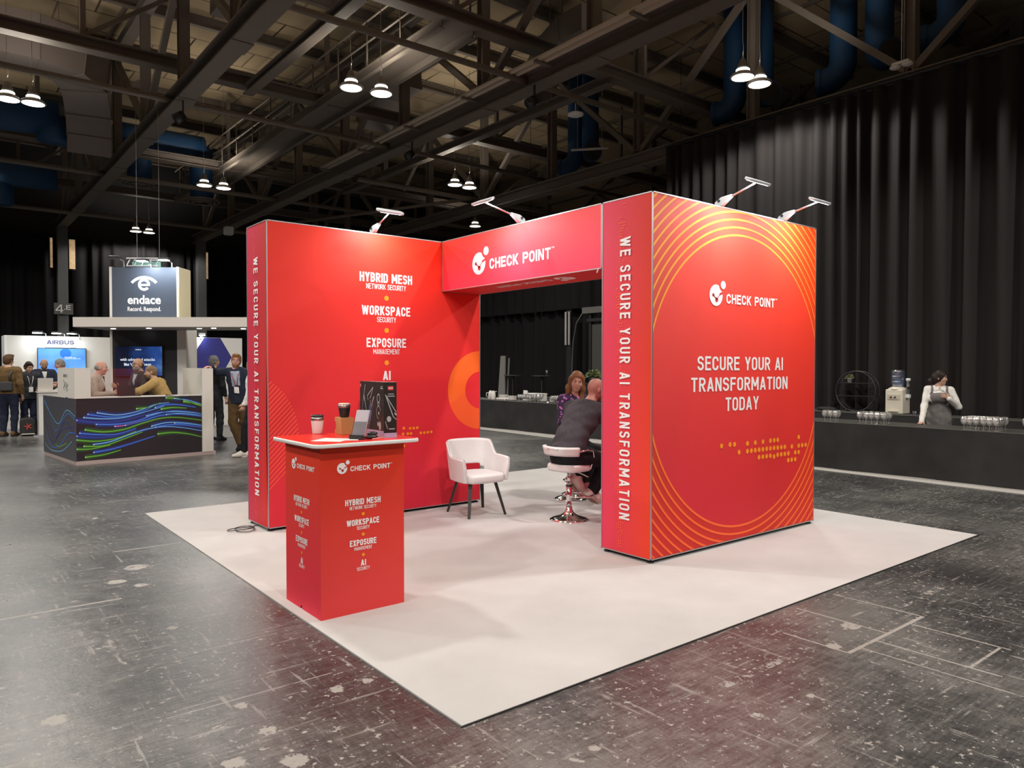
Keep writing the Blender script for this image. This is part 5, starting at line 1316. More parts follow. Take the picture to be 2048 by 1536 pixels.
arcband(lo, (0.70, 3.3), 0.072, 0.125, math.radians(0), math.radians(320), 32)
lo.add([TP(0.62, off, 3.275), TP(0.82, off, 3.275), TP(0.82, off, 3.315), TP(0.62, off, 3.315)], [(0, 1, 2, 3)])
lo.build('logo', print_white, t)
lt = MB(); text(lt, 'endace', TP(0.70, 0, 2.905), u, Zv, 0.69, 0.17, 'center', 0.025, 0.004); text(lt, 'Record. Respond.', TP(0.70, 0, 2.755), u, Zv, 0.69, 0.085, 'center', 0.014, 0.004)
lt.build('lettering', print_white, t)
t2 = thing('lighting_truss', 'green-white box truss with floodlights on top of the sign tower', 'truss', tuple(TP(0.6, 0.3, 3.67)))
for d in (0.12, 0.42):
    for z in (3.7, 3.86): MB().tube(TP(0.28, d, z), TP(0.95, d, z), 0.02, n=8).build('chord', aluminium, t2)
mb = MB()
for k in range(5): mb.tube(TP(0.28+0.15*k, 0.12, 3.7), TP(0.36+0.15*k, 0.12, 3.86), 0.012, n=6)
mb.build('lacing', aluminium, t2)
tbox(MB(), 0.3, 0.3, 3.68, 0.9, 0.32, 3.82).build('cover', mat('mint_cover', (0.25, 0.5, 0.42), 0.5), t2)
for a in (0.41, 0.88): MB().tube(TP(a, 0.3, 3.86), TP(a, 0.3, 6.98), 0.004, n=6).build('suspension_wire', aluminium, t2)
def stand_flood(p, aimv, label, lit=True, power=25):
    p = Vector(p); t = thing('floodlight', label, 'floodlight', tuple(p), group='floodlights on the far stands')
    MB().obox(p+Vector((0, 0, 0.05)), (0.2, 0.14, 0.05), Matrix.Rotation(TA, 3, 'Z')).build('housing', black_metal, t, bevel=0.008)
    q = p+Vector((0, 0, 0.02)); MB().obox(q-b*0.02, (0.17, 0.13, 0.012), Matrix.Rotation(TA, 3, 'Z')).build('led_panel', mat('flood_glow', (0.9, 0.9, 0.9), 0.4, emit=(0.85, 0.95, 1.0), strength=45.0) if lit else black_plastic, t)
    MB().path([p+Vector((0, 0, 0.05)), p+b*0.32+Vector((0, 0, 0.02)), p+b*0.34+Vector((0, 0, -0.12))], 0.012, 8).build('arm', aluminium, t)
    if lit:
        d = bpy.data.lights.new('flood_beam', 'AREA'); d.energy = power; d.size = 0.16; d.color = (0.86, 0.94, 1.0)
        o = bpy.data.objects.new('flood_beam', d); COL.objects.link(o); o.location = p-Vector((0, 0, 0.01)); o.rotation_euler = Vector(aimv).to_track_quat('-Z', 'Y').to_euler()
stand_flood(TP(0.83, -0.3, 3.72), -Zv*1.0+b*0.4, 'bright floodlight over the sign tower, left of two', power=8)
stand_flood(TP(1.27, -0.3, 3.74), -Zv*1.0+b*0.4, 'bright floodlight over the sign tower, right of two', power=8)
stand_flood(TP(0.24, -0.25, 3.78), -Zv, 'unlit black floodlight at the left of the sign tower top', False)
# canopy
t = thing('stand_canopy', 'long pale flat canopy under the lit sign tower', 'canopy', tuple(TP(0.9, -0.4, 2.36)))
C0 = Vector((0.37, 13.56, 0))
def CP(a, d, z): return C0+u*a+b*d+Zv*z
def cbox(mb, a0, d0, z0, a1, d1, z1): return mb.prism([(a0, d0), (a1, d0), (a1, d1), (a0, d1)], C0+Zv*z0, u, b, (0, 0, z1-z0))
cbox(MB(), 0, 0, 2.36, 4.3, 1.19, 2.545).build('slab', stand_white, t)
cbox(MB(), 0.02, 0.02, 2.352, 4.28, 1.18, 2.36).build('soffit', mat('soffit_grey', (0.4, 0.39, 0.37), 0.7), t)
for a, d in ((1.28, 0.35), (2.25, 0.4), (2.58, 0.28), (3.08, 0.5), (0.5, 0.5)):
    MB().tube(CP(a, d, 2.345), CP(a, d, 2.353), 0.045, n=18).build('downlight', led_white, t)
    dl = bpy.data.lights.new('downlight_beam', 'SPOT'); dl.energy = 11; dl.spot_size = 2.2; dl.spot_blend = 0.7; dl.shadow_soft_size = 0.04; dl.color = (1, 0.95, 0.88)
    o = bpy.data.objects.new('downlight_beam', dl); COL.objects.link(o); o.location = CP(a, d, 2.33)
for a in (0.1, 4.1): cbox(MB(), a, 0.5, 0, a+0.12, 0.62, 2.352).build('post', stand_white, t) if a > 3 else None
# television on the tower
t = thing('television', 'dark blue wall screen on the tower reading about advanced attacks', 'screen', tuple(TP(0.7, -0.05, 1.4)))
screen_dark = mat('screen_dark', (0.01, 0.012, 0.02), 0.2, emit=(0.01, 0.02, 0.07), strength=0.6)
_c = coords(screen_dark, 'Generated'); _n = noise(screen_dark, _c, 2.2, 4, 0.6)
_sx = N(screen_dark, 'ShaderNodeSeparateXYZ'); L(screen_dark, _c, _sx.inputs[0])
L(screen_dark, ramp(screen_dark, mth(screen_dark, 'ADD', mth(screen_dark, 'MULTIPLY', _sx.outputs['X'], 0.55), mth(screen_dark, 'MULTIPLY', _n, 0.5)), [(0.4, (0.004, 0.008, 0.03)), (0.75, (0.03, 0.1, 0.42)), (0.95, (0.18, 0.4, 0.8))]), BS(screen_dark).inputs['Emission Color'])
tbox(MB(), 0.10, -0.06, 1.4, 1.1, -0.005, 2.03).build('bezel', black_plastic, t)
tbox(MB(), 0.115, -0.064, 1.415, 1.085, -0.06, 2.015).build('display', screen_dark, t)
lt = MB(); glow_w = mat('glow_text', (0.8, 0.85, 0.9), 0.5, emit=(0.75, 0.82, 0.95), strength=0.7)
text(lt, 'with advanced attacks', TP(0.58, -0.065, 1.72), u, Zv, 0.72, 0.055, 'center', 0.012, 0.002); text(lt, 'like Volt Typhoon', TP(0.58, -0.065, 1.62), u, Zv, 0.56, 0.055, 'center', 0.02, 0.002)
text(lt, 'endace', TP(0.60, -0.065, 1.94), u, Zv, 0.12, 0.03, 'center', 0.01, 0.002); lt.build('lettering', glow_w, t)

# counter with light-trail print
EA = math.radians(6.0)
t = thing('stand_counter', 'dark counter printed with glowing blue and green light trails', 'counter', (0.043, 10.962, 0), EA)
eu, ev = Vector((math.cos(EA), math.sin(EA), 0)), Vector((-math.sin(EA), math.cos(EA), 0)); E0 = Vector((0.043, 10.962, 0))
def ebox(mb, a0, d0, z0, a1, d1, z1): return mb.prism([(a0, d0), (a1, d0), (a1, d1), (a0, d1)], E0+Zv*z0, eu, ev, (0, 0, z1-z0))
LEN = 2.02; DEP = 2.1; CT = 1.09
trail_ground = mat('trail_ground', (0.022, 0.017, 0.022), 0.35); trail_side = mat('trail_side', (0.075, 0.075, 0.09), 0.35)
mb = ebox(MB(), 0, 0, 0, LEN+0.24, 0.34, 0.06); ebox(mb, 0, 0.34, 0, 0.06, DEP, 0.06); ebox(mb, LEN-0.02, 0.34, 0, LEN+0.24, 0.92, 0.06)
mb.build('plinth', mat('plinth_pink', (0.42, 0.34, 0.32), 0.5), t)
ebox(MB(), 0.005, 0.02, 0.06, LEN, 0.3, CT-0.012).build('front_panel', trail_ground, t)
ebox(MB(), -0.005, 0.005, 0.06, 0.005, DEP, CT-0.012).build('side_panel', trail_side, t)
ebox(MB(), 0.005, 0.3, CT-0.28, LEN, 0.62, CT-0.25).build('inner_shelf', stand_white, t)
ebox(MB(), -0.01, 0.0, CT-0.012, LEN, 0.45, CT).build('worktop', stand_white, t)
ebox(MB(), LEN, -0.004, 0.06, LEN+0.2, 0.9, 1.57).build('end_wall', stand_white, t)
ebox(MB(), -0.012, 0.0, CT, 0.22, 0.03, 1.575).build('end_wall', stand_white, t)
ebox(MB(), -0.012, 0.03, CT, 0.012, DEP*0.5, 1.575).build('end_wall', stand_white, t)
ebox(MB(), 0.22, 0.01, CT, LEN, 0.018, 1.565).build('glass_screen', pane_glass, t)
ink = MB(); sc = lambda d_, z: E0-eu*0.014+ev*d_+Zv*z
for d_, z0, hgt in ((0.42, 1.2, 0.12), (0.48, 1.18, 0.16), (0.55, 1.24, 0.1), (0.62, 1.2, 0.18)):
    pts = [sc(d_+0.025*math.sin(k*0.9+d_*9), z0+hgt*k/10) for k in range(11)]; ink.path(pts, 0.004, 4)
caps(ink, 'REC', E0-eu*0.0125+ev*0.66+Zv*1.42, -ev, Zv, 0.24, 0.05, off=0.002); ink.build('sketch_print', mat('ink_grey', (0.1, 0.1, 0.1), 0.6), t)
def trail_mat(n, c, s): return mat(n, c, 0.5, emit=None)
tr = {'b': mat('trail_blue', srgb(70, 130, 235), 0.5), 'c': mat('trail_cyan', srgb(120, 190, 235), 0.5), 'g': mat('trail_green', srgb(110, 190, 60), 0.5), 'd': mat('trail_deep', srgb(50, 60, 150), 0.5), 'p': mat('trail_pink', srgb(235, 110, 140), 0.5), 'w': mat('trail_white', srgb(220, 245, 240), 0.5)}
W_, Hh = LEN, CT-0.07
trails = [('c', .15, .77, [(.15,.77),(.3,.72),(.45,.76),(.6,.87),(.72,.90)]), ('b', .08, .75, [(.08,.75),(.25,.69),(.4,.70),(.5,.76),(.6,.86)]), ('c', .05, .70, [(.05,.70),(.2,.665),(.35,.67),(.5,.74),(.68,.84)]), ('d', 0, .66, [(0,.66),(.15,.61),(.33,.62),(.5,.69),(.66,.78)]),
          ('b', .14, .58, [(.14,.58),(.3,.565),(.45,.60),(.6,.70),(.75,.75),(.9,.72),(1,.68)]), ('p', .28, .53, [(.28,.53),(.36,.54),(.5,.60)]), ('b', .36, .54, [(.36,.54),(.5,.6),(.65,.68),(.8,.69),(1,.63)]),
          ('g', .06, .50, [(.06,.50),(.2,.45),(.35,.47),(.5,.56),(.65,.63),(.8,.63),(1,.56)]), ('b', .02, .45, [(.02,.45),(.15,.41),(.3,.40),(.45,.48)]), ('d', 0, .40, [(0,.40),(.15,.36),(.3,.37),(.45,.46)]), ('g', 0, .34, [(0,.34),(.15,.3),(.3,.33),(.45,.43)]),
          ('c', .12, .25, [(.12,.25),(.25,.28),(.4,.38),(.55,.46),(.7,.48),(.85,.44),(1,.37)]), ('g', .05, .23, [(.05,.23),(.2,.22),(.35,.31),(.5,.41)]), ('b', .12, .12, [(.12,.12),(.25,.15),(.4,.22),(.6,.33)]), ('g', .06, .05, [(.06,.05),(.2,.07),(.33,.13)]), ('g', 0, .19, [(0,.19),(.1,.18),(.25,.22)]),
          ('g', .69, .985, [(.69,.985),(.8,.965),(.9,.89),(1,.82)]), ('g', .84, .91, [(.84,.91),(.92,.88),(1,.835)]), ('c', .76, .97, [(.76,.97),(.88,.93),(1,.85)]), ('b', .6, .82, [(.6,.82),(.7,.865),(.82,.85),(.95,.80)]), ('g', .65, .79, [(.65,.79),(.75,.81),(.87,.79)]),
          ('c', .53, .68, [(.53,.68),(.65,.73),(.8,.735),(1,.68)]), ('c', .69, .69, [(.69,.69),(.82,.70),(1,.65)]), ('b', .6, .48, [(.6,.48),(.72,.51),(.85,.49),(1,.43)]), ('c', .57, .5, [(.57,.5),(.7,.55),(.85,.53),(1,.47)]), ('b', .76, .53, [(.76,.53),(.88,.505),(1,.46)]),
          ('g', .62, .36, [(.62,.36),(.75,.37),(.88,.33),(1,.26)]), ('g', .45, .81, [(.45,.81),(.55,.83),(.65,.9)])]
def smooth_pts(P, n=7):
    Q = []
    for i in range(len(P)-1):
        p0, p1, p2, p3 = P[max(i-1, 0)], P[i], P[i+1], P[min(i+2, len(P)-1)]
        for k in range(n):
            f = k/n; Q.append(tuple(0.5*((2*p1[j])+(-p0[j]+p2[j])*f+(2*p0[j]-5*p1[j]+4*p2[j]-p3[j])*f*f+(-p0[j]+3*p1[j]-3*p2[j]+p3[j])*f**3) for j in (0, 1)))
    return Q+[P[-1]]
mbs = {k: MB() for k in tr}; halo = {c+str(l_): MB() for c in 'bg' for l_ in range(4)}
def ribbon(mb, pts, w0, w1, P):
    n = len(pts)
    for i in range(n-1):
        a, b_ = Vector(pts[i]), Vector(pts[i+1]); d = (b_-a); d = Vector((d.x*W_, d.y*Hh)).normalized(); q = Vector((-d.y/W_, d.x/Hh))
        f0, f1 = w0+(w1-w0)*i/(n-1), w0+(w1-w0)*(i+1)/(n-1)
        mb.add([P(*(a-q*f0)), P(*(b_-q*f1)), P(*(b_+q*f1)), P(*(a+q*f0))], [(0, 1, 2, 3)])
def EP(off): return lambda a, z: E0+eu*(0.006+a*(W_-0.012))+ev*(0.019-off)+Zv*(0.07+z*Hh*0.98)
for k, a, z, P in trails:
    Q = smooth_pts(P); ribbon(mbs[k], Q, 0.0085, 0.004, EP(0.0042))
    hk = 'g' if k == 'g' else 'b'
    for l_, (wa, wb) in enumerate(((0.06, 0.03), (0.044, 0.022), (0.03, 0.014), (0.019, 0.009))): ribbon(halo[hk+str(l_)], Q, wa, wb*0.6, EP(0.0016+0.0005*l_))
    mbs['w'].disc(EP(0.0056)(a+0.006, z), eu, Zv, 0.009, 10)
for k in halo:
    f_ = (0.10, 0.26, 0.5, 0.8)[int(k[1])]; c1 = srgb(40, 66, 170) if k[0] == 'b' else srgb(58, 112, 42); c0 = (0.022, 0.017, 0.022)
    halo[k].build('trail_halo', mat('halo_'+k, tuple(a+(b_-a)*f_ for a, b_ in zip(c0, c1)), 0.4), t)
def SP(off): return lambda a, z: E0-eu*(0.006+off)+ev*(0.02+a*(DEP-0.04))+Zv*(0.07+z*Hh*0.98)
ws = W_; 
for k, P in (('b', [(0,.66),(.2,.75),(.4,.6),(.6,.42),(.8,.75),(.95,.95)]), ('c', [(0,.72),(.25,.8),(.5,.55),(.75,.7),(.97,.92)]), ('d', [(0,.40),(.3,.6),(.6,.3),(.85,.5)]), ('b', [(0,.45),(.2,.42),(.45,.2),(.7,.12),(.9,.3)]), ('c', [(.1,.3),(.4,.1),(.75,.06),(.95,.15)]), ('g', [(.25,.25),(.5,.15),(.6,.2)]), ('d', [(.05,.55),(.4,.45),(.7,.2),(.95,.55)])):
    ribbon(mbs[k], smooth_pts(P), 0.006, 0.005, SP(0.002))
for k in mbs: mbs[k].build('trail_print', tr[k], t)

# ---------------------------------------------------------------- the pale stand at the far left
t = thing('stand_wall', 'plain pale stand wall with a screen and dark blue name', 'stand wall', (0.9, 20, 0))
MB().box(-0.21, 20, 0, 2.14, 20.25, 2.4).build('panel', stand_white, t)
MB().box(-0.27, 20.0, 0, -0.21, 20.9, 2.4).build('side_panel', mat('side_white', (0.72, 0.72, 0.72), 0.6), t)
MB().box(0.60, 19.985, 2.1, 1.3, 20.0, 2.36).build('name_board', mat('name_grey', (0.45, 0.43, 0.40), 0.6), t)
m_ = MB(); caps(m_, 'AIRBUS', (0.955, 19.983, 2.19), Xv, Zv, 0.62, 0.105, 'center', 0.003, 0.2, W=0.85); m_.build('lettering', mat('navy_print', srgb(30, 34, 74), 0.5), t)
t = thing('television', 'bright blue wall screen on the pale stand at far left', 'screen', (0.98, 19.95, 1.4))
MB().box(0.43, 19.94, 1.42, 1.54, 19.99, 2.09).build('bezel', black_plastic, t)
sb = mat('screen_blue', (0.05, 0.15, 0.4), 0.3, emit=(0.1, 0.32, 0.95), strength=0.8)
_c = coords(sb, 'Generated'); L(sb, ramp(sb, noise(sb, _c, 1.2, 2), [(0.35, (0.05, 0.2, 0.75)), (0.65, (0.2, 0.5, 1.0))]), BS(sb).inputs['Emission Color'])
MB().box(0.445, 19.935, 1.435, 1.525, 19.94, 2.075).build('display', sb, t)
m_ = MB(); m_.disc((1.06, 19.932, 1.95), Xv, Zv, 0.13, 28); m_.build('disc_graphic', mat('screen_deep', (0.02, 0.1, 0.5), 0.3, emit=(0.02, 0.14, 0.6), strength=0.8), t)
m_ = MB(); text(m_, 'together for a safer world', (1.22, 19.931, 1.80), Xv, Zv, 0.36, 0.028, 'center', 0.0, 0.0); 
for k in range(2): m_.add([(1.03, 19.93, 1.832+0.02*k), (1.3-0.1*k, 19.93, 1.832+0.02*k), (1.3-0.1*k, 19.93, 1.838+0.02*k), (1.03, 19.93, 1.838+0.02*k)], [(0, 1, 2, 3)])
m_.build('caption_print', glow_w, t)
for x, lab in ((0.42, 'bright floodlight over the pale far-left stand, left one'), (1.18, 'bright floodlight over the pale far-left stand, right one'), (0.84, 'small floodlight between the two bright ones at far left')):
    stand_flood((x, 19.7, 2.44), Vector((0, 0.35, -1)), lab, True, 2.5)
t = thing('display_plinth', 'white plinth with a grey base among the far-left visitors', 'plinth', (0.38, 17.3, 0))
MB().box(0.17, 17.2, 0.02, 0.60, 17.6, 1.0).build('body', mat('plinth_white', (0.7, 0.69, 0.66), 0.4), t, bevel=0.01)
MB().box(0.15, 17.18, 0, 0.62, 17.62, 0.03).build('foot', aluminium, t); MB().box(0.14, 17.17, 1.0, 0.63, 17.63, 1.02).build('top', stand_white, t)
t = thing('laptop', 'open pale laptop on the white plinth', 'laptop', (0.3, 17.35, 1.02))
MB().box(0.16, 17.28, 1.02, 0.46, 17.5, 1.035).build('keyboard_deck', aluminium, t)
MB().prism([(0, 0), (0.3, 0), (0.3, 0.3), (0, 0.3)], (0.16, 17.28, 1.035), Xv, Vector((0, -0.2, 1)), (0, 0.012, 0)).build('screen_lid', stand_white, t)
tag(MB().box(0.05, 17.05, 0.0, 0.9, 17.18, 0.035).build('power_strip', aluminium), 'grey cable ramp at the foot of the white plinth', 'ramp')
t = thing('backpack', 'black backpack with a red emblem on the floor at far left', 'backpack', (0.05, 17.45, 0))
MB().prism(round_rect(-0.17, 0.0, 0.13, 0.42, 0.09), (0, 17.45, 0.0), Xv, Zv, (0, 0.19, 0)).build('bag', mat('bag_black', (0.015, 0.014, 0.016), 0.7), t, bevel=0.04, seg=3)
MB().path([(-0.06, 17.55, 0.41), (-0.02, 17.55, 0.47), (0.02, 17.55, 0.41)], 0.012, 8).build('grab_handle', black_plastic, t)
m_ = MB(); 
for i in range(5): m_.tube((-0.02, 17.445, 0.22), (-0.02+0.075*math.cos(i*1.257+0.6), 17.44, 0.22+0.075*math.sin(i*1.257+0.6)), 0.014, n=6)
m_.build('emblem', mat('emblem_red', (0.45, 0.05, 0.03), 0.6), t); MB().box(-0.15, 17.42, 0.04, 0.11, 17.44, 0.06).build('stripe', stand_white, t)

# white panel with blue hexagons
t = thing('stand_wall', 'white stand panel printed with a big blue hexagon', 'stand wall', (4.3, 18, 0))
MB().box(3.3, 18, 0.0, 5.05, 18.12, 2.39).build('panel', mat('panel_white', (0.66, 0.65, 0.62), 0.6), t)
hx = mat('hexagon_blue', srgb(42, 42, 120), 0.6); m_ = MB()
m_.poly([(3.64, 1.72), (4.04, 2.385), (4.46, 2.385), (4.76, 1.86), (4.45, 1.3), (3.64, 1.3)], (0, 17.997, 0), Xv, Zv); m_.poly([(3.64, 1.3), (4.1, 1.3), (3.9, 0.95), (3.64, 0.95)], (0, 17.997, 0), Xv, Zv)
m_.poly([(4.1, 1.02), (4.35, 1.06), (4.5, 0.9), (4.5, 0.55), (4.1, 0.5)], (0, 17.997, 0), Xv, Zv); m_.build('hexagon_print', hx, t)
tag(MB().box(3.0, 14.2, 0, 6.0, 17.9, 0.008).build('stand_carpet', mat('carpet_grey', (0.2, 0.19, 0.18), 0.9)), 'grey carpet in front of the hexagon panel', 'carpet')
tag(MB().box(0.35, 12.2, 0, 2.2, 13.4, 0.006).build('stand_carpet', MATS['carpet_grey']), 'grey carpet inside the stand with the light-trail counter', 'carpet')
t = thing('floodlight', 'small lit floodlight over the hexagon panel', 'floodlight', (3.95, 17.8, 2.4), group='floodlights on the far stands')
MB().box(3.88, 17.8, 2.44, 4.02, 17.95, 2.5).build('housing', white_plastic, t, bevel=0.01); MB().box(3.89, 17.8, 2.43, 4.01, 17.94, 2.44).build('led_panel', MATS['flood_glow'], t); MB().box(3.93, 17.95, 2.35, 3.97, 18.0, 2.48).build('clamp', white_plastic, t)
# inner desk, laptops
t = thing('laptop', 'open dark laptop on the counter between the talking men', 'laptop', tuple(E0+eu*1.0+ev*0.35+Zv*CT))
ebox(MB(), 0.72, 0.2, CT, 1.05, 0.43, CT+0.012).build('keyboard_deck', black_plastic, t)
ebox(MB(), 0.74, 0.43, CT+0.012, 1.03, 0.44, CT+0.19).build('screen_lid', black_plastic, t)
t = thing('shelf_unit', 'dark narrow shelf of small items beside the pale stand wall', 'shelf', (2.3, 19.9, 0))
MB().box(2.2, 20.0, 0, 2.5, 20.3, 1.95).build('carcass', mat('shelf_dark', (0.05, 0.045, 0.04), 0.6), t)
for z in (0.5, 0.9, 1.3, 1.7): MB().box(2.2, 19.98, z, 2.5, 20.0, z+0.03).build('shelf_board', stand_white, t)
# ---------------------------------------------------------------- people: one continuous surface per body and per garment
class Field:
    """smooth union of rounded bones and ellipsoids on a grid, meshed as one closed surface"""
    def __init__(s, res=0.01): s.P = []; s.cut = []; s.res = res; s.wr = 0.0
    def cone(s, a, b, ra, rb=None, k=0.02, sq=None):
        rb = ra if rb is None else rb
        s.P.append(('c', np.array(a, float), np.array(b, float), ra, rb, k, sq)); return s
    def ell(s, c, r, M=None, k=0.02, op=1):
        s.P.append(('e', np.array(c, float), np.array(r, float), np.eye(3) if M is None else np.array(M, float), op, k, None)); return s
    def plane(s, p, n): s.cut.append((np.array(p, float), np.array(n, float)/np.linalg.norm(n))); return s   # keeps the side n points away from
    def mesh(s):
        lo = np.full(3, 1e9); hi = -lo
        for q in s.P:
            if q[0] == 'c': m = max(q[3], q[4])*1.25; pts = [q[1]-m, q[1]+m, q[2]-m, q[2]+m]
            else: m = q[2].max(); pts = [q[1]-m, q[1]+m]
            if q[0] == 'e' and q[4] < 0: continue
            lo = np.minimum(lo, np.min(pts, 0)); hi = np.maximum(hi, np.max(pts, 0))
        h = s.res; lo = lo-3*h; n = np.ceil((hi-lo)/h).astype(int)+4
        ax = [lo[i]+h*np.arange(n[i]) for i in range(3)]
        D = np.full(n, 0.25, np.float32)
        for q in s.P:
            k = q[5]
            if q[0] == 'c': m = max(q[3], q[4])*1.3; a0 = np.minimum(q[1], q[2])-m; a1 = np.maximum(q[1], q[2])+m
            else: m = q[2].max(); a0 = q[1]-m; a1 = q[1]+m
            pad = 2*k+4*h
            i0 = np.clip(((a0-pad-lo)/h).astype(int), 0, n-1); i1 = np.clip(np.ceil((a1+pad-lo)/h).astype(int)+1, 1, n)
            sl = tuple(slice(i0[i], i1[i]) for i in range(3))
            X, Y, Z = np.meshgrid(*[ax[i][sl[i]] for i in range(3)], indexing='ij')
            p = np.stack((X, Y, Z), -1).astype(np.float32)
            if q[0] == 'c':
                a, b, ra, rb = q[1], q[2], q[3], q[4]; ab = b-a; L2 = max(ab@ab, 1e-9); w = p-a.astype(np.float32)
                t = np.clip((w@ab.astype(np.float32))/L2, 0, 1); dv = w-t[..., None]*ab.astype(np.float32)
                if q[6] is not None:
                    nn, f = np.array(q[6][0], np.float32), q[6][1]; c = dv@nn; dv = dv+(c*(1/f-1))[..., None]*nn
                    d = (np.linalg.norm(dv, axis=-1)-(ra+(rb-ra)*t))*min(1.0, (1+f)/2)
                else: d = np.linalg.norm(dv, axis=-1)-(ra+(rb-ra)*t)
            else:
                w = (p-q[1].astype(np.float32))@q[3].astype(np.float32); r = q[2].astype(np.float32)
                k0 = np.linalg.norm(w/r, axis=-1); k1 = np.linalg.norm(w/(r*r), axis=-1)+1e-6; d = k0*(k0-1)/k1
            O = D[sl]
            if q[0] == 'e' and q[4] < 0:
                d = -d; hh = np.clip(0.5+0.5*(d-O)/k, 0, 1); D[sl] = O*(1-hh)+d*hh+k*hh*(1-hh)
            else:
                hh = np.clip(0.5+0.5*(O-d)/k, 0, 1); D[sl] = O*(1-hh)+d*hh-k*hh*(1-hh)
        G = None
        if s.wr:
            X, Y, Z = np.meshgrid(*ax, indexing='ij')
            D += (s.wr*(np.sin(23*Z+9*X+5*np.sin(11*Y))*np.sin(17*Y-13*X+3*np.sin(9*Z))+0.5*np.sin(47*Z-31*X+21*Y))).astype(np.float32)
        for p0, nn in s.cut:
            X, Y, Z = np.meshgrid(*ax, indexing='ij'); D = np.maximum(D, ((X-p0[0])*nn[0]+(Y-p0[1])*nn[1]+(Z-p0[2])*nn[2]).astype(np.float32))
        return nets(D, lo, h)
def nets(D, lo, h):
    I = D < 0; nx, ny, nz = D.shape
    c = np.zeros((nx-1, ny-1, nz-1), np.int32)
    for i in (0, 1):
        for j in (0, 1):
            for k in (0, 1): c += I[i:nx-1+i, j:ny-1+j, k:nz-1+k]
    act = (c > 0) & (c < 8); idx = np.full(c.shape, -1, np.int64); cells = np.argwhere(act); idx[act] = np.arange(len(cells))
    S = np.zeros((len(cells), 3)); W = np.zeros(len(cells)); x, y, z = cells.T
    E = [((0,0,0),(1,0,0)),((0,1,0),(1,1,0)),((0,0,1),(1,0,1)),((0,1,1),(1,1,1)),((0,0,0),(0,1,0)),((1,0,0),(1,1,0)),((0,0,1),(0,1,1)),((1,0,1),(1,1,1)),((0,0,0),(0,0,1)),((1,0,0),(1,0,1)),((0,1,0),(0,1,1)),((1,1,0),(1,1,1))]
    for a, b in E:
        da = D[x+a[0], y+a[1], z+a[2]]; db = D[x+b[0], y+b[1], z+b[2]]; m = (da < 0) != (db < 0)
        t = np.where(m, da/np.where(np.abs(da-db) < 1e-9, 1e-9, da-db), 0)
        pa = np.array(a, float); pb = np.array(b, float)
        S += np.where(m[:, None], pa+(pb-pa)*t[:, None], 0); W += m
    V = lo+h*(cells+S/np.maximum(W, 1)[:, None]); F = []
    def quads(m, offs, flip):
        q = np.argwhere(m)
        if not len(q): return
        ids = [idx[tuple((q+np.array(o)).T)] for o in offs]
        A = np.stack(ids, 1); fl = flip[m]; A[fl] = A[fl][:, ::-1]; F.append(A)
    m = I[:-1, 1:-1, 1:-1] != I[1:, 1:-1, 1:-1]; quads(m, ((0,0,0),(0,1,0),(0,1,1),(0,0,1)), ~I[:-1, 1:-1, 1:-1])
    m = I[1:-1, :-1, 1:-1] != I[1:-1, 1:, 1:-1]; quads(m, ((0,0,0),(0,0,1),(1,0,1),(1,0,0)), ~I[1:-1, :-1, 1:-1])
    m = I[1:-1, 1:-1, :-1] != I[1:-1, 1:-1, 1:]; quads(m, ((0,0,0),(1,0,0),(1,1,0),(0,1,0)), ~I[1:-1, 1:-1, :-1])
    return V, np.concatenate(F)
def field_mesh(f, name, m, parent):
    V, F = f.mesh(); return link_mesh(name, V, F.tolist(), m, parent, True, None, False)
def skin(name, col):
    m = mat(name, col, 0.5, spec=0.35)
    L(m, ramp(m, noise(m, coords(m), 25, 3), [(0.3, tuple(c*0.9 for c in col)), (0.7, tuple(min(1, c*1.06) for c in col))]), BS(m).inputs['Base Color']); return m
SKIN = skin('skin_fair', (0.52, 0.31, 0.22)); SKIN_P = skin('skin_pink', (0.50, 0.26, 0.20)); SKIN_T = skin('skin_tan', (0.40, 0.23, 0.15))
eye_white = mat('eye_white', (0.6, 0.57, 0.54), 0.3); eye_dark = mat('eye_dark', (0.03, 0.022, 0.018), 0.25); lip_m = mat('lip', (0.36, 0.13, 0.11), 0.5)
def rotm(yaw=0, pitch=0, roll=0):
    """head turn: yaw to the person's left, pitch down, roll"""
    return np.array(Matrix.Rotation(yaw, 3, 'Z') @ Matrix.Rotation(-pitch, 3, 'X') @ Matrix.Rotation(roll, 3, 'Y'))
def nrm(v): v = np.array(v, float); return v/max(np.linalg.norm(v), 1e-9)
def hand(f, w, d, n, s, curl=0.35, thumb=0.8, spread=0.12, sc=1.0):
    """wrist w, direction d, palm normal n, s=+1 right hand: palm, four jointed fingers, thumb off the side of the palm"""
    d = nrm(d); n = nrm(n-d*(n@d)); t = np.cross(d, n)*s   # t points to the thumb side
    f.cone(w, w+d*0.085*sc, 0.027*sc, 0.034*sc, 0.012, (n, 0.5))
    for i, (o, L_) in enumerate(((0.03, 0.074), (0.01, 0.082), (-0.011, 0.076), (-0.031, 0.06))):
        b = w+d*(0.088-0.004*abs(i-1))*sc+t*o*sc; fd = nrm(d+t*o*spread*12+n*curl*0.35); m_ = b+fd*L_*0.5*sc; fd2 = nrm(fd+n*curl*1.1)
        f.cone(b, m_, 0.0098*sc, 0.009*sc, 0.004); f.cone(m_, m_+fd2*L_*0.48*sc, 0.009*sc, 0.0075*sc, 0.003)
    b = w+d*0.03*sc+t*0.026*sc; td = nrm(d*0.75+t*thumb+n*0.35); m_ = b+td*0.042*sc; td2 = nrm(d*1.0+t*thumb*0.35+n*0.4)
    f.cone(b, m_, 0.014*sc, 0.0115*sc, 0.008); f.cone(m_, m_+td2*0.034*sc, 0.0115*sc, 0.009*sc, 0.004)

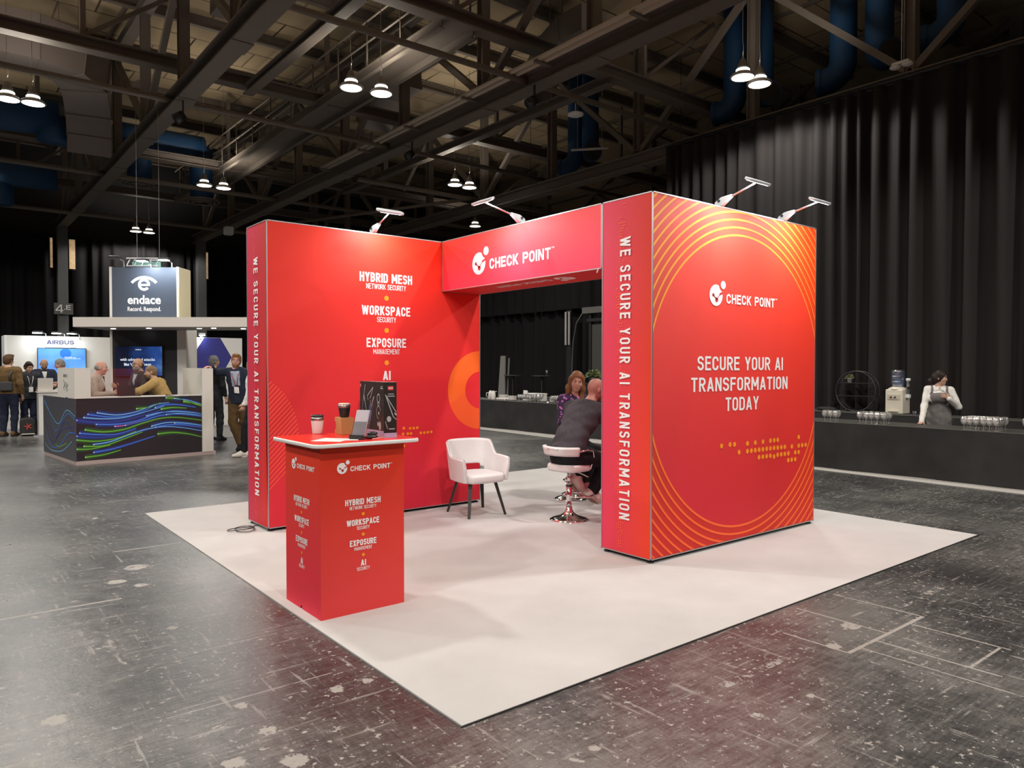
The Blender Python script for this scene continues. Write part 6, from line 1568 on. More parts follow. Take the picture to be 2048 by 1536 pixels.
def person(label, loc, yaw, h=1.75, J=None, skin_m=None, res=0.0085, build=1.0, head=(0, 0, 0), fem=False, top=None, sleeves=True, top_len=-0.04, top_fit=0.02, open_v=None, legs=None, leg_fit=0.016, skirt=None,
           shoes=None, sole=None, hair=None, hair_style='short', hand_r=None, hand_l=None, beard=None, extra=None, belly=0.0, sleeve_end=1.0, collar=None, wrinkle=0.003, brow=None, face=True):
    """yaw: direction the person faces (0 = +X). Local frame: y forward, x to the person's right, z up, metres for a 1.75 m figure"""
    s = h/1.75
    t = thing('person', label, 'person', loc, yaw-PI/2)
    D = dict(pelvis=(0, 0, 0.95), waist=(0, 0.01, 1.08), chest=(0, 0.0, 1.30), neck=(0, -0.015, 1.47), head=(0, 0.02, 1.625),
             shr=(0.19, -0.01, 1.41), shl=(-0.19, -0.01, 1.41), elr=(0.24, -0.03, 1.13), ell=(-0.24, -0.03, 1.13), wrr=(0.24, 0.06, 0.89), wrl=(-0.24, 0.06, 0.89),
             hipr=(0.09, 0, 0.92), hipl=(-0.09, 0, 0.92), knr=(0.1, 0.03, 0.5), knl=(-0.1, 0.03, 0.5), anr=(0.105, -0.02, 0.085), anl=(-0.105, -0.02, 0.085),
             ftr=(0.03, 1, -0.25), ftl=(-0.03, 1, -0.25))
    D.update(J or {})
    Q = {k: np.array(v, float)*(1 if k in ('ftr', 'ftl') else s) for k, v in D.items()}
    R = rotm(*head); ux, uy, uz = R[:, 0], R[:, 1], R[:, 2]; hc = Q['head']; w = build*s; sh = 0.93 if fem else 1.0
    up = nrm(Q['chest']-Q['pelvis']); rt = nrm(Q['shr']-Q['shl']); fwd = np.cross(up, rt); fwd = nrm(fwd)
    sq = (fwd, 0.66)
    def torso(f, e, k=0.05, low=True):
        if low: f.cone(Q['pelvis'], Q['waist'], (0.145 if not fem else 0.15)*w+e, (0.132 if not fem else 0.115)*w+e, k, sq)
        f.cone(Q['waist'], Q['chest'], (0.132 if not fem else 0.115)*w+e, 0.158*w*sh+e, k, sq)
        f.cone(Q['chest'], (Q['shr']+Q['shl'])/2-up*0.02*s, 0.158*w*sh+e, 0.11*w+e, k, sq)
        f.cone(Q['shr']-rt*0.03*s, Q['shl']+rt*0.03*s, 0.058*w+e, None, 0.05)
        f.cone((Q['shr']+Q['shl'])/2, Q['neck'], 0.075*w+e*0.7, 0.055*s+e*0.6, 0.05)
        if belly: f.ell(Q['waist']+fwd*0.05*s, (0.13*w+e, 0.10*w+e+belly, 0.14*w), np.stack((rt, fwd, up), 1), 0.05)
        if fem:
            for sg in (-1, 1): f.ell(Q['chest']+fwd*0.095*w+rt*sg*0.075*w-up*0.01, (0.065+e, 0.055+e, 0.065+e), np.stack((rt, fwd, up), 1), 0.04)
    def arm(f, S, e, end=1.0, k=0.03):
        a, b, c = Q['sh'+S], Q['el'+S], Q['wr'+S]
        f.cone(a, b, 0.053*w+e, 0.04*w+e, k)
        c2 = b+(c-b)*end; f.cone(b, c2, 0.041*w+e, (0.041+(0.027-0.041)*end)*w+e*(1.0 if e < 0.02 else 0.9), k)
    def leg(f, S, e, end=1.0, k=0.03):
        a, b, c = Q['hip'+S], Q['kn'+S], Q['an'+S]
        f.cone(a, b, 0.088*w+e, 0.058*w+e, 0.04); m_ = b+(c-b)*0.3; f.cone(b, m_, 0.057*w+e, 0.056*w+e, k); f.cone(m_, b+(c-b)*end, 0.056*w+e, 0.038*w+e*1.3, k)
    sm = skin_m or SKIN
    f = Field(res); torso(f, 0); 
    for S in 'rl': arm(f, S, 0); leg(f, S, 0); f.cone(Q['an'+S], Q['an'+S]+nrm(Q['ft'+S])*0.10*s, 0.036*s, 0.027*s, 0.02)
    # neck and head
    f.cone(Q['neck'], hc-uz*0.06*s-uy*0.015*s, 0.057*s*(0.86 if fem else 1), 0.052*s*(0.86 if fem else 1), 0.025)
    def H(x, y, z): return hc+(ux*x+uy*y+uz*z)*s
    f.ell(H(0, -0.008, 0.03), np.array((0.074, 0.094, 0.092))*s, R, 0.02)
    f.ell(H(0, 0.028, -0.035), np.array((0.06, 0.062, 0.078))*s, R, 0.03)
    f.cone(H(0, 0.06, -0.095), H(0, 0.045, -0.085), 0.02*s, 0.026*s, 0.03)
    if face:
        f.cone(H(0, 0.088, 0.012), H(0, 0.102 if fem else 0.108, -0.026), (0.006 if fem else 0.008)*s, (0.0105 if fem else 0.0135)*s, 0.012)
        for sg in (-1, 1):
            f.ell(H(sg*0.033, 0.094, 0.012), np.array((0.016, 0.011, 0.0075))*s, R, 0.010, -1)
            f.cone(H(sg*0.018, 0.086, 0.03), H(sg*0.05, 0.07, 0.03), 0.008*s, 0.007*s, 0.012)
            f.ell(H(sg*0.042, 0.06, -0.025), np.array((0.024, 0.022, 0.022))*s, R, 0.02)
        f.cone(H(-0.018, 0.083, -0.06), H(0.018, 0.083, -0.06), 0.008*s, None, 0.008)
    for sg in (-1, 1): f.ell(H(sg*0.078, -0.008, -0.005), np.array((0.009, 0.018, 0.03))*s, R @ np.array(Matrix.Rotation(0.3*sg, 3, 'Z')), 0.006)
    for S, hd, sg in (('r', hand_r, 1), ('l', hand_l, -1)):
        d = Q['wr'+S]-Q['el'+S]; n = -rt*sg+fwd*0.2; cu = 0.5; kw = {}
        if hd:
            d = np.array(hd.get('d', d), float); n = np.array(hd.get('n', n), float); cu = hd.get('curl', cu); kw = {k: hd[k] for k in ('thumb', 'spread') if k in hd}
        hand(f, Q['wr'+S], d, n, sg, cu, sc=s*(0.92 if fem else 1.0), **kw)
    field_mesh(f, 'body', sm, t)
    if face:
        for sg in (-1, 1):
            mb = MB(); c = H(sg*0.033, 0.0755, 0.0115); mb.ball(c, 0.0122*s, n=12, k=8); mb.cur = 1; mb.ball(c+uy*0.0052*s, 0.0083*s, n=10, k=6); mb.build('eye', [eye_white, eye_dark], t, True, False)
        mb = MB(); mb.path([H(x, 0.0925-abs(x)*0.25, -0.0595+0.02*abs(x)) for x in np.linspace(-0.021, 0.021, 9)], [0.0015*s]+[0.0042*s]*7+[0.0015*s], 8); mb.build('lips', lip_m, t, True, False)
        bm2 = brow or hair
        if bm2:
            for sg in (-1, 1): MB().path([H(sg*x, 0.096-((x-0.02)**2)*14, 0.033+0.004*math.sin((x-0.015)*70)) for x in np.linspace(0.015, 0.052, 6)], 0.0038*s, 6).build('eyebrow', bm2, t, True, False)
    # hair
    if hair and hair_style != 'none':
        f = Field(res*0.85)
        if hair_style in ('short', 'crop', 'tail', 'long'):
            e = {'crop': 0.006, 'short': 0.014}.get(hair_style, 0.015)
            f.ell(H(0, -0.012, 0.034), (np.array((0.074, 0.094, 0.092))+e)*s, R, 0.02); f.ell(H(0, -0.045, -0.02), (np.array((0.066, 0.058, 0.07))+e*0.7)*s, R, 0.03)
            if hair_style == 'short': f.ell(H(0.02, 0.05, 0.11), np.array((0.055, 0.045, 0.025))*s, R, 0.03)
            f.ell(H(0, 0.10, -0.03), np.array((0.085, 0.095, 0.105))*s, R, 0.012, -1)
        if hair_style == 'ring':
            f.ell(H(0, -0.03, 0.0), np.array((0.081, 0.083, 0.062))*s, R, 0.02); f.ell(H(0, 0.07, 0.03), np.array((0.1, 0.085, 0.12))*s, R, 0.02, -1)
        if hair_style == 'tail':
            f.cone(H(0, -0.105, 0.02), H(0.0, -0.155, -0.06), 0.032*s, 0.034*s, 0.03); f.cone(H(0.0, -0.155, -0.06), H(0, -0.13, -0.21), 0.034*s, 0.012*s, 0.03)
            for sg in (-1, 1): f.cone(H(sg*0.05, 0.075, 0.075), H(sg*0.078, 0.045, -0.01), 0.013*s, 0.008*s, 0.015)
        if hair_style == 'long':
            for sg in (-1, 1):
                f.cone(H(sg*0.07, 0.015, 0.05), H(sg*0.085, -0.005, -0.08), 0.028*s, 0.032*s, 0.03); f.cone(H(sg*0.085, -0.005, -0.08), H(sg*0.1, 0.02, -0.31), 0.036*s, 0.024*s, 0.03)
            f.cone(H(0, -0.09, 0.0), H(0, -0.09, -0.3), 0.07*s, 0.06*s, 0.04)
        f.wr = 0.004; field_mesh(f, 'hair', hair, t)
    if beard:
        f = Field(res*0.85); f.ell(H(0, 0.032, -0.06), np.array((0.064, 0.064, 0.062))*s, R, 0.02); f.ell(H(0, 0.10, -0.02), np.array((0.05, 0.06, 0.034))*s, R, 0.01, -1); f.plane(H(0, 0.0, -0.02), uz); f.plane(H(0, -0.0, 0), -uy); f.wr = 0.002
        field_mesh(f, 'beard', beard, t)
    # garments
    if legs:
        f = Field(res*1.1); f.cone(Q['pelvis']-up*0.02, Q['waist'], 0.148*w+leg_fit, 0.134*w+leg_fit*0.5, 0.04, sq)
        for S in 'rl': leg(f, S, leg_fit, 0.93)
        f.plane(Q['waist']-up*0.01*s, up); f.wr = wrinkle; field_mesh(f, 'trousers', legs, t)
    if shoes:
        for S in 'rl':
            a = Q['an'+S]; d = nrm(Q['ft'+S]); hd = nrm(np.array((d[0], d[1], 0))) if abs(d[2]) < 0.9 else d
            dn = nrm(np.cross(np.cross(d, (0, 0, 1)) if abs(d[2]) < 0.95 else (1, 0, 0), d)); dn = dn*(-1 if dn[2] > 0 else 1)
            # the sole lies along the foot's own direction
            sd = nrm(d+(-dn)*0.22)
            f = Field(res*0.9); hl = a+dn*0.045*s-sd*0.035*s
            f.cone(hl, hl+sd*0.12*s, 0.038*s, 0.041*s, 0.02); f.cone(hl+sd*0.12*s, hl+sd*0.225*s-(-dn)*0.008*s, 0.041*s, 0.03*s, 0.02); f.cone(a+(-dn)*0.025*s-sd*0.005*s, hl+(-dn)*0.01*s, 0.046*s, 0.043*s, 0.03); f.cone(a+sd*0.02*s, hl+sd*0.15*s-dn*0.005*s, 0.046*s, 0.036*s, 0.03)
            f.plane(hl+dn*0.03*s, dn); so_ = field_mesh(f, 'shoe', shoes, t)
            f = Field(res*0.9); f.cone(hl+dn*0.025*s, hl+sd*0.225*s+dn*0.022*s, 0.04*s, 0.034*s, 0.01); f.plane(hl+dn*0.041*s, dn); f.plane(hl+dn*0.016*s, -dn)
            o = field_mesh(f, 'sole', sole or black_plastic, t); o.parent = so_; WM[o.name] = _wm(so_)
    if skirt:
        f = Field(res*1.1); f.cone(Q['waist'], Q['pelvis'], 0.125*w+0.012, 0.168*w, 0.04, sq); f.cone(Q['pelvis'], Q['pelvis']-up*0.3*s, 0.168*w, 0.2*w, 0.04, (fwd, 0.75)); f.wr = 0.005; field_mesh(f, 'skirt', skirt, t)
    if top:
        f = Field(res*1.1); torso(f, top_fit, 0.05)
        hem = Q['pelvis']+up*top_len*s
        f.cone(Q['waist'], hem, (0.117 if fem else 0.134)*w+top_fit, (0.152+max(0.0, -top_len-0.04)*0.45)*w+top_fit*(1.0 if fem else 1.3), 0.05, sq)
        for S in 'rl':
            if sleeves: arm(f, S, top_fit*0.85, sleeve_end)
        f.ell(Q['neck']+up*0.05*s+fwd*0.035*s, np.array((0.066, 0.08, 0.075))*s, np.stack((rt, fwd, up), 1), 0.008, -1)
        f.plane(hem, -up); f.plane(Q['neck']+up*0.022*s-fwd*0.02, nrm(up-fwd*0.25)); f.wr = wrinkle
        field_mesh(f, 'jacket' if open_v else 'top', top, t)
    if open_v:
        # shirt showing in the open front: a thin wedge of cloth just proud of the jacket
        f = Field(res); torso(f, top_fit+0.006, 0.05); a = Q['neck']; b = Q['waist'] if open_v.get('deep') else Q['waist']*0.55+Q['chest']*0.45; wv = open_v.get('w', 0.075)*s
        if open_v.get('deep'): b = Q['pelvis']
        for sg in (-1, 1):
            p = a+rt*sg*wv; q = b+rt*sg*(0.005 if not open_v.get('deep') else wv*0.8); dv = nrm(q-p); nn = nrm(np.cross(dv, fwd)); nn = nn*(1 if nn@(rt*sg) > 0 else -1); f.plane(p, nn)
        f.plane(Q['chest']+fwd*0.02, -fwd); f.plane(a+up*0.0, nrm(up+fwd*0.3)); f.plane(b, -up)
        field_mesh(f, 'shirt', open_v['m'], t)
        if top is not None and open_v.get('lapel', True):
            for sg in (-1, 1):
                p = a+rt*sg*wv; q = b+rt*sg*(0.005 if not open_v.get('deep') else wv*0.8); dv = nrm(q-p); nn = nrm(np.cross(dv, fwd)); nn = nn*(1 if nn@(rt*sg) > 0 else -1)
                f = Field(res); torso(f, top_fit+0.011, 0.05); f.plane(p, -nn); f.plane(p+nn*0.042*s-up*0.03, nrm(nn+up*0.18)); f.plane(Q['chest']+fwd*0.03, -fwd); f.plane(a-up*0.01, nrm(up+fwd*0.3)); f.plane(b*0.8+a*0.2, -up)
                try: field_mesh(f, 'lapel', top, t)
                except Exception: pass
        if open_v.get('tie'):
            f = Field(res); c = Q['neck']+fwd*0.06*s-up*0.02
            f.cone(Q['neck']+fwd*(0.062*s+top_fit), Q['waist']*0.5+Q['chest']*0.5+fwd*(0.115*w+top_fit), 0.016, 0.022, 0.01); field_mesh(f, 'tie', open_v['tie'], t)
    if collar:
        mb = MB(); ring = []
        c = Q['neck']+up*0.012*s; ax_ = nrm(up-fwd*0.25); cx_ = rt; cy_ = np.cross(ax_, cx_)
        mb.path([c+cx_*0.07*s*math.cos(a)+cy_*0.075*s*math.sin(a) for a in np.linspace(0, 2*PI, 28)[:-1]], 0.016*s, 8, close=True); mb.build('collar', collar, t, True, False)
    if extra: extra(t, Q, H, dict(up=up, rt=rt, fwd=fwd, s=s, w=w, R=R))
    return t
def glasses(t, H, s, m):
    mb = MB()
    for sg in (-1, 1):
        mb.path([H(sg*0.033+0.024*math.cos(a), 0.101, 0.008+0.018*math.sin(a)) for a in np.linspace(0, 2*PI, 17)[:-1]], 0.002*s, 6, close=True); mb.path([H(sg*0.057, 0.1, 0.014), H(sg*0.082, 0.03, 0.012), H(sg*0.082, -0.02, 0.008)], 0.002*s, 6)
    mb.path([H(-0.009, 0.103, 0.012), H(0, 0.106, 0.014), H(0.009, 0.103, 0.012)], 0.002*s, 6); mb.build('spectacles', m, t, True, False)
def lanyard(t, Q, d, m, badge=True, off=0.035):
    mb = MB(); up, rt, fwd, s, w = d['up'], d['rt'], d['fwd'], d['s'], d['w']
    low = Q['waist']+up*0.06*s+fwd*(0.1*w+off)
    for sg in (-1, 1): mb.path([Q['neck']+rt*sg*0.07*s+up*0.01, Q['chest']+rt*sg*0.055*s+fwd*(0.105*w+off)+up*0.07, low+rt*sg*0.01], 0.007, 6)
    o = mb.build('lanyard', m, t, True, False)
    if badge: MB().prism([(-0.045, -0.12), (0.045, -0.12), (0.045, 0), (-0.045, 0)], low+fwd*0.004, rt, up, fwd*0.004).build('badge', paper, o, world=False)

hair_brown = fabric('hair_brown', (0.09, 0.045, 0.022), 0.5, 0.16, 40); hair_dark = fabric('hair_dark', (0.022, 0.015, 0.012), 0.5, 0.16, 40); hair_red = fabric('hair_red', (0.26, 0.115, 0.045), 0.55, 0.16, 40)
hair_grey = fabric('hair_grey', (0.2, 0.19, 0.175), 0.6, 0.16, 40); hair_fair = fabric('hair_fair', (0.2, 0.125, 0.07), 0.55, 0.16, 40); hair_auburn = fabric('hair_auburn', (0.21, 0.105, 0.045), 0.5, 0.16, 40); stubble = mat('stubble', (0.16, 0.10, 0.08), 0.8)
suit_grey = fabric('suit_grey', (0.055, 0.052, 0.06), 0.8, 0.12, 30); cloth_black = fabric('cloth_black', (0.012, 0.012, 0.014), 0.8, 0.2, 20); cloth_navy = fabric('cloth_navy', (0.02, 0.025, 0.045), 0.8, 0.2, 20); jeans = fabric('jeans_dark', (0.016, 0.02, 0.04), 0.85, 0.3, 30)
shirt_white = fabric('shirt_white', (0.68, 0.66, 0.62), 0.8, 0.06, 20); shirt_blue = fabric('shirt_blue', (0.36, 0.40, 0.5), 0.8, 0.08, 20); chino = fabric('chino_brown', (0.1, 0.058, 0.024), 0.85, 0.2, 15); ochre = fabric('ochre_fleece', (0.44, 0.29, 0.11), 0.9, 0.12, 25)
check_light = fabric('check_light', (0.36, 0.32, 0.26), 0.85, 0.25, 60); jacket_brown = fabric('jacket_brown', (0.14, 0.085, 0.035), 0.85, 0.2, 12); jacket_dark = fabric('jacket_dark', (0.05, 0.042, 0.042), 0.8, 0.2, 30); puffer = fabric('puffer_dark', (0.02, 0.022, 0.028), 0.5, 0.3, 14)
shoe_beige = fabric('shoe_beige', (0.70, 0.63, 0.57), 0.7, 0.08, 30); shoe_white = fabric('shoe_white', (0.66, 0.63, 0.56), 0.6, 0.05, 20); shoe_pink = fabric('shoe_pink', (0.42, 0.1, 0.13), 0.7, 0.3, 40); apron_grey = fabric('apron_grey', (0.155, 0.145, 0.14), 0.7, 0.15, 18); lan_red = mat('lanyard_red', (0.35, 0.03, 0.06), 0.6)
floral = mat('floral_print', (0.03, 0.01, 0.06), 0.8)
_v = N(floral, 'ShaderNodeTexVoronoi'); _v.inputs['Scale'].default_value = 26; L(floral, mixc(floral, 0.08, coords(floral), N(floral, 'ShaderNodeTexNoise').outputs['Color']), _v.inputs['Vector'])
L(floral, ramp(floral, _v.outputs['Distance'], [(0.0, (0.5, 0.12, 0.42)), (0.3, (0.45, 0.16, 0.45)), (0.36, (0.03, 0.012, 0.06)), (0.8, (0.02, 0.01, 0.04))]), BS(floral).inputs['Base Color'])

# the man on the stool: seen from behind, bent to the table, feet on the ring
def suit_extra(t, Q, H, d):
    up, rt, fwd, s = d['up'], d['rt'], d['fwd'], d['s']
    f = Field(0.008); a = Q['pelvis']+up*0.10*s
    f.cone(a-fwd*0.035, Q['pelvis']-up*0.035-fwd*0.05, 0.165, 0.185, 0.04, (fwd, 0.62)); f.plane(Q['pelvis']-up*0.03, nrm(-up-fwd*0.1)); f.plane(Q['pelvis']+fwd*0.05, fwd); f.wr = 0.005
    field_mesh(f, 'coat_tail', suit_grey, t)
person('bald man in a dark grey suit hunched on the bar stool, seen from behind', (3.387, 2.928, 0), math.radians(6), 1.78,
       J=dict(pelvis=(0, -0.02, 0.70), waist=(0.005, 0.03, 0.84), chest=(0.02, 0.17, 1.045), neck=(0.03, 0.30, 1.19), head=(0.035, 0.385, 1.325), shr=(0.205, 0.25, 1.115), shl=(-0.185, 0.24, 1.13), elr=(0.28, 0.44, 0.95), ell=(-0.25, 0.46, 0.97), wrr=(0.12, 0.64, 1.0), wrl=(-0.10, 0.66, 1.0),
              hipr=(0.1, 0.0, 0.67), hipl=(-0.1, 0.0, 0.67), knr=(0.17, 0.43, 0.60), knl=(-0.15, 0.42, 0.60), anr=(0.085, 0.27, 0.27), anl=(-0.02, 0.13, 0.42), ftr=(0.25, 0.8, -0.6), ftl=(0.25, 0.55, -0.8)),
       skin_m=SKIN_P, res=0.007, build=1.16, head=(-0.3, 0.3, 0.05), top=suit_grey, top_len=-0.04, legs=cloth_black, shoes=shoe_beige, sole=mat('sole_tan', (0.36, 0.25, 0.19), 0.7), hair=hair_auburn, hair_style='none', beard=hair_auburn, extra=suit_extra,
       hand_r=dict(d=(-0.6, 0.6, 0.1), curl=0.9), hand_l=dict(d=(0.6, 0.6, 0.1), curl=0.9), wrinkle=0.0035, collar=suit_grey)
# the woman across the table
person('long-haired woman in a purple floral blouse smiling behind the man in the suit', (4.24, 3.80, 0), math.radians(-95), 1.68,
       J=dict(pelvis=(0, -0.02, 0.72), waist=(0, 0.0, 0.87), chest=(0, 0.03, 1.12), neck=(0.0, 0.05, 1.315), head=(0.0, 0.10, 1.475), shr=(0.17, 0.03, 1.25), shl=(-0.17, 0.03, 1.25), elr=(0.25, 0.14, 0.98), ell=(-0.24, 0.16, 0.98), wrr=(0.12, 0.36, 1.02), wrl=(-0.10, 0.37, 1.02),
              hipr=(0.09, 0.0, 0.69), hipl=(-0.09, 0.0, 0.69), knr=(0.13, 0.40, 0.62), knl=(-0.1, 0.40, 0.62), anr=(0.17, 0.3, 0.24), anl=(0.02, 0.3, 0.24), ftr=(0.1, 0.9, -0.4), ftl=(0.0, 0.9, -0.4)),
       fem=True, res=0.007, head=(-0.55, 0.1, -0.12), top=floral, top_len=-0.02, top_fit=0.014, legs=cloth_black, shoes=shoe_pink, sole=shoe_white, hair=hair_auburn, hair_style='long', hand_r=dict(d=(-0.5, 0.7, 0), curl=0.8), hand_l=dict(d=(0.5, 0.7, 0), curl=0.8))
# the waitress behind the bar
def apron(t, Q, H, d):
    up, rt, fwd, s, w = d['up'], d['rt'], d['fwd'], d['s'], d['w']
    f = Field(0.009); sq = (fwd, 0.68)
    sq = (fwd, 0.7); f.cone(Q['pelvis'], Q['waist'], 0.208*w, 0.156*w, 0.05, sq); f.cone(Q['waist'], Q['chest'], 0.156*w, 0.184*w, 0.05, sq); f.cone(Q['chest'], (Q['shr']+Q['shl'])/2-up*0.02*s, 0.18*w, 0.15*w, 0.04, sq); f.cone(Q['pelvis'], Q['pelvis']-up*0.38, 0.208*w, 0.235*w, 0.05, (fwd, 0.75))
    for sg in (-1, 1): f.ell(Q['chest']+fwd*0.1*w+rt*sg*0.072*w-up*0.01, (0.082, 0.074, 0.08), np.stack((rt, fwd, up), 1), 0.04)
    f.plane(Q['chest']+up*0.07, up); f.wr = 0.004; f.plane(Q['chest']+rt*0.175, nrm(rt+up*0.15)); f.plane(Q['chest']-rt*0.175, nrm(-rt+up*0.15))
    a = field_mesh(f, 'apron', apron_grey, t)
    for sg in (-1, 1): MB().path([Q['chest']+up*0.065+rt*sg*0.105+fwd*0.125*w, (Q['shr'] if sg > 0 else Q['shl'])-rt*sg*0.055+up*0.068+fwd*0.03, Q['chest']+up*0.06+rt*sg*0.1-fwd*0.12], 0.013, 6).build('strap', apron_grey, a, True, False)
    mb = MB()
    for sg in (-1, 1): mb.prism([(0, 0), (0.085, -0.015), (0.075, -0.075), (0.02, -0.055)], Q['neck']+fwd*0.075+up*0.012, rt*sg, nrm(up-fwd*0.45), fwd*0.014)
    mb.build('collar_flap', shirt_white, t, world=False)
person('waitress with a dark ponytail, white blouse and grey apron behind the bar', (10.44, 2.085, 0), math.radians(-155), 1.545,
       J=dict(shr=(0.175, 0.0, 1.42), shl=(-0.175, -0.02, 1.40), elr=(0.235, 0.13, 1.13), wrr=(0.29, 0.46, 0.868), ell=(-0.285, 0.06, 1.13), wrl=(-0.13, 0.235, 1.27), chest=(0.01, 0.03, 1.3), neck=(0.01, 0.02, 1.47), head=(-0.01, 0.05, 1.62)),
       fem=True, res=0.007, build=0.9, head=(1.25, 0.05, 0), top=shirt_white, top_len=-0.05, top_fit=0.018, legs=cloth_black, shoes=cloth_black, hair=hair_dark, hair_style='tail', extra=apron,
       hand_r=dict(d=(0.25, 0.9, -0.12), n=(0, 0, -1), curl=0.1, spread=0.2), hand_l=dict(d=(0.75, 0.25, 0.45), n=(0, -1, 0.1), curl=0.15, spread=0.2))
# men at the counter with the light trails
def gl(t, Q, H, d): glasses(t, H, d['s'], black_metal)
person('bald man in a pale checked jacket and tie, hands on a tablet', tuple(E0+eu*0.52+ev*0.95), math.radians(-20), 1.72,
       J=dict(pelvis=(0, -0.04, 0.95), chest=(0, 0.04, 1.29), neck=(0, 0.07, 1.46), head=(0, 0.12, 1.60), shr=(0.19, 0.03, 1.40), shl=(-0.19, 0.03, 1.40), elr=(0.25, 0.06, 1.12), ell=(-0.24, 0.1, 1.13), wrr=(0.12, 0.31, 1.14), wrl=(-0.06, 0.33, 1.14)),
       skin_m=SKIN_P, head=(0, 0.15, 0), top=check_light, top_fit=0.024, legs=cloth_black, shoes=cloth_black, hair=hair_grey, hair_style='ring', open_v=dict(m=shirt_white, tie=cloth_navy), hand_r=dict(d=(-0.2, 0.8, 0.1), curl=0.8), hand_l=dict(d=(0.2, 0.8, 0.1), curl=0.8))
person('man with glasses in a dark jacket talking with one hand raised at the counter', tuple(E0+eu*1.42+ev*1.3), math.radians(-165), 1.76,
       J=dict(chest=(0, 0.02, 1.31), neck=(0, 0.03, 1.48), head=(0, 0.07, 1.62), shr=(0.2, 0.01, 1.42), shl=(-0.2, 0.01, 1.42), elr=(0.25, 0.1, 1.15), ell=(-0.25, 0.1, 1.14), wrr=(0.14, 0.34, 1.19), wrl=(-0.12, 0.34, 1.12)),
       skin_m=SKIN_T, head=(0.15, 0.0, 0), top=jacket_dark, top_fit=0.026, legs=jeans, shoes=cloth_black, hair=hair_brown, hair_style='ring', beard=hair_grey, open_v=dict(m=shirt_blue), extra=gl, hand_r=dict(d=(0.1, 0.8, 0.45), curl=0.05, spread=0.3), hand_l=dict(d=(0.15, 0.9, 0.05), curl=0.4))
person('man in a mustard fleece leaning on the counter, seen from behind', tuple(E0+eu*1.62+ev*0.82), math.radians(150), 1.72,
       J=dict(pelvis=(0, -0.12, 0.92), waist=(0, -0.06, 1.04), chest=(0, 0.05, 1.23), neck=(0, 0.13, 1.38), head=(0, 0.2, 1.52), shr=(0.2, 0.08, 1.32), shl=(-0.2, 0.08, 1.32), elr=(0.33, 0.26, 1.18), ell=(-0.33, 0.3, 1.17), wrr=(0.12, 0.45, 1.15), wrl=(-0.28, 0.58, 1.15)),
       skin_m=SKIN, head=(0.35, 0.15, 0), top=ochre, top_fit=0.03, legs=jeans, shoes=cloth_black, hair=hair_fair, hair_style='crop', beard=hair_fair, hand_r=dict(d=(-0.5, 0.8, 0), n=(0, 0, -1), curl=0.2), hand_l=dict(d=(0.1, 0.9, 0), n=(0, 0, -1), curl=0.2), collar=ochre)
# the leaning man, his companion at the wall's edge and the man behind
def lean_extra(t, Q, H, d): lanyard(t, Q, d, lan_red, True, 0.05)
person('red-haired man in a navy blazer and brown chinos leaning on the counter end wall', (2.90, 11.72, 0), math.radians(-128), 1.86,
       J=dict(pelvis=(0.0, 0, 0.93), chest=(0.03, 0.0, 1.29), neck=(0.05, 0.0, 1.46), head=(0.045, 0.03, 1.605), shr=(0.23, 0.02, 1.42), shl=(-0.15, 0.0, 1.385), elr=(0.40, 0.17, 1.40), wrr=(0.345, 0.40, 1.50), ell=(-0.22, 0.0, 1.11), wrl=(-0.25, 0.08, 0.86), knr=(0.09, 0.09, 0.50), anr=(-0.06, 0.1, 0.085), knl=(-0.1, 0.05, 0.5), anl=(-0.10, -0.02, 0.085)),
       skin_m=SKIN_P, head=(0.25, 0.05, -0.1), build=1.05, top=cloth_navy, top_len=-0.09, top_fit=0.028, legs=chino, leg_fit=0.022, shoes=cloth_black, sole=shoe_white, hair=hair_red, hair_style='short', beard=hair_red, open_v=dict(m=shirt_blue, deep=True, w=0.085), extra=lean_extra, hand_r=dict(d=(0.45, 0.8, 0.0), n=(0, 0, -1), curl=0.5))
person('person in a white top and white shoe, mostly hidden by the red wall', (2.74, 10.49, 0), math.radians(160), 1.76,
       J=dict(ell=(-0.27, 0.04, 1.13), wrl=(-0.22, 0.14, 0.93), elr=(0.27, 0.04, 1.13), wrr=(0.2, 0.14, 0.93), anl=(-0.13, 0.16, 0.085), knl=(-0.11, 0.13, 0.5)), top=shirt_white, top_fit=0.03, legs=cloth_black, shoes=shoe_white, sole=shoe_white, hair=hair_dark, face=False, wrinkle=0.005)
person('grey-haired man in black with his back turned, before the hexagon panel', (3.02, 13.75, 0), math.radians(35), 1.84, top=cloth_black, top_fit=0.024, legs=cloth_black, shoes=cloth_black, hair=hair_grey, hair_style='crop', head=(-0.4, 0, 0), extra=gl,
       J=dict(knr=(0.13, 0.02, 0.5), anr=(0.17, -0.05, 0.085)))
# the group at the far-left stand
def bag_strap(t, Q, H, d):
    up, rt, fwd, s, w = d['up'], d['rt'], d['fwd'], d['s'], d['w']
    MB().path([Q['shr']-rt*0.06+up*0.075-fwd*0.02, Q['chest']+rt*0.1-fwd*0.15*w, Q['waist']+rt*0.13-fwd*0.14*w], 0.025, 6).build('bag_strap', black_plastic, t, True, False)
    MB().prism(round_rect(-0.17, -0.11, 0.17, 0.10, 0.04), Q['waist']-fwd*0.13*w+up*0.0, rt, up, -fwd*0.09).build('shoulder_bag', mat('bag_grey', (0.04, 0.04, 0.042), 0.7), t, world=False, bevel=0.025, seg=3)
person('man in a brown jacket with a black shoulder bag, back turned at far left', (-0.36, 17.72, 0), math.radians(60), 1.87, top=jacket_brown, top_fit=0.035, legs=jeans, shoes=chino, hair=hair_brown, head=(-0.3, 0.05, 0), extra=bag_strap)
def lan_w(t, Q, H, d): lanyard(t, Q, d, shirt_white, True, 0.045)
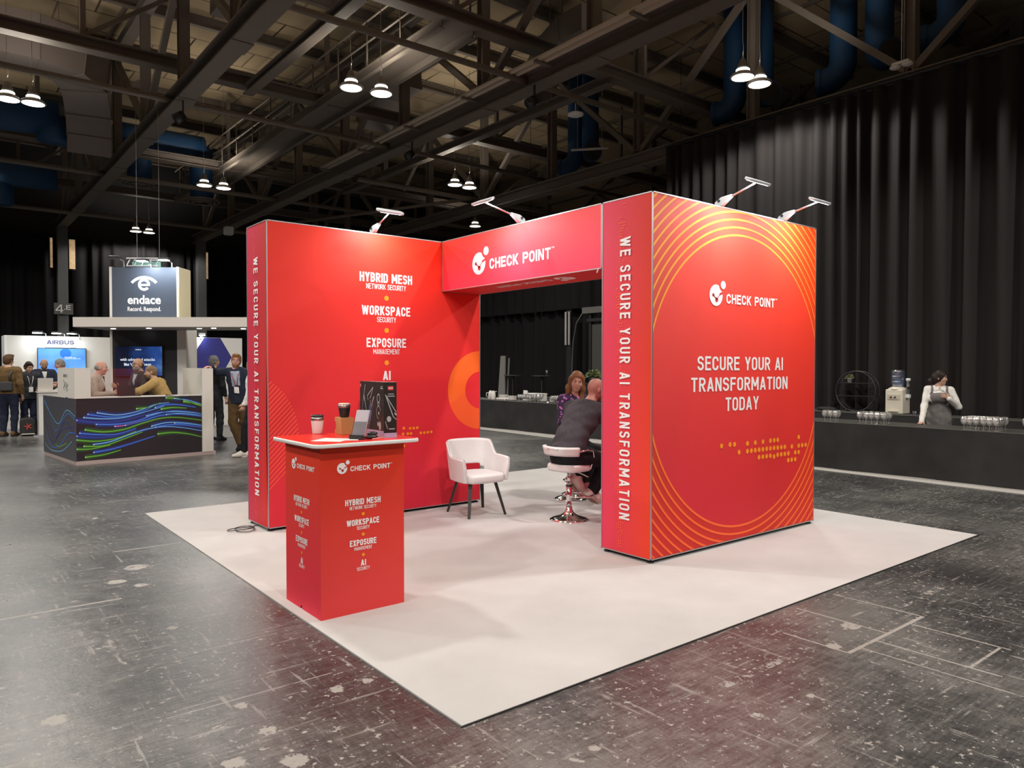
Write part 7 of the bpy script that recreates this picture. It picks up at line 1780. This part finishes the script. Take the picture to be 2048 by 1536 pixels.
person('young man in a dark padded jacket looking down, white lanyard', (0.04, 17.95, 0), math.radians(-75), 1.72, J=dict(ell=(-0.25, 0.06, 1.12), wrl=(-0.12, 0.28, 1.08), head=(0, 0.045, 1.61), elr=(0.26, 0.0, 1.12), wrr=(0.25, 0.1, 0.9)), top=puffer, top_fit=0.038, top_len=-0.1, legs=jeans, shoes=cloth_black, hair=hair_dark, hair_style='short', head=(0.2, 0.4, 0), extra=lan_w, collar=puffer)
person('balding man in a navy jumper facing the plinth at far left', (0.40, 18.4, 0), math.radians(-85), 1.80, J=dict(head=(0, 0.05, 1.61), elr=(0.25, 0.08, 1.12), wrr=(0.12, 0.3, 1.05), ell=(-0.25, 0.08, 1.12), wrl=(-0.12, 0.3, 1.05)), skin_m=SKIN_T, top=cloth_navy, top_fit=0.024, legs=cloth_black, shoes=cloth_black, hair=hair_grey, hair_style='ring', head=(-0.1, 0.35, 0), beard=stubble, collar=shirt_white, open_v=dict(m=shirt_white, w=0.06))
person('grey-haired man in a black polo shirt pointing over the plinth at far left', (0.86, 17.55, 0), math.radians(172), 1.86, J=dict(pelvis=(0, -0.08, 0.95), waist=(0, -0.03, 1.07), chest=(0, 0.06, 1.27), neck=(0, 0.13, 1.42), head=(0, 0.21, 1.55), shr=(0.2, 0.09, 1.36), shl=(-0.2, 0.09, 1.36), elr=(0.26, 0.22, 1.12), wrr=(0.16, 0.46, 1.14), ell=(-0.26, 0.2, 1.1), wrl=(-0.12, 0.46, 1.06)),
       skin_m=SKIN_P, top=cloth_black, top_fit=0.022, sleeve_end=0.05, legs=cloth_black, shoes=cloth_black, hair=hair_grey, hair_style='crop', head=(0.1, 0.3, 0), collar=lan_red, hand_r=dict(d=(-0.2, 0.9, 0.3), curl=0.5), hand_l=dict(d=(0.1, 0.9, 0.0), curl=0.5))
t = thing('tablet', 'thin tablet held by the bald man in the checked jacket', 'tablet', tuple(E0+eu*0.93+ev*0.78+Zv*1.1))
MB().obox(E0+eu*0.92+ev*0.80+Zv*1.118, (0.26, 0.19, 0.012), Matrix.Rotation(-0.3, 3, 'Z')).build('slab', black_plastic, t, bevel=0.003); MB().obox(E0+eu*0.92+ev*0.80+Zv*1.1245, (0.24, 0.17, 0.002), Matrix.Rotation(-0.3, 3, 'Z')).build('screen_glass', mat('tablet_glass', (0.05, 0.05, 0.06), 0.15), t)
